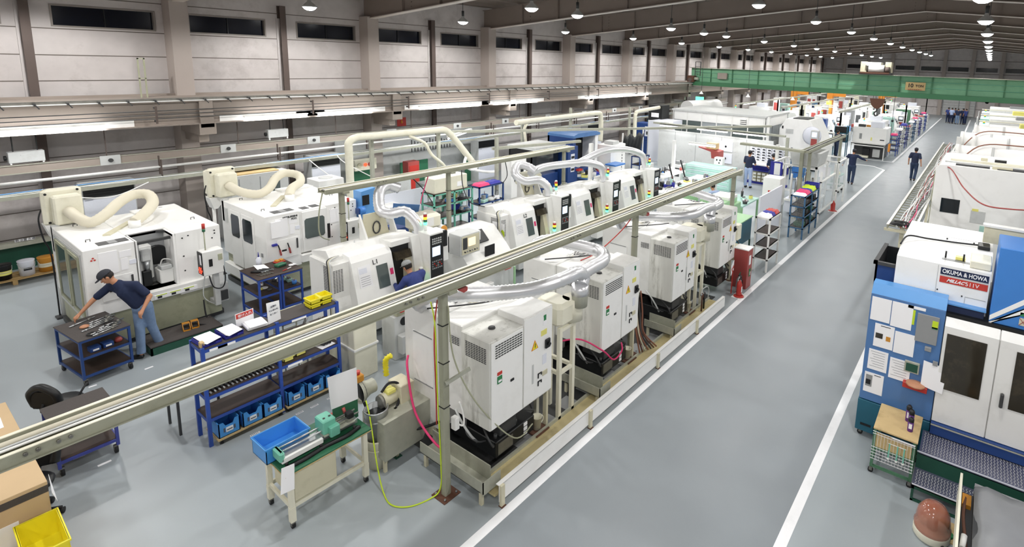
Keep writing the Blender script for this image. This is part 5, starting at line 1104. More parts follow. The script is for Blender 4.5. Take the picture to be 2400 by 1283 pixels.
# white lagged duct work
def wduct(lab,pts,rad,m='cream'): duct(lab,pts,rad,'duct',m,'vent_duct','cream air ducts over the machines',.012,.12,16,5)
wduct('cream air duct rising and running along behind the second grey tray',[(8.6,15,.1),(8.6,15,1.2),(8.6,15,2.7),(8.62,15,3.0),(8.85,15,3.12),(9.4,15,3.12),(11.5,15,3.1),(12.0,15,3.08),(12.25,14.95,2.9),(12.6,14.8,2.4),(12.9,14.6,1.9)],.11)
wduct('thin cream branch duct drooping from the big cream air duct',[(10.6,14.95,3.0),(10.9,14.6,2.8),(11.1,14.5,2.4),(11.5,14.4,2.0),(11.6,14.4,1.6)],.05)
wduct('looped cream hose at the end of the big cream air duct',[(12.7,14.7,2.1),(12.55,14.6,1.85),(12.8,14.5,1.65),(13.1,14.6,1.75),(12.95,14.7,1.95),(12.8,14.6,1.7),(13.2,14.3,1.55),(13.7,14.2,1.5)],.05,'white2')
wduct('long cream air duct over the blue machines, ending in a downward bend',[(16.5,16,2.9),(19,16,2.92),(21,16,2.95),(22.3,16,2.95),(22.6,16,2.8),(22.65,16,2.0),(22.65,16,1.5)],.12)
wduct('cream air duct standing beyond the blue machines, bent at the top',[(25.3,15.6,.1),(25.3,15.6,2.4),(25.35,15.6,2.75),(25.7,15.6,2.9),(28.4,15.6,3.0)],.1)
wduct('short cream duct dropping left of the blue machines',[(17.2,16,2.8),(16.9,15.9,2.6),(16.9,15.8,2.0),(16.9,15.8,1.2)],.06)
for k,(x,y,h) in enumerate(((9.5,15.3,3.0),(12.0,15.3,3.1),(12.9,13.4,2.9),(17.2,16.3,3.0),(20.4,16.2,3.3),(24.4,15.4,3.2))):
    tag(B().box(x-.05,x+.05,y-.05,y+.05,0,h,'galv').put('support_post'),['beige support post left under the big cream duct','beige support post right under the big cream duct','white post beside the looped cream hose','beige post left of the blue machines','tall pale post rising among the blue machines','tall pale post beyond the blue machines'][k],'post','posts under the ducts')
# tall ladder on the crane walkway, far left
r=T('wall_ladder','narrow steel ladder frame standing above the runway at the far left','ladder',(5.0,18.6,4.2)); b=B(); b.box(-.08,-.05,-.02,.02,0,1.05,'sage'); b.box(.05,.08,-.02,.02,0,1.05,'sage'); b.box(-.08,.08,-.02,.02,1.02,1.05,'sage'); b.box(-.08,.08,-.02,.02,.5,.52,'sage'); b.put('frame',r)
# wall panel area: green doors, red cabinet, fire sign
for k,(x,w) in enumerate(((10.9,.7),(12.9,.6),(13.6,.6),(16.2,.7))):
    tag(B().box(x,x+w,18.8,18.86,0,1.3,'green').put('green_locker_door'),'green '+['door panel behind the control boxes','door panel, left of a pair behind the racks','door panel, right of a pair behind the racks','door panel right of the white electrical cabinet'][k],'door panel','green door panels')
r=T('fire_hose_cabinet','red fire cabinet by the left wall behind the second tray','cabinet',(12.4,17.6,0)); b=B(); b.box(0,.5,0,.35,0,1.55,'redcab',.01); b.put('cabinet',r); b=B(); b.box(.05,.45,-.01,0,.3,1.4,'red'); b.put('door',r)
r=T('fire_sign','red fire sign with a flame on the left wall','sign',(13.2,19.1,2.9)); b=B(); b.box(-.2,.2,-.02,0,-.17,.17,'red'); b.put('plate',r); b=B(); b.lathe([(.001,-.08),(.05,-.03),(.03,.04),(.001,.09)],(0,-.02,0),'orange',8); b.put('flame',r)
r=T('wall_control_box','beige control box with two red lamps and a dial by the wall','control box',(10.7,18.3,1.35)); b=B(); b.box(0,.85,0,.2,0,.4,'cream',.01); b.put('case',r); b=B(); b.cyl((.6,0,.2),(.6,-.03,.2),.09,None,'red',16); b.cyl((.4,0,.2),(.4,-.03,.2),.06,None,'led_r',16); b.cyl((.17,0,.2),(.17,-.03,.2),.08,None,'beige',16); b.put('lamp_set',r)
r=T('white_wall_panel','long white wall lining with a hanging rail of tools','wall panel',(10.5,19.2,0)); b=B(); b.box(0,7.6,0,.08,.0,2.4,'ltgrey'); b.put('panel',r)
for k in range(14): b=B(); b.box(3.2+k*.15,3.215+k*.15,-.04,0,1.6,2.1-.06*(k%3),'dkgrey'); b.put('hanging_tool',r)
r=T('electrical_cabinet','tall white electrical cabinet with dark meters behind lathe L2','cabinet',(13.4,13.2,0)); b=B(); b.box(0,.75,0,.5,0,2.1,'white2',.01); b.put('cabinet',r)
b=B(); 
for x in (.15,.45): b.box(x,x+.15,-.012,0,1.6,1.85,'glassdark'); b.box(x,x+.15,-.012,0,1.3,1.5,'glassdark')
b.put('meter',r)
# ================================================================ middle distance
def rack(lab,X,Y,w,d,h,lv,m,tops=(),grp='open racks beside the aisle',shelf='wood_top',name='storage_rack',fill=()):
    r=T(name,lab,'rack',(X,Y,0),0,grp); t=.045
    b=B()
    for x in ([0,w-t] if w<1.3 else [0,w/2,w-t]):
        for y in (0,d-t): b.box(x,x+t,y,y+t,0,h,m)
    for z in lv+[h]:
        for y in (0,d-t): b.box(0,w,y,y+t,z-.04,z,m)
        for x in (0,w-t): b.box(x,x+t,0,d,z-.04,z,m)
    b.put('frame',r)
    for z in lv+[h]: b=B(); b.box(.01,w-.01,.01,d-.01,z-.01,z,shelf); b.put('shelf',r)
    return r
def cover(lab,x,y,z,w,d,h,m,grp='coloured cloths on the racks'):
    n=8; b=B(); rnd=random.Random(int(x*100)); V=[]
    for i in range(n+1):
        for j in range(n+1):
            e=min(i,n-i,j,n-j); V.append((w*i/n,d*j/n,(h if e>0 else .0)+rnd.random()*h*.35*(e>0)))
    b.add(V,[(i*(n+1)+j,(i+1)*(n+1)+j,(i+1)*(n+1)+j+1,i*(n+1)+j+1) for i in range(n) for j in range(n)],m,True)
    b.box(.01,w-.01,.01,d-.01,0,.01,m); o=b.put('cloth'); o.location=(x,y,z); return tag(o,lab,'cloth',grp)
rack('white rack with dark shelves beside the aisle, behind the red cabinet',14.25,4.38,.95,.42,1.52,[.37,.72,1.09],'white')
cover('white cloth on top of the white rack',14.27,4.42,1.52,.32,.36,.07,'paper'); cover('dark blue cloth on top of the white rack',14.58,4.42,1.52,.26,.36,.07,'cloth_blue'); cover('red cloth on top of the white rack',14.84,4.42,1.52,.34,.36,.07,'red')
rack('steel blue rack with mesh end beside the aisle, pink and lime cloths on top',17.85,4.42,1.75,.48,1.45,[.38,.76,1.1],'steelblue')
b=B()
for k in range(14): b.box(17.86,17.865,4.44+k*.033,4.443+k*.033,.38,1.4,'ltgrey')
for k in range(30): b.box(17.86,17.865,4.44,4.88,.38+k*.034,.383+k*.034,'ltgrey')
tag(b.put('wire_mesh'),'wire mesh panel closing the end of the steel blue rack','mesh')
cover('white cloth at the near end of the steel blue rack',17.87,4.45,1.45,.3,.42,.05,'paper'); cover('pink cloth on the steel blue rack',18.15,4.45,1.45,.5,.42,.08,'pink'); cover('dark blue cloth on the steel blue rack',18.62,4.45,1.45,.22,.42,.07,'cloth_blue'); cover('lime green cloth on the steel blue rack',18.84,4.45,1.45,.5,.42,.1,'lime')
tote('dark blue open tray at the far end of the steel blue rack',19.36,4.44,1.45,.3,.44,.16,'cloth_blue',nm='deep_tray',grp=None,cat='tray')
for k,(x,z,m) in enumerate(((18.0,.39,'green'),(18.4,.39,'dkgrey'),(18.9,.77,'green'),(18.3,.77,'black'),(19.2,1.11,'black'),(18.2,1.11,'dkgrey'),(19.0,.39,'dkgreen'))):
    on(['green part box, bottom shelf of the steel blue rack, near end','grey part box on the bottom shelf of the steel blue rack','green part box on the middle shelf of the steel blue rack','black part box on the middle shelf of the steel blue rack','black part box at the far end of the steel blue rack top shelf','grey part box on the upper shelf of the steel blue rack','dark green part box at far end of the bottom shelf'][k],'box','part_box','part boxes in the steel blue rack',(x,4.48,z),lambda b: b.box(0,.28,0,.3,0,.13,m,.01))
# red cabinet, extinguishers
r=T('red_cabinet','red cabinet with white top beside the aisle at the end of the guard rail','cabinet',(12.8,4.42,0)); b=B(); b.box(0,.34,0,.36,0,1.02,'redcab',.006); b.put('body',r); b=B(); b.box(-.01,.35,-.01,.37,1.02,1.045,'white2'); b.put('top',r)
b=B(); b.box(.1,.22,-.006,0,.62,.86,'paper'); b.box(.15,.26,-.006,0,.3,.5,'greenprint'); b.box(.2,.24,-.01,-.004,.33,.42,'paper'); b.put('label',r)
r=T('extinguisher_stand','white base plate with red ring under the extinguishers','stand',(12.3,4.4,0)); b=B(); b.box(-.14,.2,-.12,.14,0,.015,'white2'); b.put('plate',r); b=B(); b.lathe([(.13,.015),(.11,.04),(.08,.05),(.075,.015)],(-.01,-.0,0),'red',18); b.put('ring',r)
def ext(lab,x,y,m,mt):
    r=T('fire_extinguisher',lab,'extinguisher',(x,y,.015),0,'fire extinguishers by the red cabinet'); b=B(); b.lathe([(.062,0),(.066,.03),(.066,.3),(.045,.37),(.022,.39),(.02,.43)],(0,0,0),m,18); b.put('cylinder',r)
    b=B(); b.box(-.02,.07,-.015,.015,.42,.45,'black'); b.bar((-.01,0,.45),(.09,0,.5),.02,.01,mt); b.put('valve',r); b=B(); b.tube(bez([(.03,0,.42),(.09,-.03,.38),(.085,-.03,.2),(.075,-.03,.1)]),.01,'black',6); b.put('hose',r); b=B(); b.box(-.03,.03,-.068,-.062,.12,.26,'paper'); b.put('label',r)
ext('red fire extinguisher at the end of the guard rail, nearer one','x' and 12.29,4.4,'red','black'); ext('silver fire extinguisher with dark green head behind the red one',12.5,4.5,'steel','dkgreen')
r=T('sign_board','white board with red writing behind the extinguishers','sign',(12.35,4.62,0)); b=B(); b.box(-.012,.012,-.01,.01,0,.6,'red'); b.put('post',r); b=B(); b.slab((-.12,0,.5),(.14,.04,.56),(.14,.04,.82),(-.12,0,.74),.01,'paper'); b.put('board',r); text('lettering','消火器',.075,'redprint',r,frame((.01,.006,.65),(1,.15,.2),(0,.1,1)))
# boxes on a post at the end of the near tray
for k,(z,m,lab) in enumerate(((1.35,'cream','upper beige switch box on the far tray post'),(.8,'beige','lower beige switch box on the far tray post'))):
    r=T('switch_box',lab,'switch box',(13.15,4.98,z),0,'switch boxes on the far tray post'); b=B(); b.box(-.13,.1,-.18,.02,-.2,.2,m,.01); b.put('case',r); b=B(); b.tube(bez([(0,-.05,-.2),(.06,-.15,-.32),(.02,-.2,-.5),(.06,-.1,-.7)]),.018,'dkgrey',6); b.put('cable',r)
r=T('valve_stand','rusty valve and hoses standing in the pan beyond the third lathe','valve',(10.75,4.68,.12)); b=B(); b.cyl((0,0,0),(0,0,.42),.02,None,'rust',8); b.cyl((.16,.02,0),(.16,.02,.38),.022,None,'black',8); b.lathe([(.001,-.01),(.09,0),(.001,.02)],(.16,.03,.3),'rust',14,ax='y'); b.cyl((-.08,0,.4),(.08,0,.4),.015,None,'steel',8); b.put('pipe',r)
b=B(); b.tube(bez([(-.08,0,.42),(0,0,.52),(.2,-.02,.52),(.3,-.02,.4),(.32,0,.2)]),.012,'ltgrey',7); b.put('hose',r)
r=T('pipe_bundle','bundle of brown pipes and hoses hanging between second and third lathes','pipes',(8.3,4.95,0)); 
for k in range(7): b=B(); b.tube(bez([(-.05+.04*k,.0+.02*(k%3),1.3),(-.1+.05*k,-.05+.03*(k%2),.9),(-.05+.04*k,-.1,.5),(.0+.07*k,-.15-.02*k,.16)]),.016,['copper','rust','beige','copper','dkgrey','rust','copper'][k],6); b.put('pipe',r)
b=B(); b.box(-.05,.15,0,.2,1.1,1.45,'cream',.01); b.put('switch_box',r)
# white partitions and pale green benches behind the white rack
b=B(); b.box(15.6,17.7,5.15,5.19,.35,1.75,'paper2'); tag(b.put('partition_panel'),'white flat partition panel behind the white rack','panel')
b=B(); b.box(20.2,22.4,4.52,4.56,.4,1.5,'clear'); b.box(20.2,20.23,4.5,4.58,0,1.9,'white'); b.box(22.4,22.43,4.5,4.58,0,1.9,'white'); b.box(20.2,22.4,4.5,4.58,.35,.4,'white'); b.box(20.2,22.4,4.5,4.58,1.5,1.54,'white'); tag(b.put('clear_screen'),'clear plastic screen in a white frame near the cross aisle','screen')
def block(nm,lab,cat,X,Y,parts,grp=None,rz=0):
    r=T(nm,lab,cat,(X,Y,0),rz,grp)
    for (n,bs) in parts:
        b=B()
        for q in bs: b.box(*q[:6],q[6],.012 if min(abs(q[1]-q[0]),abs(q[3]-q[2]),abs(q[5]-q[4]))>.08 else 0)
        b.put(n,r)
    return r
block('grinding_machine','pale green machine with sloping front, behind the fourth aisle lathe','machine',15.3,6.1,[('body',[(0,1.3,0,1.0,0,1.25,'palegreen'),(.1,1.2,.1,.9,1.25,1.4,'palegreen')]),('tray',[(-.3,.3,-.2,.25,1.25,1.32,'white2'),(-.26,.26,-.16,.2,1.315,1.33,'dkgrey')]),('cover',[(.5,1.2,.1,.7,1.4,1.5,'white')]),('side',[(-.02,0,.1,.9,.2,1.0,'palegreen')])])
block('pale_green_cabinet','pale green box machine left of the grey tray end','machine',16.0,7.6,[('body',[(0,.6,0,.6,0,1.35,'palegreen')]),('head',[(.1,.5,.1,.5,1.35,1.55,'seafoam')]),('panel',[(-.02,0,.1,.5,.7,1.1,'white')])])
block('tool_chest','dark teal chest with white notices on legs, behind the red cabinet','chest',14.0,5.15,[('body',[(0,1.0,0,.5,.62,1.28,'teal')]),('top',[(-.02,1.02,-.02,.52,1.28,1.31,'palegreen')]),('notice_sheet',[(-.01,0,.05,.25,.95,1.1,'paper'),(-.01,0,.05,.25,.75,.9,'paper')]),('leg',[(0,.04,0,.04,0,.62,'dkgreen')]),('leg',[(.96,1.0,0,.04,0,.62,'dkgreen')]),('leg',[(0,.04,.46,.5,0,.62,'dkgreen')]),('leg',[(.96,1.0,.46,.5,0,.62,'dkgreen')])])
block('white_locker','white locker with a red label behind the partition panel','locker',18.6,5.5,[('body',[(0,.6,0,.6,0,1.75,'white2')]),('label',[(-.01,0,.1,.4,1.2,1.3,'red')]),('door',[(-.015,0,.03,.57,.1,1.1,'white')])])
block('work_bench','cluttered bench with silver cases behind the pale green machine','workbench',17.3,6.3,[('top',[(0,1.6,0,.8,.85,.9,'seafoam')]),('leg',[(0,.06,0,.06,0,.85,'palegreen')]),('leg',[(1.54,1.6,0,.06,0,.85,'palegreen')]),('leg',[(0,.06,.74,.8,0,.85,'palegreen')]),('leg',[(1.54,1.6,.74,.8,0,.85,'palegreen')])])
rnd=random.Random(21)
CL=['white2','dkgrey','steel','cloth_blue','ltgrey','redcab','paper','black','seafoam','paleyellow','mblue']
CN={'white2':'white','dkgrey':'dark grey','steel':'silver','cloth_blue':'dark blue','ltgrey':'light grey','redcab':'red','paper':'white','black':'black','seafoam':'pale green','paleyellow':'pale yellow','mblue':'blue'}
def litter(where,grp,x0,x1,y0,y1,z,n,s=.14):
    for k in range(n):
        m=CL[rnd.randrange(len(CL))]; kind=rnd.randrange(4); w=s*(.5+rnd.random()); h=s*(.4+rnd.random()*.9)
        nm=['parts_box','tool_pot','instrument','folded_cloth'][kind]
        def fn(b):
            if kind==0: b.box(-w/2,w/2,-w/3,w/3,0,h*.7,m,.006); b.box(-w/2.4,w/2.4,-w/4,w/4,h*.7,h*.75,'dkgrey')
            elif kind==1: b.cyl((0,0,0),(0,0,h*.8),w*.3,w*.34,m,12); b.cyl((0,0,h*.8),(w*.1,0,h*1.3),.008,None,'steel',5); b.cyl((0,0,h*.8),(-w*.15,.02,h*1.2),.008,None,'redcab',5)
            elif kind==2: b.box(-w/2,w/2,-w/3,w/3,0,h*.4,m,.006); b.box(-w/4,w/6,-w/5,w/5,h*.4,h,'midgrey',.006); b.cyl((w*.2,0,h*.4),(w*.2,0,h*.7),w*.08,None,'dkgrey',8)
            else: b.lathe([(w*.5,0),(w*.5,h*.2),(w*.3,h*.35),(.001,h*.4)],(0,0,0),m,9)
        o=on(CN[m]+' '+nm.replace('_',' ')+' '+where,nm.split('_')[-1],nm,grp,(x0+(x1-x0)*rnd.random(),y0+(y1-y0)*rnd.random(),z),fn,rnd.random()*3)
        x,y=o.location.x,o.location.y
litter('on the cluttered bench behind the green machine','things on the cluttered bench',17.4,18.8,6.35,7.0,.9,9,.2)
# second alley: long white benches with tools before the mint drawer cabinet
for k,(x,y,w,d,lab) in enumerate(((17.2,9.2,1.6,.9,'white work bench at the end of the middle row'),(19.2,8.9,2.0,.9,'white work bench strewn with tools, left of the seated person'),(19.6,10.6,2.0,.8,'white work bench beyond the middle row lathes'))):
    block('work_bench',lab,'workbench',x,y,[('top',[(0,w,0,d,.82,.88,'white2')]),('leg',[(0,.06,0,.06,0,.82,'white')]),('leg',[(w-.06,w,0,.06,0,.82,'white')]),('leg',[(0,.06,d-.06,d,0,.82,'white')]),('leg',[(w-.06,w,d-.06,d,0,.82,'white')]),('drawer_unit',[(.1,.6,.1,d-.1,.3,.82,'paper2')])],'white work benches past the middle row')
    litter('on the '+['first','second','third'][k]+' white bench past the middle row','things on the white benches',x+.1,x+w-.1,y+.1,y+d-.1,.88,10,.22)
for k in range(3): on('black angled display arm over the white benches, '+['nearest','middle','farthest'][k],'arm','display_arm','black arms over the white benches',(17.8+k*1.2,9.7+.1*k,.88),lambda b: (b.bar((0,0,0),(.1,.3,.7),.03,.06,'black'),b.box(-.1,.1,-.02,.06,.0,.04,'dkgrey')))
block('fan_machine','white machine head with a sloping shield beyond the last middle lathe','machine',17.4,10.5,[('body',[(0,1.2,0,1.0,.0,1.2,'white2')]),('shield',[(.1,1.0,-.1,.0,.9,1.7,'white')]),('meter',[(-.02,0,.2,.5,.8,1.0,'dkgrey'),(-.02,0,.6,.8,.8,1.1,'ltgrey')])])
r=T('drawer_cabinet','mint blue drawer cabinet with long drawers before the white partition','cabinet',(22.6,8.9,0)); b=B(); b.box(0,.8,0,2.2,0,1.0,'seafoam',.01); b.put('carcass',r)
for k in range(5): b=B(); b.box(-.02,0,.03,2.17,.08+k*.18,.24+k*.18,'seafoam'); b.box(-.035,-.015,.1,2.1,.21+k*.18,.235+k*.18,'paper2'); b.put('drawer',r)
block('radial_stand','white stand with display, left end of the mint drawer cabinet','stand',22.5,11.3,[('body',[(0,.6,0,.5,0,.9,'white2')]),('display',[(-.02,0,.05,.45,.35,.75,'dkgrey')]),('dial',[(.1,.5,.1,.4,.9,1.05,'midgrey')])])
r=T('orange_hopper','orange red metal hopper chute above the mint cabinet','hopper',(24.3,10.2,0)); b=B(); b.prism([(-.1,1.15),(.25,1.15),(.3,1.45),(.95,1.6),(.95,1.64),(-.1,1.5)],'x',-.3,.3,'redcab'); b.box(-.05,.05,-.05,.1,.0,1.15,'redcab'); b.put('chute',r); b=B(); b.box(-.2,.2,.1,.6,1.56,1.85,'ply',.01); b.put('carton',r)
block('control_box','white control box with black dials beside the orange hopper','control box',23.3,9.6,[('case',[(0,.3,0,.4,1.0,1.35,'white2')]),('dial',[(-.01,0,.08,.14,1.2,1.28,'ink'),(-.01,0,.24,.3,1.2,1.28,'ink'),(-.01,0,.12,.18,1.08,1.14,'ink')])])
# white partition wall, lit by strip lights
r=T('white_partition','long white partition wall across the bay before the glazed office','partition',(25.6,8.05,0)); b=B(); b.box(0,.06,0,6.2,0,2.0,'ltgrey'); b.put('panel',r)
for y in (1.3,2.6,4.0,5.2): b=B(); b.box(-.008,0,y,y+.02,0,2.0,'midgrey'); b.put('seam',r)
b=B(); b.box(-.02,.08,0,6.2,2.0,2.06,'ltgrey'); b.put('top_rail',r)
for k,(z) in enumerate((1.55,.95)): b=B(); b.box(-.03,0,2.0,2.7,z-.25,z+.25,'paper2'); b.cyl((-.03,2.35,z),(-.06,2.35,z),.05,None,'black',12); b.put('hatch',r)
def strip2(lab,x,y,z,L,rz,e=30):
    t=T('strip_light',lab,'light',(x,y,z),rz,'strip lights over the benches'); b=B(); b.box(-L/2,L/2,-.06,.06,.03,.09,'white'); b.put('housing',t); b=B(); b.tube([(-L/2,0,0),(L/2,0,0)],.028,'tube_glow',8); b.put('tube',t)
    ld=bpy.data.lights.new('s','AREA'); ld.shape='RECTANGLE'; ld.size=L; ld.size_y=.06; ld.energy=e; lo=bpy.data.objects.new('strip_lamp',ld); COL.objects.link(lo); lo.parent=t; lo.location=(0,0,-.04)
strip2('fluorescent strip light before the white partition, nearest the aisle',24.9,9.0,2.35,1.6,pi/2,14); strip2('fluorescent strip light before the white partition, left of the first',24.9,10.9,2.35,1.6,pi/2,14); strip2('fluorescent strip light at the left end of the white partition',24.9,13.0,2.35,1.6,pi/2,14)
strip2('fluorescent strip light above the white wall lining and racks',13.2,15.6,2.75,2.2,.5,60); strip2('fluorescent strip light over the mint benches by the seated person',21.0,9.6,2.2,1.2,pi/2,50)
for k,(x0,y0,x1,y1,z,lab) in enumerate(((13.0,15.8,24.9,8.0,2.85,'long grey light rail crossing diagonally from the wall to the office'),(24.9,7.3,24.9,14.2,2.45,'light rail running along the top of the white partition'),(12.9,13.6,16.5,12.6,2.5,'short white light rail over the electrical cabinet'))):
    b=B(); b.bar((x0,y0,z),(x1,y1,z),.12,.09,'galv'); tag(b.put('light_rail'),lab,'rail','overhead light rails')
# posts
for k,(x,y,h,m,lab) in enumerate(((22.7,6.95,2.35,'white','white square post beside the two standing men'),(15.3,11.2,2.7,'white','white post at the end of the middle row of lathes'),(20.8,10.8,2.3,'white2','bright white post in front of the white partition'),(20.3,5.3,2.6,'traypaint','beige post of the tray by the white hood'),(24.9,7.2,2.4,'galv','grey post at the right end of the partition'),(28.8,9.4,2.9,'white','white post at the office corner'))):
    tag(B().box(x-.06,x+.06,y-.06,y+.06,0,h,m).box(x-.14,x+.14,y-.14,y+.14,0,.015,'galv').put('support_post'),lab,'post','posts in the middle bays')
r=T('cable_tray','third cable tray section rising toward the standing pair of workers','cable tray',(0,5.0,2.62)); b=B(); b.box(19.5,25.5,-.14,-.11,0,.1,'traypaint'); b.box(19.5,25.5,.11,.14,0,.1,'traypaint'); b.box(19.5,25.5,-.14,.14,0,.01,'traypaint'); b.bar((19.5,.0,.05),(19.7,2.4,.05),.25,.08,'traypaint'); b.put('channel',r)
for k in range(3): b=B(); b.tube(bez([(19.6+x*.8,-.06+.05*k+(rnd.random()-.5)*.03,.06+rnd.random()*.03) for x in range(8)],3),.012,['dkgrey','black','white'][k],5); b.put('cable',r)
for x in (20.2,25.2): b=B(); b.box(x-.05,x+.05,-.05,.05,-2.62,0,'traypaint'); b.put('post',r)
# tool wall with sorting bins before the two men
r=T('bin_rack','blue rack with rows of small sorting bins in front of the two men','rack',(25.2,7.2,0)); b=B(); b.box(0,.3,0,1.9,0,.1,'cloth_blue'); b.box(.25,.3,0,1.9,0,1.9,'white2'); b.box(0,.3,0,1.9,.62,.68,'cloth_blue'); b.box(-.35,.3,0,1.9,.95,1.0,'white2'); b.box(.1,.3,0,1.9,.68,.95,'cloth_blue'); b.box(-.3,-.26,0,.04,0,.95,'green'); b.box(-.3,-.26,1.86,1.9,0,.95,'green'); b.put('frame',r)
for i in range(7):
    for j in range(6):
        b=B(); b.box(.16,.25,.06+i*.26,.26+i*.26,1.1+j*.13,1.2+j*.13,'paper2'); b.box(.15,.162,.09+i*.26,.22+i*.26,1.11+j*.13,1.16+j*.13,'ink'); b.put('sorting_bin',r)
for i in range(6):
    for j in range(3):
        b=B(); b.box(-.05,.1,.3+i*.22,.48+i*.22,.12+j*.16,.25+j*.16,'beige'); b.box(-.056,-.05,.33+i*.22,.45+i*.22,.15+j*.16,.21+j*.16,'paper'); b.put('drawer_bin',r)
# white-framed machine near the cross aisle
r=T('framed_machine','white framed machine with a white hood and blue instruction board','machine',(20.6,4.8,0))
b=B()
for (x,y) in ((0,0),(0,1.6),(1.7,0),(1.7,1.6)): b.box(x,x+.07,y,y+.07,0,1.95,'white')
for z in (.55,1.9): b.box(0,1.77,0,.07,z,z+.07,'white'); b.box(0,1.77,1.6,1.67,z,z+.07,'white'); b.box(0,.07,0,1.67,z,z+.07,'white'); b.box(1.7,1.77,0,1.67,z,z+.07,'white')
b.put('frame',r); b=B(); b.prism([(.0,2.0),(.9,2.0),(1.0,2.45),(.3,2.5),(-.1,2.5)],'x',-.1,1.2,'ltgrey'); b.put('hood',r)
b=B(); b.box(-.06,-.02,1.25,1.7,.85,2.0,'cloth_blue'); b.box(-.065,-.06,1.32,1.55,1.5,1.95,'paper'); b.box(-.065,-.06,1.32,1.6,1.15,1.4,'paper2'); b.box(-.065,-.06,1.3,1.6,.95,1.0,'redcab'); b.put('board',r)
b=B(); b.box(.1,1.65,.1,1.1,.1,.62,'paper2'); b.put('bed',r)
for k in range(14):
    b=B(); x=.15+.5*rnd.random(); y=.15+.065*k; z=.62+rnd.random()*.2
    b.cyl((x,y,.62),(x,y,1.2+rnd.random()*.6),.03+.02*rnd.random(),None,['steel','steel_d','white','galv','rust'][k%5],8); b.put('column',r)
r=T('clear_cabinet','clear-walled white framed cabinet with a hanging white sheet, near the pushed cart','cabinet',(22.9,4.5,0)); b=B()
for (x,y) in ((0,0),(0,.8),(1.4,0),(1.4,.8)): b.box(x,x+.06,y,y+.06,0 if (x,y)!=(0,0) else 0,1.9,'white')
for z in (.7,1.86): b.box(0,1.46,0,.06,z,z+.05,'white'); b.box(0,.06,0,.86,z,z+.05,'white'); b.box(1.4,1.46,0,.86,z,z+.05,'white')
b.put('frame',r); b=B(); b.box(.0,.01,.06,.8,.1,.72,'clear'); b.box(.06,1.4,.0,.01,.75,1.86,'clear'); b.box(.0,.01,.06,.8,.75,1.86,'clear'); b.put('pane',r); b=B(); b.box(-.02,-.01,.3,.75,1.2,1.65,'paper'); b.put('sheet',r)
r=T('red_stand','red extinguisher on its stand below the clear cabinet','extinguisher',(22.45,4.5,0)); b=B(); b.lathe([(.18,0),(.12,.04),(.09,.05),(.09,.3),(.05,.36),(.03,.42)],(0,0,0),'red',16); b.put('body',r); b=B(); b.box(-.22,.22,-.14,.14,-.0,.012,'white'); b.put('plate',r)
# glazed office
r=T('glazed_office','white prefabricated office room with a row of windows and flat roof','office',(29,9.65,0))
b=B(); L=5.6
b.box(0,.08,0,L,2.28,2.8,'white2'); b.box(0,.08,0,L,0,1.42,'white2'); b.box(0,4,0,.08,2.28,2.8,'white2'); b.box(0,4,0,.08,0,1.42,'white2'); b.box(0,4,L-.08,L,0,2.8,'white2'); b.box(3.92,4,0,L,0,2.8,'white2'); b.put('wall',r)
b=B(); b.box(-.06,4.06,-.06,L+.06,2.8,2.9,'ltgrey'); b.put('roof',r)
for k in range(7):
    b=B(); y=k*(L-.06)/6; b.box(-.02,.1,y,y+.06,0,2.8,'white'); b.put('mullion',r)
for k in range(6):
    b=B(); y=k*(L-.06)/6; b.box(.03,.045,y+.06,y+(L-.06)/6,1.42,2.28,'glassgrey' if k not in (2,3) else 'clear'); b.put('window',r)
for k in range(3): b=B(); b.box(.2+k*1.2,1.3+k*1.2,.03,.045,1.42,2.28,'clear'); b.put('side_window',r)
b=B()
for k in range(3): b.bar((-.05,1.05,2.42+k*.1),(-.05,1.4,2.42+k*.1),.09,.05,'white2'); b.box(-.03,-.02,1.05,1.4,2.36+k*.1,2.38+k*.1,'ink')
b.put('louvre_vent',r)
b=B(); b.box(1.0,1.05,2.6,3.9,1.3,2.2,'paper'); b.box(.9,1.5,.4,4.8,.7,.78,'white2'); b.put('white_board',r)
# blue machines near the wall
r=T('enclosed_machine','black-fronted machine under a pale canopy, left of the blue cabinet','machine',(15.4,13.9,0)); b=B(); b.box(0,1.6,.2,1.4,.0,1.0,'blue2',.01); b.box(0,1.6,1.35,1.4,1.0,2.1,'black'); b.box(0,.05,.2,1.4,1.0,2.1,'black'); b.put('body',r); b=B(); b.box(-.1,1.7,-.1,1.4,2.1,2.2,'ltgrey'); b.put('canopy',r); b=B(); b.box(0,1.6,.2,.24,1.3,2.08,'glassdark'); b.put('curtain',r)
litter('at the foot of the black-fronted machine','parts around the blue machines',15.4,17.0,13.4,13.85,.35,10,.3)
r=T('blue_control_cabinet','tall blue cabinet with white meter panel between the dark machines','cabinet',(17.15,13.7,0)); b=B(); b.box(0,.65,0,.7,0,2.05,'blue2',.01); b.put('cabinet',r); b=B(); b.box(.18,.42,-.012,0,1.0,1.75,'paper2'); 
for k in range(4): b.box(.2,.4,-.02,-.01,1.05+k*.17,1.15+k*.17,'ink')
b.put('meter_panel',r); b=B(); b.box(.55,.8,-.15,0,1.0,1.08,'red'); b.put('red_bracket',r)
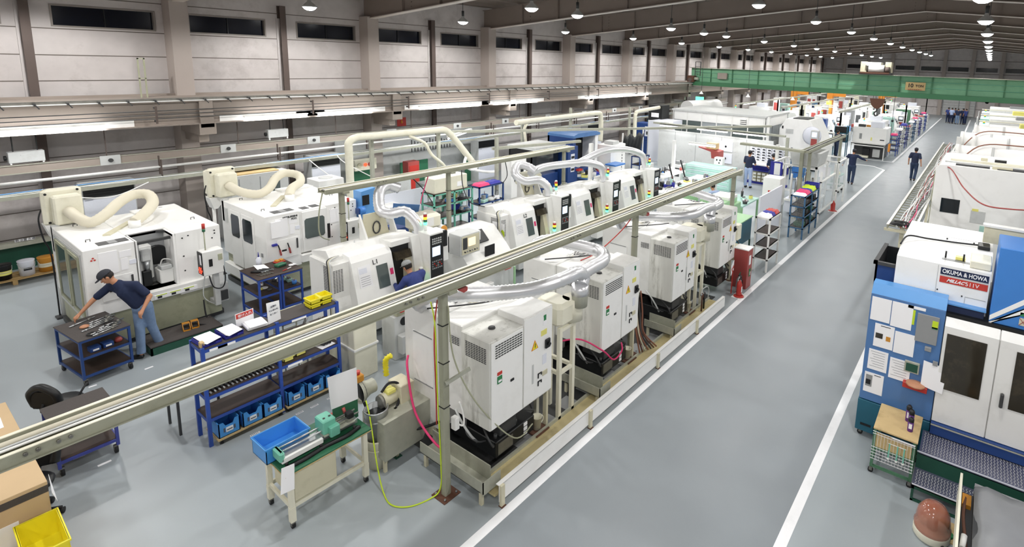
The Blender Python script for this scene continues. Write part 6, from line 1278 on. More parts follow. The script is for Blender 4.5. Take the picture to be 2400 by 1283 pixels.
r=T('blue_press','big blue machine with rounded roof, dark opening and red edge','machine',(17.95,14.1,0)); b=B(); b.box(0,1.8,0,1.4,.0,.9,'blue2',.01); b.box(0,.2,0,1.4,.9,2.3,'blue2'); b.box(1.6,1.8,0,1.4,.9,2.3,'white2'); b.box(0,1.8,1.3,1.4,.9,2.3,'blue2'); b.put('body',r); b=B(); b.prism([(0,2.3),(1.9,2.3),(1.9,2.4),(1.6,2.48),(.3,2.48),(0,2.4)],'y',-.05,1.4,'cabblue'); b.put('roof',r); b=B(); b.box(1.8,1.86,.1,.3,1.2,2.3,'redcab'); b.put('red_edge',r); b=B(); b.box(.2,1.6,.7,1.3,.9,2.2,'black'); b.put('opening',r)
litter('in front of the big blue machine','parts around the blue machines',18.0,19.8,13.3,14.0,.7,14,.3)
block('machine_table','low table carrying parts before the blue machines','table',17.9,13.2,[('top',[(0,2.0,0,.8,.65,.7,'cabblue')]),('leg',[(.05,.12,.05,.12,0,.65,'blue2')]),('leg',[(1.88,1.95,.05,.12,0,.65,'blue2')]),('leg',[(.05,.12,.68,.75,0,.65,'blue2')]),('leg',[(1.88,1.95,.68,.75,0,.65,'blue2')])])
block('white_control_cabinet','white cabinet with a column of black marks right of the blue machine','cabinet',20.1,13.6,[('body',[(0,1.2,0,.8,0,1.8,'white2')]),('top_box',[(.3,.8,.1,.6,1.8,1.95,'ltgrey')]),('marks',[(.9,.94,-.01,0,.4+k*.14,.47+k*.14,'ink') for k in range(9)]),('blue_tray',[(-.5,.3,-.6,-.05,1.0,1.06,'mblue')])])
r=T('draped_machine','machine draped with a black plastic sheet behind the white cabinet','machine',(22.0,14.2,0)); b=B(); b.box(0,1.8,.2,1.2,0,1.4,'ltgrey',.01); b.put('body',r)
b=B(); V=[]; n=18
for i in range(n+1):
    for j in range(5): V.append((1.9*i/n,-.1+.1*sin(i*1.9)*(j/4)+.05*j,2.1-.45*sin(pi*i/n)*.3-j*.22-.1*sin(i*.9)))
b.add(V,[(i*5+j,(i+1)*5+j,(i+1)*5+j+1,i*5+j+1) for i in range(n) for j in range(4)],'black',True); o=b.put('plastic_sheet',r); md=o.modifiers.new('s','SOLIDIFY'); md.thickness=.01
b=B(); b.box(-.03,.03,.0,.05,0,2.15,'white'); b.box(1.87,1.93,.0,.05,0,2.15,'white'); b.put('post',r)
rack('small blue rack under the black plastic sheet',22.0,13.2,.9,.5,1.1,[.3,.7],'blue2',grp='racks of the middle bays')
block('monitor_cabin','white machine with tilted monitor box beyond the draped machine','machine',26.8,14.4,[('body',[(0,1.8,0,1.2,0,2.3,'paper2')]),('opening',[(.9,1.7,-.02,0,.2,2.0,'glassgrey')]),('monitor',[(-.6,-.1,-.4,-.1,1.7,2.4,'white2')]),('screen',[(-.5,-.2,-.42,-.4,2.0,2.25,'dkgrey')]),('red_panel',[(-.5,-.2,-.42,-.4,1.85,1.95,'redcab')])])
# racks behind L1
rack('mint green rack with dark castings and a beige box on top, behind lathe L1',10.0,13.0,1.5,.6,1.5,[.3,.75,1.15],'mint',grp='racks behind the middle row'); 
block('beige_box','large beige open box on top of the mint rack','box',10.1,13.1,[('box',[(0,1.25,0,.45,1.5,1.95,'cream')]),('label',[(.85,1.05,-.008,0,1.6,1.75,'paper')])])
litter('on the upper shelf of the mint rack','castings in the mint rack',10.15,11.4,13.1,13.5,1.15,8,.22); litter('on the middle shelf of the mint rack','castings in the mint rack',10.15,11.4,13.1,13.5,.75,7,.22)
rack('blue rack with pink and blue trays right of the mint rack',11.85,13.1,1.1,.55,1.4,[.35,.85],'blue2',grp='racks behind the middle row'); cover('pink cloth on the blue rack behind the middle row',11.9,13.15,1.4,.5,.4,.06,'pink'); cover('dark blue cloth on the blue rack behind the middle row',12.4,13.15,1.4,.5,.4,.06,'cloth_blue'); litter('in the blue rack behind the middle row','parts in the blue rack',11.95,12.85,13.15,13.5,.85,6,.24)
r=T('belt_grinder','sky blue grinding machine with a round motor behind the closed machining centre','grinder',(7.35,12.35,0)); b=B(); b.box(0,.45,0,.5,0,1.5,'blue2',.01); b.prism([(0,1.5),(.5,1.5),(.5,2.1),(.38,2.25),(0,2.2)],'y',.0,.35,'skyblue'); b.put('body',r); b=B(); b.cyl((-.12,-.05,1.75),(.02,-.05,1.75),.1,None,'mblue',16); b.box(-.16,-.1,-.12,.02,1.68,1.82,'blue2'); b.put('motor',r); b=B(); b.box(.02,.2,-.012,0,1.85,2.1,'black'); b.put('opening',r)
r=T('tilted_tray','blue tilted sheet-metal tray behind lathe L1','tray',(8.3,12.3,0)); b=B(); b.slab((-.1,0,1.75),(.7,0,1.55),(.6,.1,.9),(-.1,.1,1.2),.02,'cabblue'); b.box(0,.5,.1,.6,0,1.0,'blue2'); b.put('tray',r)
block('engine_lathe','grey manual lathe with silver chuck in the bay before the wall lining','machine',10.6,15.9,[('bed',[(0,3.0,0,.6,.55,.8,'palegreen')]),('headstock',[(0,.7,0,.6,.8,1.35,'ltgrey')]),('leg',[(0,.6,.05,.55,0,.55,'green')]),('leg',[(2.4,3.0,.05,.55,0,.55,'green')]),('carriage',[(1.3,1.7,-.1,.6,.8,1.05,'steel')]),('tailstock',[(2.4,2.8,.1,.5,.8,1.2,'ltgrey')])])
block('small_lathe','pale manual lathe with a white splash guard near the wall','machine',8.9,13.6,[('bed',[(0,1.8,0,.5,.6,.8,'ltgrey')]),('headstock',[(0,.5,0,.5,.8,1.25,'white')]),('splash_guard',[(.1,1.7,.5,.53,.8,1.5,'paper2')]),('leg',[(0,.4,.05,.45,0,.6,'sage')]),('leg',[(1.4,1.8,.05,.45,0,.6,'sage')])])
litter('around the manual lathes near the wall','things near the manual lathes',9.0,13.2,14.6,15.6,.8,0,.3)
r=T('monitor_table','grey table with a dark monitor beside the electrical cabinet','table',(12.0,15.4,0)); b=B(); b.box(0,1.4,0,.6,.8,.84,'ltgrey'); b.put('top',r); b=B(); b.box(.1,.5,.2,.3,.84,1.2,'dkgrey',.01); b.put('monitor',r); b=B(); b.box(.7,1.2,.1,.5,.84,1.25,'white2',.01); b.put('white_box',r)
for (x,y) in ((.02,.02),(1.34,.02),(.02,.54),(1.34,.54)): b=B(); b.box(x,x+.04,y,y+.04,0,.8,'ltgrey'); b.put('leg',r)
# ================================================================ green gantry crane
CX=36.6
r=T('gantry_crane','green overhead crane girder spanning the hall with a 10 TON board','crane',(CX,0,0))
b=B(); b.box(-.03,.03,-13.8,17.9,4.3,5.25,'cranegreen'); b.put('girder_web',r)
b=B(); b.box(-.25,.2,-13.8,17.7,4.02,4.3,'cranedark'); b.box(-.3,.3,-13.8,17.9,5.25,5.28,'galv'); b.put('flange',r)
for y in (16.35,14.75,12.9,11.15,9.5,7.8,6.1,4.35,2.7,1.0,-.7,-2.4,-4.1,-5.8,-7.5,-9.2):
    b=B(); b.box(-.1,-.03,y-.03,y+.03,4.3,5.25,'cranedark'); b.put('stiffener',r)
for z in (4.62,4.95): b=B(); b.tube([(-.09,-13.8,z),(-.09,17.6,z)],.012,'mint',5); b.put('rail_wire',r)
for y in (16,12.4,9,5.5,2.3,-1,-4.4):
    b=B(); b.prism([(-.1,4.02),(.1,4.02),(.05,3.94),(-.05,3.94)],'x',-.28,-.1,'cranedark'); b.put('bracket',r)
b=B(); b.box(-.5,.5,17.5,18.0,4.25,4.7,'rust',.02); b.cyl((-.6,17.75,4.42),(-.2,17.75,4.42),.14,None,'brownsteel',14); b.cyl((-.3,17.2,4.5),(-.3,17.6,4.5),.1,None,'galv',12); b.put('end_carriage',r)
b=B(); b.box(-.2,-.06,15.1,15.8,4.55,4.98,'beampaint',.01); b.put('switch_box',r)
b=B()
for (y) in (17.4,17.0): b.box(-.5,-.46,y-.02,y+.02,4.7,5.7,'dkgrey')
for z in (5.0,5.35,5.68): b.box(-.5,-.46,17.0,17.4,z,z+.03,'dkgrey')
b.put('ladder_guard',r)
r2=T('capacity_board','tan board lettered 10 TON on the green crane','sign',(CX-.14,3.53,4.68)); b=B(); b.box(-.02,0,-.52,.5,-.22,.24,'signwood'); b.put('board',r2); b=B(); b.box(-.03,-.02,-.36,.36,-.19,-.165,'redcab'); b.put('small_line',r2)
text('lettering','10',.3,'ink',r2,frame((-.026,.24,.04),(0,-1,0),(0,0,1)),bold=.008); text('lettering','TON',.19,'ink',r2,frame((-.026,-.22,.03),(0,-1,0),(0,0,1)),bold=.004)
for q in (-.2,-.1,0.,.1,.2): 
    b=B(); b.box(-.032,-.02,q-.015,q+.02,-.19,-.16,'ink'); b.put('small_mark',r2)
r3=T('crane_trolley','white hoist trolley riding on top of the green crane girder','hoist',(CX,5.7,5.28)); b=B(); b.box(-.6,.5,-.85,.85,0,.12,'dkgrey'); b.put('frame',r3)
for (p0,p1,rad,m) in (((-.4,-.5,.35),(-.4,.35,.35),.22,'white2'),((-.1,.45,.4),(-.1,.8,.4),.2,'cream'),((.2,-.6,.3),(.2,.5,.3),.18,'galv'),((-.45,-.8,.3),(-.45,-.55,.3),.16,'brownsteel')): b=B(); b.cyl(p0,p1,rad,None,m,18); b.put('drum',r3)
b=B(); b.box(-.5,.4,-.3,.5,.5,.72,'white2',.02); b.box(-.62,-.55,-.8,.8,.05,.14,'rust'); b.box(-.3,.3,.5,.85,.1,.75,'beige',.02); b.box(-.3,.3,-.85,-.5,.1,.75,'beige',.02); b.put('gear_housing',r3)
r4=T('crane_hook','rusty brown hook block hanging under the green crane','hook',(CX-.1,5.42,3.1)); b=B()
b.lathe([(.001,-.1),(.3,-.08),(.34,.1),(.3,.3),(.001,.34)],(0,0,.35),'rust',14,ax='x') if False else b.prism([(-.42,.75),(.42,.75),(.3,.35),(.1,.15),(-.1,.15),(-.3,.35)],'x',-.15,.15,'rust'); b.put('block',r4)
b=B(); b.tube(bez([(0,0,.15),(0,.0,.0),(0,.12,-.12),(0,.05,-.28),(0,-.12,-.22)]),.045,'dkgrey',8); b.put('hook',r4)
for y in (-.25,-.1,.1,.25): b=B(); b.cyl((0,y,.75),(0,y,1.0),.012,None,'dkgrey',5); b.put('rope',r4)
r5=T('pendant_control','orange crane pendant control on a long black cable','control',(CX-.5,4.45,0)); b=B(); b.cyl((0,0,1.25),(-.0,0,4.1),.014,None,'black',6); b.cyl((0,0,2.55),(0,0,2.68),.06,None,'black',8); b.put('cable',r5); b=B(); b.box(-.06,.06,-.06,.06,.75,1.25,'orange',.02); b.put('handset',r5)
for k,y in enumerate((15.6,12.4,9.6)):
    t=T('pendant_lamp','small white shade lamp hanging below the crane, '+['left','middle','right'][k],'lamp',(33.5,y,3.6),0,'small lamps below the crane'); b=B(); b.lathe([(.02,.2),(.05,.12),(.15,0)],(0,0,0),'white2',14,close=False); b.put('shade',t); b=B(); b.cyl((0,0,.2),(0,0,4.0 if y<0 else 3.9),.012,None,'dkgrey',5); b.put('cord',t)
# ---------------------------------------------------------------- far machines
def tall_white(lab,X,Y,w=2.2,d=2.0,h=1.9):
    r=T('machining_centre',lab,'machine tool',(X,Y,0),0,'white machines in the far bays')
    b=B(); b.box(0,w,0,d,.5,h,'white2',.02); b.put('housing',r); b=B(); b.box(.05,w-.05,.1,d-.1,.05,.5,'dkgrey'); b.box(-.02,0,.05,d-.05,.42,.5,'midgrey'); b.put('base',r)
    b=B(); b.box(-.02,0,d*.2,d*.32,h*.5,h*.72,'vent' if False else 'midgrey'); b.box(-.015,0,d*.05,d*.15,h*.55,h*.58,'ink'); b.box(-.012,0,d*.4,d*.44,h*.5,h*.6,'lime'); b.put('panel_mark',r)
    b=B(); b.box(.2,.9,.3,1.1,h,h+.35,'paper2',.02); b.put('top_box',r); return r
def far_lathe(lab,X,Y):
    r=T('lathe',lab,'machine tool',(X,Y,0),0,'white lathes in the far bays')
    b=B(); b.prism([(0,.1),(0,1.0),(.45,1.75),(1.5,1.8),(1.5,.1)],'x',0,2.2,'white2'); b.put('body',r)
    b=B(); b.prism([(-.02,.9),(.1,.9),(.5,1.7),(.42,1.74)],'x',.4,1.3,'paper2'); b.put('door',r); d=LAST[0]; b=B(); b.slab((.6,.06,1.1),(1.1,.06,1.1),(1.1,.28,1.5),(.6,.28,1.5),.03,'glassgrey'); b.put('window',d)
    b=B(); b.box(1.7,2.05,-.25,.2,.9,1.75,'white',.01); b.put('control',r); c=LAST[0]; b=B(); b.box(1.69,1.7,-.22,.16,1.3,1.68,'dkgrey'); b.box(1.68,1.692,-.18,.1,1.42,1.62,'screen'); b.box(1.685,1.7,-.2,.1,1.0,1.2,'redcab'); b.put('screen',c)
    b=B(); b.cyl((.3,1.0,1.8),(.3,1.0,2.05),.02,None,'white',8); b.put('light_pole',r); stack_light(('signal_tower',r),(.3,1.0,2.05),.05); return r
def dark_lathe(lab,X,Y,m,m2):
    r=T('turning_machine',lab,'machine tool',(X,Y,0),0,'coloured machines in the far bays')
    b=B(); b.box(0,1.8,0,1.3,0,.8,m,.02); b.box(0,.7,0,1.2,.8,1.9,m,.02); b.put('body',r); b=B(); b.box(.75,1.75,.1,1.1,.8,1.3,m2,.02); b.put('table',r); b=B(); b.box(-.02,0,.2,.6,1.1,1.7,'paper2'); b.box(-.025,-.015,.25,.5,1.2,1.4,'dkgrey'); b.put('panel',r); b=B(); b.cyl((1.1,.5,1.3),(1.1,.5,1.9),.12,None,'steel_d',12); b.put('column',r); return r
r=T('machining_centre','big white box machine on a white frame at the corner of the far bay','machine tool',(37.6,4.85,0)); b=B(); b.box(0,1.9,0,1.95,.95,1.95,'white2',.02); b.put('housing',r)
b=B()
for y in (0,1.9): b.box(-.3,-.25,y,y+.05,0,.95,'white'); b.box(1.8,1.85,y,y+.05,0,.95,'white')
b.box(-.3,-.25,0,1.95,.8,.86,'white'); b.box(-.3,-.25,0,1.95,.9,.95,'dkgrey'); b.box(-.3,0,0,1.95,.93,.96,'white'); b.put('frame',r)
b=B(); b.box(.3,1.8,.1,1.85,0,.95,'dkgrey'); b.box(.1,.5,.3,.7,.1,.6,'ltgrey'); b.box(.1,.5,.9,1.3,.05,.6,'black'); b.box(-.2,.4,.9,1.7,.05,.16,'cream'); b.put('under_machinery',r)
b=B(); b.box(-.01,0,1.4,1.55,1.2,1.55,'midgrey'); b.box(-.01,0,.1,.35,1.2,1.26,'ink'); b.box(-.01,0,.8,.88,1.15,1.35,'paleyellow'); b.put('panel_mark',r); b=B(); b.box(.3,1.2,.3,1.0,1.95,2.3,'paper2',.02); b.box(.2,.5,1.3,1.7,1.95,2.1,'dkgrey'); b.box(.6,.9,.9,1.3,1.95,2.05,'ochre'); b.put('top_box',r)
A=far_lathe('white lathe with a lit screen where two workers stand talking',30.5,7.0); A.location=(33.0,7.6,0); A.rotation_euler=(0,0,-.0)
r=T('machining_centre','rounded white machine with grey plates beside the glazed office','machine tool',(30.3,6.95,0)); b=B(); b.prism([(0,.1),(2.3,.1),(2.3,2.2),(2.0,2.75),(.7,2.75),(.4,2.2),(.0,1.3)],'x',0,2.5,'white2'); b.put('housing',r)
b=B(); b.box(-.02,0,1.55,1.95,1.95,2.2,'ltgrey'); b.box(-.02,0,1.5,1.7,1.0,1.2,'midgrey'); b.box(-.02,0,1.5,1.7,.5,.7,'ltgrey'); b.box(-.02,0,2.1,2.18,2.2,2.35,'ink'); b.put('plate',r)
b=B(); b.lathe([(.001,-.1),(.4,-.08),(.5,0)],(.0,.55,1.95),'paper2',18,ax='x'); b.put('dome_door',r); b=B(); b.box(.3,1.6,.9,1.7,2.75,2.8,'dkgrey'); b.put('roof_window',r); b=B(); b.box(-.5,-.2,.1,.5,1.4,2.3,'ltgrey',.02); b.put('console',r); c=LAST[0]; b=B(); b.box(-.52,-.5,.18,.42,1.95,2.2,'screen'); b.box(-.515,-.5,.15,.45,1.5,1.85,'redcab'); b.put('screen',c)
cols=['blue','white','purpleblue','white','steelblue','white','purpleblue','white']
nth=['first','second','third','fourth','fifth','sixth','seventh','eighth','ninth','tenth','eleventh','twelfth']
tops=['pink','paper','cloth_blue','redcab','paper','pink','paper2','redcab']
for k in range(10):
    X=39.9+k*2.35; m=cols[k%8]; lab=('blue' if 'blue' in m else 'white')+' rack by the aisle line past the cross aisle, '+nth[k]+' of the row'
    rack(lab,X,4.5,1.1,.5,1.35+.15*(k%3),[.35,.7,1.05],m,grp='racks along the far aisle',shelf='dkgrey')
    cover(CN.get(tops[k%8],{'pink':'pink','paper2':'pale','redcab':'red'}.get(tops[k%8],'white'))+' cloth on the '+nth[k]+' rack of the far aisle row',X+.05,4.55,1.35+.15*(k%3),.7,.4,.1,tops[k%8],'cloths on the far racks')
k=0
pos=[(40.8,5.8),(44.2,5.9),(47.6,5.8),(51,5.9),(54.6,5.8),(58.4,5.8),(62,5.8),(66,5.8),(41.5,9.4),(45.0,9.6),(48.6,9.5),(52.4,9.6),(56.4,9.6),(60.5,9.6),(65,9.6),(70,8),(38.8,12.6),(42.6,12.8),(46.6,12.6),(51,12.8),(56,12.8),(61.5,12.8),(67,12.8),(38.5,16.0),(43.5,16.2),(49,16.2),(55,16.2),(62,16.2),(70,15)]
bayn=lambda y: 'next to the far racks' if y<7 else 'in the second line of the far bays' if y<11 else 'in the third line of the far bays' if y<14 else 'close to the far left wall'
cnt={}
for i,(X,Y) in enumerate(pos):
    n=cnt.get(bayn(Y),0); cnt[bayn(Y)]=n+1
    if i%3==0: far_lathe('white lathe '+bayn(Y)+', '+nth[n]+' from the crane',X,Y)
    elif i%3==1: tall_white('white box machine '+bayn(Y)+', '+nth[n]+' from the crane',X,Y,1.8,1.8,1.6+.25*(i%2))
    else: dark_lathe(['blue','green','pale','grey'][i%4]+' machine '+bayn(Y)+', '+nth[n]+' from the crane',X,Y,['blue2','cabgreen','seafoam','midgrey'][i%4],['ltgrey','palegreen','white','dkgrey'][i%4])
for k,(X,Y) in enumerate(((28.6,16.3),(34.2,8.9),(31.0,17.0),(34.2,12.9),(33.6,11.0))):
    (dark_lathe if k!=1 else far_lathe)(*(('dark machine behind the glazed office, '+nth[k]+' from the left',X,Y)+ (() if k==1 else ([('blue2','black'),0,('teal','blue2'),('blue2','ltgrey'),('steelblue','dkgrey')][k]))))
r=T('white_cylinder_machine','long white cylindrical machine lying behind the office roof','machine',(33.3,14.9,0)); b=B(); b.cyl((0,1.6,2.55),(3.5,1.0,2.55),.55,None,'white2',24); b.put('drum',r); b=B(); b.box(0,3.6,.6,2.1,0,2.2,'paper2',.02); b.put('base',r)
# jib posts, orange columns, rails and frames of the far bays
for k,(x,y,lab) in enumerate(((53.4,15.2,'left'),(53.4,11.9,'middle'),(58.8,8.4,'right'))):
    r=T('orange_crane_column','orange jib crane column in the far bays, '+lab+' one','crane',(x,y,0),0,'orange jib columns'); b=B(); b.box(-.25,.25,-.25,.25,0,3.3,'orange'); b.put('column',r); b=B(); b.box(-.1,.1,-1.3,.25,3.0,3.3,'orange'); b.put('arm',r)
b0=0
for k in range(16):
    x=38.5+(k%8)*4.6; y=[7.8,11.6,14.9,5.5][k%4]+.0
    tag(B().box(x-.05,x+.05,y-.05,y+.05,0,2.7,'white').put('support_post'),'white post in the far bays carrying an overhead rail','post','white posts of the far bays')
for k,y in enumerate((7.8,11.6,14.9)):
    tag(B().box(38,76,y-.07,y+.07,2.7,2.8,'galv').put('overhead_rail'),'overhead rail along the far bays, '+['nearest the aisle','in the middle','nearest the wall'][k],'rail','far overhead rails')
for k,(x,y) in enumerate(((40,8.2),(44.5,8.2),(49,8.2),(54,8.2),(42,12),(47.5,12),(53,12),(60,12),(41,15),(48,15.2),(57,15.2),(60,8.4))):
    strip2('fluorescent strip light over the far bays, '+nth[k]+' counted from the crane',x,y,2.66,2.4,0,60)
# racks of small stuff on machines for far clutter
for k in range(26):
    x=39+k*1.35; y=[8.3,11.75,14.9,8.5][k%4]
    m=['redcab','pink','cloth_blue','dkgrey','mblue','black','white2'][k%7]
    block('parts_cart',{'redcab':'red','pink':'pink','cloth_blue':'dark blue','dkgrey':'dark grey','mblue':'blue','black':'black','white2':'white'}[m]+' laden cart in the crowded far bays','cart',x,y,[('frame',[(0,.9,0,.03,.1,.8,'ltgrey'),(0,.9,.5,.53,.1,.8,'ltgrey')]),('shelf',[(0,.9,0,.53,.78,.82,'midgrey')]),('load',[(.08,.8,.06,.46,.82,1.05+.2*rnd.random(),m)])],'laden carts of the far bays')
# right far machines
for k,(X,Y,lab) in enumerate(((20.4,-.45,'nearer one'),(25.2,-.4,'farther one'))):
    r=T('horizontal_boring_machine','huge white machine with round cylindrical covers behind the cable ladder, '+lab,'machine tool',(X,Y,0),0,'huge white machines on the right')
    b=B(); b.box(0,3.2,-4,1.25,0,2.3,'ltgrey',.05); b.box(-.08,.0,-4,1.25,2.1,2.2,'dkgrey'); b.put('body',r)
    for (x,y1,z,rad,m) in ((1.1,1.0,2.85,.36,'white2'),(2.4,.6,3.0,.42,'white2'),(.2,-.5,2.55,.34,'white')):
        b=B(); b.cyl((x,-4,z),(x,y1,z),rad,None,m,28); b.cyl((x,y1,z),(x,y1+.12,z),rad*1.06,None,'white',28); b.lathe([(rad*1.03,-.04),(rad*1.05,0),(rad*1.03,.04)],(x,y1-.9,z),'ltgrey',28,ax='y'); b.put('cylinder_cover',r)
    b=B(); b.box(-.06,0,-.6,.95,1.5,2.1,'paper2'); b.box(-.075,-.06,-.2,.7,1.78,1.98,'amber' if k==0 else 'ltgrey'); b.put('front_panel',r)
    b=B(); b.box(-.1,3.2,1.1,1.2,2.3,2.36,'cream'); b.box(.0,.12,1.05,1.2,1.0,3.1,'white'); b.put('frame_post',r); b=B(); b.cyl((1.1,-1.3,3.2),(1.1,-1.1,3.2),.14,None,'redcab',12); b.put('cap',r)
    b=B(); b.tube(bez([(.3,1.1,2.5),(.8,.5,3.25),(1.5,-.5,3.3),(2.0,-2,3.2)]),.02,'copper',6); b.put('cable',r)
for k,(X,Y,lab) in enumerate(((30,-.6,'first'),(35,-.7,'second'),(40.5,-.6,'third'),(47,-.6,'fourth'),(54,-.6,'fifth'),(62,-.6,'sixth'))):
    r=T('transfer_machine','long white guarded machine on the right beyond the huge machines, '+lab,'machine tool',(X,Y,0),0,'long white machines on the right')
    b=B(); b.box(0,3.5,-5,.9,0,1.9,['ltgrey','seafoam','paper2'][k%3],.04); b.box(-.05,0,-5,.9,1.5,1.62,'midgrey'); b.put('body',r); b=B(); b.box(.3,3.0,-4.5,.3,1.9,2.3+.1*(k%2),'white2',.04); b.box(.5,1.5,-3.5,-1.2,2.3,2.6,'midgrey' if k%2 else 'paleyellow',.03); b.put('top_cover',r); b=B(); b.box(-.3,.0,-4,.9,2.2,2.26,'cream'); b.box(-.3,-.24,-.9,-.84,0,2.2,'white'); b.put('rail',r)
    b=B()
    for q in range(9): b.box(-.2+q*.25,-.17+q*.25,1.1,1.13,0,1.9,'white')
    b.box(-.2,1.9,1.1,1.13,1.9,1.94,'white'); b.box(-.2,1.9,1.1,1.13,1.0,1.03,'white'); b.put('guard_fence',r)
    b=B(); b.box(-.03,0,-.8,-.2,1.3,1.6,'dkgrey'); b.box(-.03,0,-3,-1.5,1.0,1.5,'sage'); b.put('panel',r); stack_light(('signal_tower',r),(.2,.6,2.0),.07)
r=T('parts_crate','crimson crate on a stand at the right of the far aisle','crate',(28.9,.95,0)); b=B(); b.box(0,.5,0,.4,0,.9,'white'); b.put('stand',r); b=B(); b.box(-.02,.52,-.02,.42,.9,1.1,'pink',.01); b.put('crate',r)
r=T('exit_sign','small lit green exit sign at the left wall beyond the runway end','sign',(36.5,17.1,3.05)); b=B(); b.box(-.04,.04,-.3,.3,-.15,.15,'led_g'); b.put('panel',r)
r=T('crate_stack','dark box with a white label on a frame above the office','box',(27.9,15.4,0)); b=B(); b.box(0,.9,0,.9,2.2,3.1,'black',.01); b.put('box',r); b=B(); b.box(-.01,0,.2,.7,2.4,2.65,'paper'); b.put('label',r); b=B(); b.box(0,.9,0,.9,0,2.2,'ltgrey'); b.put('stand',r)
# ================================================================ people
def sph(b,c,r,m='skin',n=14,sc=(1,1,1),rot=None):
    P=[];R=8
    for i in range(1,R):
        t=pi*i/R
        for k in range(n):
            a=2*pi*k/n; v=Vector((r*sc[0]*sin(t)*cos(a),r*sc[1]*sin(t)*sin(a),r*sc[2]*cos(t)))
            if rot: v=rot@v
            P.append(Vector(c)+v)
    top=Vector((0,0,r*sc[2])); bot=-top
    if rot: top=rot@top; bot=rot@bot
    P+= [Vector(c)+top,Vector(c)+bot]; L=len(P)
    F=[[i*n+k,(i+1)*n+k,(i+1)*n+(k+1)%n,i*n+(k+1)%n] for i in range(R-2) for k in range(n)]
    F+=[[L-2,k,(k+1)%n] for k in range(n)]+[[L-1,(R-2)*n+(k+1)%n,(R-2)*n+k] for k in range(n)]
    b.add(P,F,m,True)
def cap_(b,p,q,r0,r1,m='skin'):
    b.tube([p,q],[r0,r1],m,12); sph(b,p,r0,m,12); sph(b,q,r1,m,12)
def remesh(b,name,parent,m,vox,smooth=4):
    o=b.put(name,parent); md=o.modifiers.new('r','REMESH'); md.mode='VOXEL'; md.voxel_size=vox; md.use_smooth_shade=True
    s=o.modifiers.new('s','SMOOTH'); s.iterations=smooth; s.factor=.5
    bpy.context.view_layer.update()
    me=bpy.data.meshes.new_from_object(o.evaluated_get(bpy.context.evaluated_depsgraph_get())); o.modifiers.clear(); o.data=me
    me.materials.clear(); me.materials.append(MATS[m])
    me.polygons.foreach_set('use_smooth',[True]*len(me.polygons)); me.polygons.foreach_set('material_index',[0]*len(me.polygons)); return o
def V3(*a): return Vector(a)
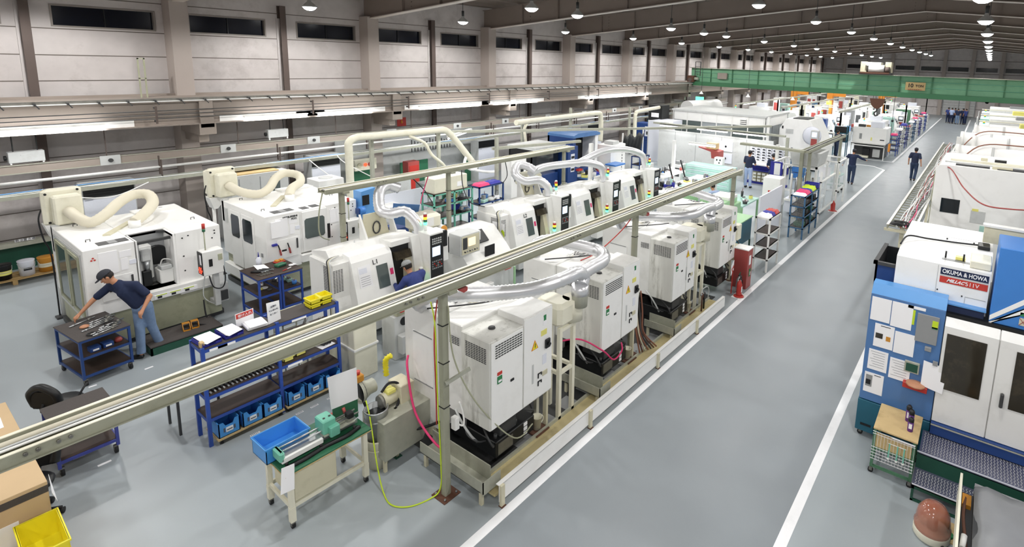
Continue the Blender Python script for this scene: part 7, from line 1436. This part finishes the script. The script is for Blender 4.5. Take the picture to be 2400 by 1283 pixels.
def person(label,loc,rz,J,shirt='navy',trous='jeans',cap='cap',vox=.012,sleeve='short',far=False,glove=None,group=None):
    r=T('person',label,'person',loc,rz,group)
    d=dict(pelvis=(0,0,.93),chest=(0,0,1.3),neck=(0,0,1.45),head=(.02,0,1.6),sl=(0,.18,1.4),sr=(0,-.18,1.4),el=(-.03,.24,1.12),er=(-.03,-.24,1.12),hl=(.05,.25,.88),hr=(.05,-.25,.88),
      kl=(.02,.1,.5),kr=(.02,-.1,.5),al=(0,.1,.09),ar=(0,-.1,.09),look=(1,0,0),foot=(1,0,0)); d.update(J)
    d={k:Vector(v) for k,v in d.items()}
    lat=(d['sl']-d['sr']).normalized(); hipl=d['pelvis']+lat*.09-V3(0,0,.04); hipr=d['pelvis']-lat*.09-V3(0,0,.04)
    if 'hipdir' in J: hd=Vector(J['hipdir']).normalized(); hipl=d['pelvis']+hd*.09; hipr=d['pelvis']-hd*.09
    look=d['look'].normalized(); upv=(d['head']-d['neck']).normalized(); side=upv.cross(look).normalized(); look=side.cross(upv).normalized()
    R=Matrix((look,side,upv)).transposed()
    # body
    b=B(); hd=d['head']
    sph(b,hd,.1,'skin',14,(.98,.78,1.08),R); sph(b,hd+look*.035-upv*.06,.06,'skin',12,(1,.85,.95),R)
    cap_(b,hd+look*.085+upv*.005,hd+look*.105-upv*.025,.011,.015)
    for s in (-1,1): sph(b,hd+side*s*.08-upv*.01-look*.005,.024,'skin',8,(.8,.5,1.2),R)
    cap_(b,d['neck']-upv*.04,hd-upv*.05,.055,.052)
    cap_(b,d['chest'],d['neck']-upv*.05,.1,.07); cap_(b,d['pelvis'],d['chest'],.12,.125); cap_(b,d['sl'],d['sr'],.06,.06)
    for (s,e,h,sg) in (('sl','el','hl',1),('sr','er','hr',-1)):
        cap_(b,d[s],d[e],.05,.042); cap_(b,d[e],d[h],.042,.027)
        f=(d[h]-d[e]).normalized(); u=f.cross(V3(0,0,1)); u=u.normalized() if u.length>.1 else V3(1,0,0); w=u.cross(f)
        c=d[h]+f*.045; cap_(b,d[h]+f*.01,c+f*.03,.03,.036)
        if not far:
            curl=w*-1 if w.z>0 else w
            for q,(o_,L) in enumerate(((-.027,.07),(-.009,.078),(.009,.074),(.026,.058))):
                a0=c+u*o_+f*.045; a1=a0+(f*.8+curl*.5).normalized()*L*.55; a2=a1+(f*.4+curl*.85).normalized()*L*.5
                b.tube([a0-f*.02,a0,a1,a2],[.0095,.0095,.0088,.0075],'skin',8); sph(b,a2,.0075,'skin',8)
            t0=d[h]+f*.02+u*.03*sg*-1; t1=t0+(f*.6-u*sg*.7).normalized()*.035; t2=t1+(f*.9+curl*.3).normalized()*.03
            b.tube([t0-f*.01,t0,t1,t2],[.013,.012,.0105,.009],'skin',8); sph(b,t2,.009,'skin',8)
    for (h,k,a) in ((hipl,d['kl'],d['al']),(hipr,d['kr'],d['ar'])): cap_(b,h,k,.075,.05); cap_(b,k,a,.048,.035)
    remesh(b,'body',r,'skin',vox if not far else .02,2)
    if not far:
        for s in (-1,1):
            e=B(); sph(e,hd+look*.088+side*s*.03+upv*.005,.010,'paper',8); sph(e,hd+look*.0955+side*s*.03+upv*.005,.0055,'ink',6); e.put('eye',r)
        e=B(); e.tube([hd+look*.094+side*.02-upv*.065,hd+look*.101-upv*.067,hd+look*.094-side*.02-upv*.065],.004,'redcab',6); e.put('mouth',r)
    # shirt
    b=B(); cap_(b,d['pelvis']+V3(0,0,.02),d['chest'],.135,.15); cap_(b,d['chest'],d['neck']-upv*.06,.14,.085)
    cap_(b,d['sl'],d['sr'],.078,.078); cap_(b,d['chest']+lat*.05,d['sl'],.1,.075); cap_(b,d['chest']-lat*.05,d['sr'],.1,.075); cap_(b,d['pelvis']+lat*.05,d['chest']+lat*.06,.11,.11); cap_(b,d['pelvis']-lat*.05,d['chest']-lat*.06,.11,.11)
    for (s,e,h) in (('sl','el','hl'),('sr','er','hr')):
        if sleeve=='short': cap_(b,d[s],d[s].lerp(d[e],.72),.072,.066)
        else: cap_(b,d[s],d[e],.072,.058); cap_(b,d[e],d[e].lerp(d[h],.9),.056,.045)
    remesh(b,'shirt',r,shirt,vox*1.2,3)
    b=B(); cap_(b,d['pelvis']-V3(0,0,.02)+lat*.03,d['pelvis']-V3(0,0,.02)-lat*.03,.135,.135)
    for (h,k,a) in ((hipl,d['kl'],d['al']),(hipr,d['kr'],d['ar'])): cap_(b,h,k,.105,.075); b.tube([k,k.lerp(a,.5),a],[.075,.068,.07],trous,12); sph(b,k,.075,trous)
    remesh(b,'trousers',r,trous,vox*1.2,3)
    ft=d['foot'].normalized()
    for a in (d['al'],d['ar']):
        b=B(); g=Vector((a.x,a.y,a.z-.05)); sph(b,g+ft*.02,.05,'ink',12,(1,1,.9)); cap_(b,g,g+ft*.15-V3(0,0,.008),.044,.038)
        o=remesh(b,'shoe',r,'black',.014,2)
    # hair and cap
    b=B(); sph(b,hd-look*.012+upv*.012,.105,'hair',14,(.98,.82,1.02),R); o=remesh(b,'hair',r,'hair',.014,1)
    me=o.data; bm=bmesh.new(); bm.from_mesh(me)
    kill=[v for v in bm.verts if (v.co-hd).dot(look)>.035 and (v.co-hd).dot(upv)<.045 or (v.co-hd).dot(upv)<-.06]; bmesh.ops.delete(bm,geom=kill,context='VERTS'); bm.to_mesh(me); bm.free()
    if cap:
        b=B(); sph(b,hd+upv*.045-look*.004,.104,cap,16,(1.05,.88,.82),R); o=remesh(b,'cap',r,cap,.012,1)
        me=o.data; bm=bmesh.new(); bm.from_mesh(me); kill=[v for v in bm.verts if (v.co-hd).dot(upv)<.03]; bmesh.ops.delete(bm,geom=kill,context='VERTS')
        br=[]
        bm.to_mesh(me); bm.free(); md=o.modifiers.new('s','SOLIDIFY'); md.thickness=.006; md.offset=1
        b=B(); n=9; P=[]
        for i in range(n):
            a=-pi/2*.8+pi*.8*i/(n-1); P.append(hd+upv*.035+look*(.085*cos(a))+side*(.08*sin(a)))
        for i in range(n):
            a=-pi/2*.8+pi*.8*i/(n-1); P.append(hd+upv*(.03)+look*(.085+.085*cos(a))+side*(.078*sin(a)))
        P+=[p+upv*.006 for p in P]; F=[]
        for i in range(n-1): F+=[[i,i+1,n+i+1,n+i],[2*n+i,3*n+i,3*n+i+1,2*n+i+1],[n+i,n+i+1,3*n+i+1,3*n+i]]
        b.add(P,F,cap,True); b.put('cap_brim',r)
    if trous in ('palejeans','jeans'):
        b=B(); b.lathe([(.133,-.015),(.136,0),(.133,.02)],d['pelvis']+V3(0,0,.03),'black',18,close=False); b.put('belt',r)
    return r
# the bending worker at the cart
ox,oy=2.85,12.03
def W(x,y,z): return (x-ox,y-oy,z)
person('worker in navy T-shirt, jeans and dark cap bending over the tool cart',(ox,oy,0),0,dict(pelvis=W(2.9,12.1,.93),chest=W(2.73,12.18,1.26),neck=W(2.6,12.24,1.44),head=W(2.5,12.27,1.57),sl=W(2.58,12.42,1.34),sr=W(2.82,12.03,1.37),el=W(2.33,12.5,1.12),hl=W(2.14,12.5,.93),er=W(2.98,11.93,1.14),hr=W(2.84,11.85,.95),
    kl=W(2.82,12.06,.5),kr=W(3.0,12.1,.5),al=W(2.78,11.97,.09),ar=W(3.1,12.1,.09),look=(-.8,.1,-.75),foot=(-.3,.25,0),hipdir=(-.3,.9,0)),vox=.011)
# operator looking into lathe L1
ox,oy=6.42,8.95
person('operator in purple-blue overall and grey cap leaning into lathe L1',(ox,oy,0),pi/2,dict(pelvis=(-.12,0,.8),chest=(.05,.02,1.12),neck=(.14,.04,1.25),head=(.2,.06,1.38),sl=(.06,.2,1.18),sr=(.06,-.18,1.2),el=(.2,.28,.95),er=(.2,-.26,.98),hl=(.42,.2,.98),hr=(.42,-.18,1.0),look=(1,.1,-.5),kl=(.05,.1,.44),kr=(.05,-.1,.44)),shirt='workblue',trous='dkjeans',sleeve='long',cap='midgrey')
# two men at the sorting bins, backs to the camera
person('worker in navy T-shirt and pale jeans standing with his back turned at the sorting bins',(24.05,8.6,0),-.1,dict(el=(.08,.27,1.13),er=(.1,-.27,1.13),hl=(.3,.18,1.05),hr=(.3,-.16,1.05),head=(.03,0,1.62),look=(1,-.3,-.3),kl=(.0,.11,.5),kr=(0,-.11,.5),al=(0,.12,.09),ar=(0,-.12,.09)),trous='palejeans',shirt='navy2',vox=.016,far=True)
person('worker in navy T-shirt and dark trousers, right of the pair at the sorting bins',(24.1,7.5,0),.5,dict(el=(.08,.25,1.13),er=(.08,-.25,1.13),hl=(.32,.15,1.02),hr=(.3,-.14,1.02),look=(1,.2,-.5),head=(.05,0,1.6)),trous='dkjeans',vox=.016,far=True)
person('worker in dark clothes walking and pushing the wheeled cart near the cross aisle',(28.35,5.0,0),.1,dict(pelvis=(0,0,.95),chest=(.06,0,1.32),neck=(.08,0,1.47),head=(.12,-.02,1.62),sl=(.06,.19,1.42),sr=(.06,-.19,1.42),el=(.02,.36,1.15),hl=(-.15,.4,.98),er=(.1,-.42,1.3),hr=(.3,-.55,1.22),kl=(.12,.1,.5),kr=(-.02,-.1,.5),al=(.2,.1,.1),ar=(-.18,-.08,.12)),shirt='navy',trous='dkjeans',vox=.016,far=True,sleeve='long')
person('worker in navy shirt walking away down the middle of the aisle',(31.6,2.65,0),-.05,dict(chest=(.03,0,1.3),neck=(.04,0,1.45),head=(.05,0,1.6),el=(-.05,.27,1.14),hl=(.05,.28,.9),er=(-.1,-.27,1.14),hr=(-.05,-.3,.9),kl=(.12,.1,.5),kr=(.0,-.1,.5),al=(.12,.1,.09),ar=(-.25,-.09,.14)),shirt='navy2',trous='dkjeans',vox=.016,far=True)
person('seated worker in pale blue shirt and grey cap at the white benches',(17.9,7.6,0),1.2,dict(pelvis=(-.1,0,.55),chest=(.0,0,.95),neck=(.05,0,1.12),head=(.1,0,1.27),sl=(0,.18,1.05),sr=(0,-.18,1.05),el=(.15,.24,.85),er=(.15,-.24,.85),hl=(.4,.15,.88),hr=(.4,-.15,.88),kl=(.35,.13,.55),kr=(.35,-.13,.55),al=(.35,.13,.1),ar=(.35,-.13,.1),look=(1,0,-.5)),shirt='palejeans',trous='dkjeans',vox=.016,far=True,cap='midgrey')
r=T('swivel_chair','dark swivel chair under the seated worker','chair',(17.8,7.55,0),1.2); b=B(); b.box(-.25,.2,-.24,.24,.38,.44,'black',.02); b.put('seat',r); b=B(); b.box(-.3,-.24,-.2,.2,.5,.95,'black',.02); b.put('backrest',r); b=B(); b.cyl((0,0,.06),(0,0,.38),.03,None,'dkgrey',10); b.put('column',r)
for k in range(5): a=k*2*pi/5; b=B(); b.bar((0,0,.08),(.27*cos(a),.27*sin(a),.05),.04,.04,'black'); b.put('leg',r)
for k,(x,y,z0,lab,rz) in enumerate(((36.3,7.85,0,'worker in navy, left of the two talking beside the white lathe',-.6),(36.6,7.5,0,'worker in navy, right of the two talking beside the white lathe',-.9))):
    person(lab,(x,y,z0),rz,dict(el=(.1,.25,1.15),er=(.1,-.25,1.15),hl=(.25,.1,1.1),hr=(.25,-.1,1.12)),shirt='navy',trous='dkjeans',cap=None,vox=.02,far=True)
for k,(x,y,lab,sh,tr,rz) in enumerate(((71.0,3.35,'leftmost of the group of workers at the far end of the aisle','workblue','navy',.2),(70.6,3.0,'second from the left in the far group of workers, pale shirt','palejeans','navy',-.3),(70.9,2.72,'worker in the middle rear of the far group','navy','dkjeans',0),(70.1,2.42,'worker in jeans with his back turned in the middle of the far group','navy','jeans',.1),(70.9,1.98,'tall worker second from the right in the far group','navy','navy',.4),(70.5,1.7,'rightmost worker in the far group, in dark blue','workblue','navy',.9))):
    person(lab,(x,y,0),rz,dict(el=(.05,.25,1.15),er=(.05,-.25,1.15),hl=(.15,.18,.95),hr=(.15,-.18,.95)),shirt=sh,trous=tr,cap='cap' if k in (0,4) else None,vox=.024,far=True)
r=T('trolley','green and white wheeled trolley pushed by the walking worker','trolley',(25.9,5.0,0))
b=B()
for (x,y) in ((0,0),(.8,0),(0,.55),(.8,.55)): b.box(x,x+.03,y,y+.03,.1,1.0,'white')
b.put('frame',r); b=B(); b.box(0,.83,0,.58,.75,.8,'seafoam'); b.box(0,.83,0,.58,.3,.34,'green'); b.put('shelf',r); b=B(); b.box(0,.02,.0,.58,.8,1.25,'clear'); b.put('screen',r); b=B(); b.box(.1,.6,.1,.4,.34,.6,'green',.02); b.box(.2,.5,.1,.3,.8,.9,'yellow',.01); b.put('load',r)
for (x,y) in ((.05,.05),(.78,.05),(.05,.52),(.78,.52)): caster(r,x,y,.05)
# ================================================================ further small things
for k,(X,lab) in enumerate(((4.58,'blue cart with black tool holders before the closed machining centre, left of two'),(5.02,'blue cart with green case and gloves before the closed machining centre, right of two'))):
    cart(lab,X,11.5,.42,.82,1.02,[.3,.66],'wood_top','blue')
    litter('on the '+('left' if k==0 else 'right')+' blue cart by the closed machine','things in the two blue carts',X+.08,X+.34,11.6,12.2,.67,6,.1)
for k in range(5): on('black tool holder lying in the row on the left blue cart top','tool holder','tool_holder','holders on the left blue cart',(4.66+k*.05,12.0,1.05),lambda b: (b.cyl((0,0,0),(.12,-.14,0),.02,None,'black',10),b.cyl((.12,-.14,0),(.16,-.19,0),.011,None,'steel',8)))
for k in range(5): on('thin grey tool lying at the front of the left blue cart top','tool','thin_tool','thin tools on the left blue cart',(4.68+k*.05,11.72,1.04),lambda b: b.cyl((0,.08,0),(.05,-.08,0),.01,None,'steel_d',8))
on('curling white sheet on the left blue cart top','paper','paper_sheet',None,(4.78,11.98,1.06),lambda b: b.slab((0,0,0),(.2,-.05,0),(.2,.18,.02),(0,.2,.05),.002,'paper'),0)
on('green plastic case on the right blue cart top','case','green_case',None,(5.12,11.85,1.035),lambda b: (b.box(0,.2,0,.14,0,.06,'green',.012),b.box(.02,.18,-.008,.02,.02,.04,'dkgreen')),.2)
on('red tray with brown blocks on the right blue cart top','tray','red_tray',None,(5.2,12.1,1.035),lambda b: (b.box(0,.2,0,.14,0,.03,'red',.006),b.box(.02,.09,.02,.12,.03,.06,'ochre',.005),b.box(.11,.18,.02,.12,.03,.06,'ochre',.005)),.1)
on('white gloves lying on the right blue cart top','gloves','work_gloves',None,(5.36,11.8,1.035),lambda b: (b.lathe([(.05,0),(.05,.02),(.001,.035)],(0,0,0),'paper',10),[b.cyl((.03,(q-1.5)*.02,.012),(.09,(q-1.5)*.03,.01),.01,None,'paper',6) for q in range(4)]))
on('red marker pen on the right blue cart top','pen','marker_pen',None,(5.1,11.6,1.045),lambda b: (b.cyl((0,0,0),(.1,.04,0),.01,None,'red',8),b.cyl((.1,.04,0),(.2,.08,0),.01,None,'paper',8)))
on('translucent white bottle with blue nozzle behind the left blue cart','bottle','squeeze_bottle',None,(4.92,12.25,1.035),lambda b: (b.lathe([(.05,0),(.055,.15),(.03,.2),(.02,.21)],(0,0,0),'paper2',14),b.cyl((0,0,.21),(0,0,.32),.016,.003,'cloth_blue',8)))
for k in range(2): on('red and black hook wrench hanging on the closed machining centre front, '+['left','right'][k],'wrench','hook_wrench','wrenches on the machine front',(5.42+k*.2,12.47,1.32),lambda b: (b.bar((0,0,0),(.03,0,-.12),.015,.02,'black'),b.bar((.03,0,-.12),(.05,0,-.25),.03,.03,'redcab')))
# cable bundles down lathe corners and over their tops
for k,(x,y,lab) in enumerate(((5.02,9.5,'L1'),(9.3,9.5,'L2'))):
    for q in range(3):
        duct('grey cable running down the left corner of lathe '+lab,[(x+.3,y+.3,1.74),(x+.02,y+.1+.04*q,1.76),(x-.03,y+.05*q,1.6),(x-.03+.01*q,y+.05*q,.9),(x-.02,y+.05*q,.1)],.013,'cable',['ltgrey','beige','dkgrey'][q],'corner_cable','cables down the corner of lathe '+lab,0,.1,6,5)
    on('small fan and black plug on the top of lathe '+lab,'fan','small_fan',None,(x+.75,y+.5,1.77),lambda b: (b.box(-.1,.1,-.07,.07,0,.03,'ltgrey',.006),b.cyl((0,0,.03),(0,.02,.12),.012,None,'ltgrey',8),b.tube(bez([(-.25,-.1,0),(-.15,-.05,.02),(-.05,-.08,.01)]),.02,'black',6)))
on('white sheet with a green corner on the left side of lathe L2','poster','poster',None,(9.345,9.85,1.0),lambda b: (b.slab((0,0,0),(0,-.42,0),(0,-.42,.5),(0,0,.5),.004,'paper'),b.slab((-.005,-.3,.3),(-.005,-.42,.15),(-.005,-.42,.3),(-.005,-.35,.35),.002,'lime'),[b.box(-.007,-.004,-.3+.05*q,-.27+.05*q,.04,.08,'ink') for q in range(4)]))
for k in range(2): on('red bracket lamp under the near cable tray, '+['by the first post','by the second post'][k],'bracket','red_bracket','red brackets under the near tray',(4.2+4.4*k,5.0,2.8),lambda b: b.prism([(-.06,0),(.08,0),(.08,-.05),(.02,-.06)],'y',-.05,.05,'redcab'))
for k,(p,m,lab) in enumerate((([(9.0,10.6,2.8),(9.05,10.6,2.3),(9.2,10.5,1.9),(9.4,10.2,1.8)],'dkgrey','dark cable dropping from the second tray onto lathe L2'),([(8.0,10.55,2.85),(7.9,10.7,2.3),(7.85,10.7,2.1)],'pink','pink hose dropping from the second tray to the cream collector'),([(5.5,10.6,2.85),(5.4,10.6,2.4),(5.5,10.8,1.9),(5.9,11.2,1.6)],'sage','dull green cable hanging from the near end of the second tray'),([(10.5,10.6,2.85),(11.2,11.2,2.2),(12.2,12.4,1.6)],'black','black cable slanting from the second tray to the mint rack'),([(7.5,10.6,2.85),(8.2,11.0,2.3),(8.9,11.6,1.7)],'black','black cable slanting from the second tray to the manual lathe'))):
    duct(lab,p,.013,'cable',m,'drop_cable','cables dropping from the second tray',0,.1,6,8)
for k,(x,y,z,lab) in enumerate(((5.0,12.45,2.0,'black'),(14.6,10.2,1.9,'grey'))): pass
# frame and bright machines of the far corner bay
block('blue_bin_stack','stack of blue bins beside the beige tray post','bins',27.4,7.0,[('bin',[(0,.4,0,.6,.1+q*.3,.36+q*.3,'mblue')]) for q in range(4)]+[('frame',[(-.05,0,-.05,0,0,1.4,'steelblue'),(-.05,0,.62,.67,0,1.4,'steelblue')])])
block('teal_shelf','dark teal shelf unit right of the two talking workers','shelf',37.2,7.05,[('frame',[(0,.05,0,.05,0,2.0,'teal'),(0,.05,.75,.8,0,2.0,'teal'),(.45,.5,0,.05,0,2.0,'teal'),(.45,.5,.75,.8,0,2.0,'teal')]),('shelf',[(0,.5,0,.8,.9,.95,'teal')]),('box',[(.02,.48,.05,.75,.95,1.35,'dkgrey')]),('box',[(.02,.48,.05,.75,1.5,1.9,'black')]),('shelf',[(0,.5,0,.8,1.45,1.5,'teal')])])
block('low_table','white table with purple and blue trays left of the rounded white machine','table',28.3,8.2,[('top',[(0,1.2,0,1.0,.95,1.0,'white2')]),('leg',[(0,.05,0,.05,0,.95,'white')]),('leg',[(1.15,1.2,0,.05,0,.95,'white')]),('leg',[(0,.05,.95,1.0,0,.95,'white')]),('purple_tray',[(.1,.5,.5,.9,1.0,1.1,'purple')]),('blue_tray',[(.3,.9,.05,.45,1.0,1.12,'cloth_blue')])])
for k in range(22):
    x=39.5+rnd.random()*33; y=[7.85,8.9,11.6,12.1,14.75,15.3][k%6]; h=1.9+rnd.random()*.9
    m=['white','white2','ltgrey','cream','steelblue','white'][k%6]
    block('column_unit',{'white':'white','white2':'white','ltgrey':'grey','cream':'cream','steelblue':'steel blue'}[m]+' upright control unit rising in the crowded far bays','control unit',x,y,[('cabinet',[(0,.4,0,.5,0,h,m)]),('panel',[(-.015,0,.08,.42,h*.6,h*.85,['dkgrey','black','redcab'][k%3])]),('arm',[(.1,.2,-.9,.1,h,h+.08,'white')])],'upright control units of the far bays')
# split loose hardware into single parts
def split(nm,new,cap=100):
    for o in [o for o in COL.objects if o.type=='MESH' and o.name.split('.')[0]==nm and o.parent and not o.children]:
        bm=bmesh.new(); bm.from_mesh(o.data); bm.verts.ensure_lookup_table(); seen=set(); isl=[]
        for v in bm.verts:
            if v.index in seen: continue
            st=[v]; seen.add(v.index); g=[]
            while st:
                a=st.pop(); g.append(a.index)
                for e in a.link_edges:
                    w=e.other_vert(a)
                    if w.index not in seen: seen.add(w.index); st.append(w)
            isl.append(set(g))
        if 1<len(isl)<=cap:
            for g in isl:
                c=bm.copy(); c.verts.ensure_lookup_table(); bmesh.ops.delete(c,geom=[v for v in c.verts if v.index not in g],context='VERTS')
                me=bpy.data.meshes.new(new); c.to_mesh(me); c.free()
                for mt in o.data.materials: me.materials.append(mt)
                n=bpy.data.objects.new(new,me); COL.objects.link(n); n.parent=o.parent; n.matrix_local=o.matrix_local.copy()
            bm.free(); bpy.data.objects.remove(o)
        else: bm.free()
for a,c in (('bolt_set','bolt'),('plug_set','plug'),('knob_set','knob'),('foot_set','foot'),('base','base'),('cap_set','cap')): split(a,c)
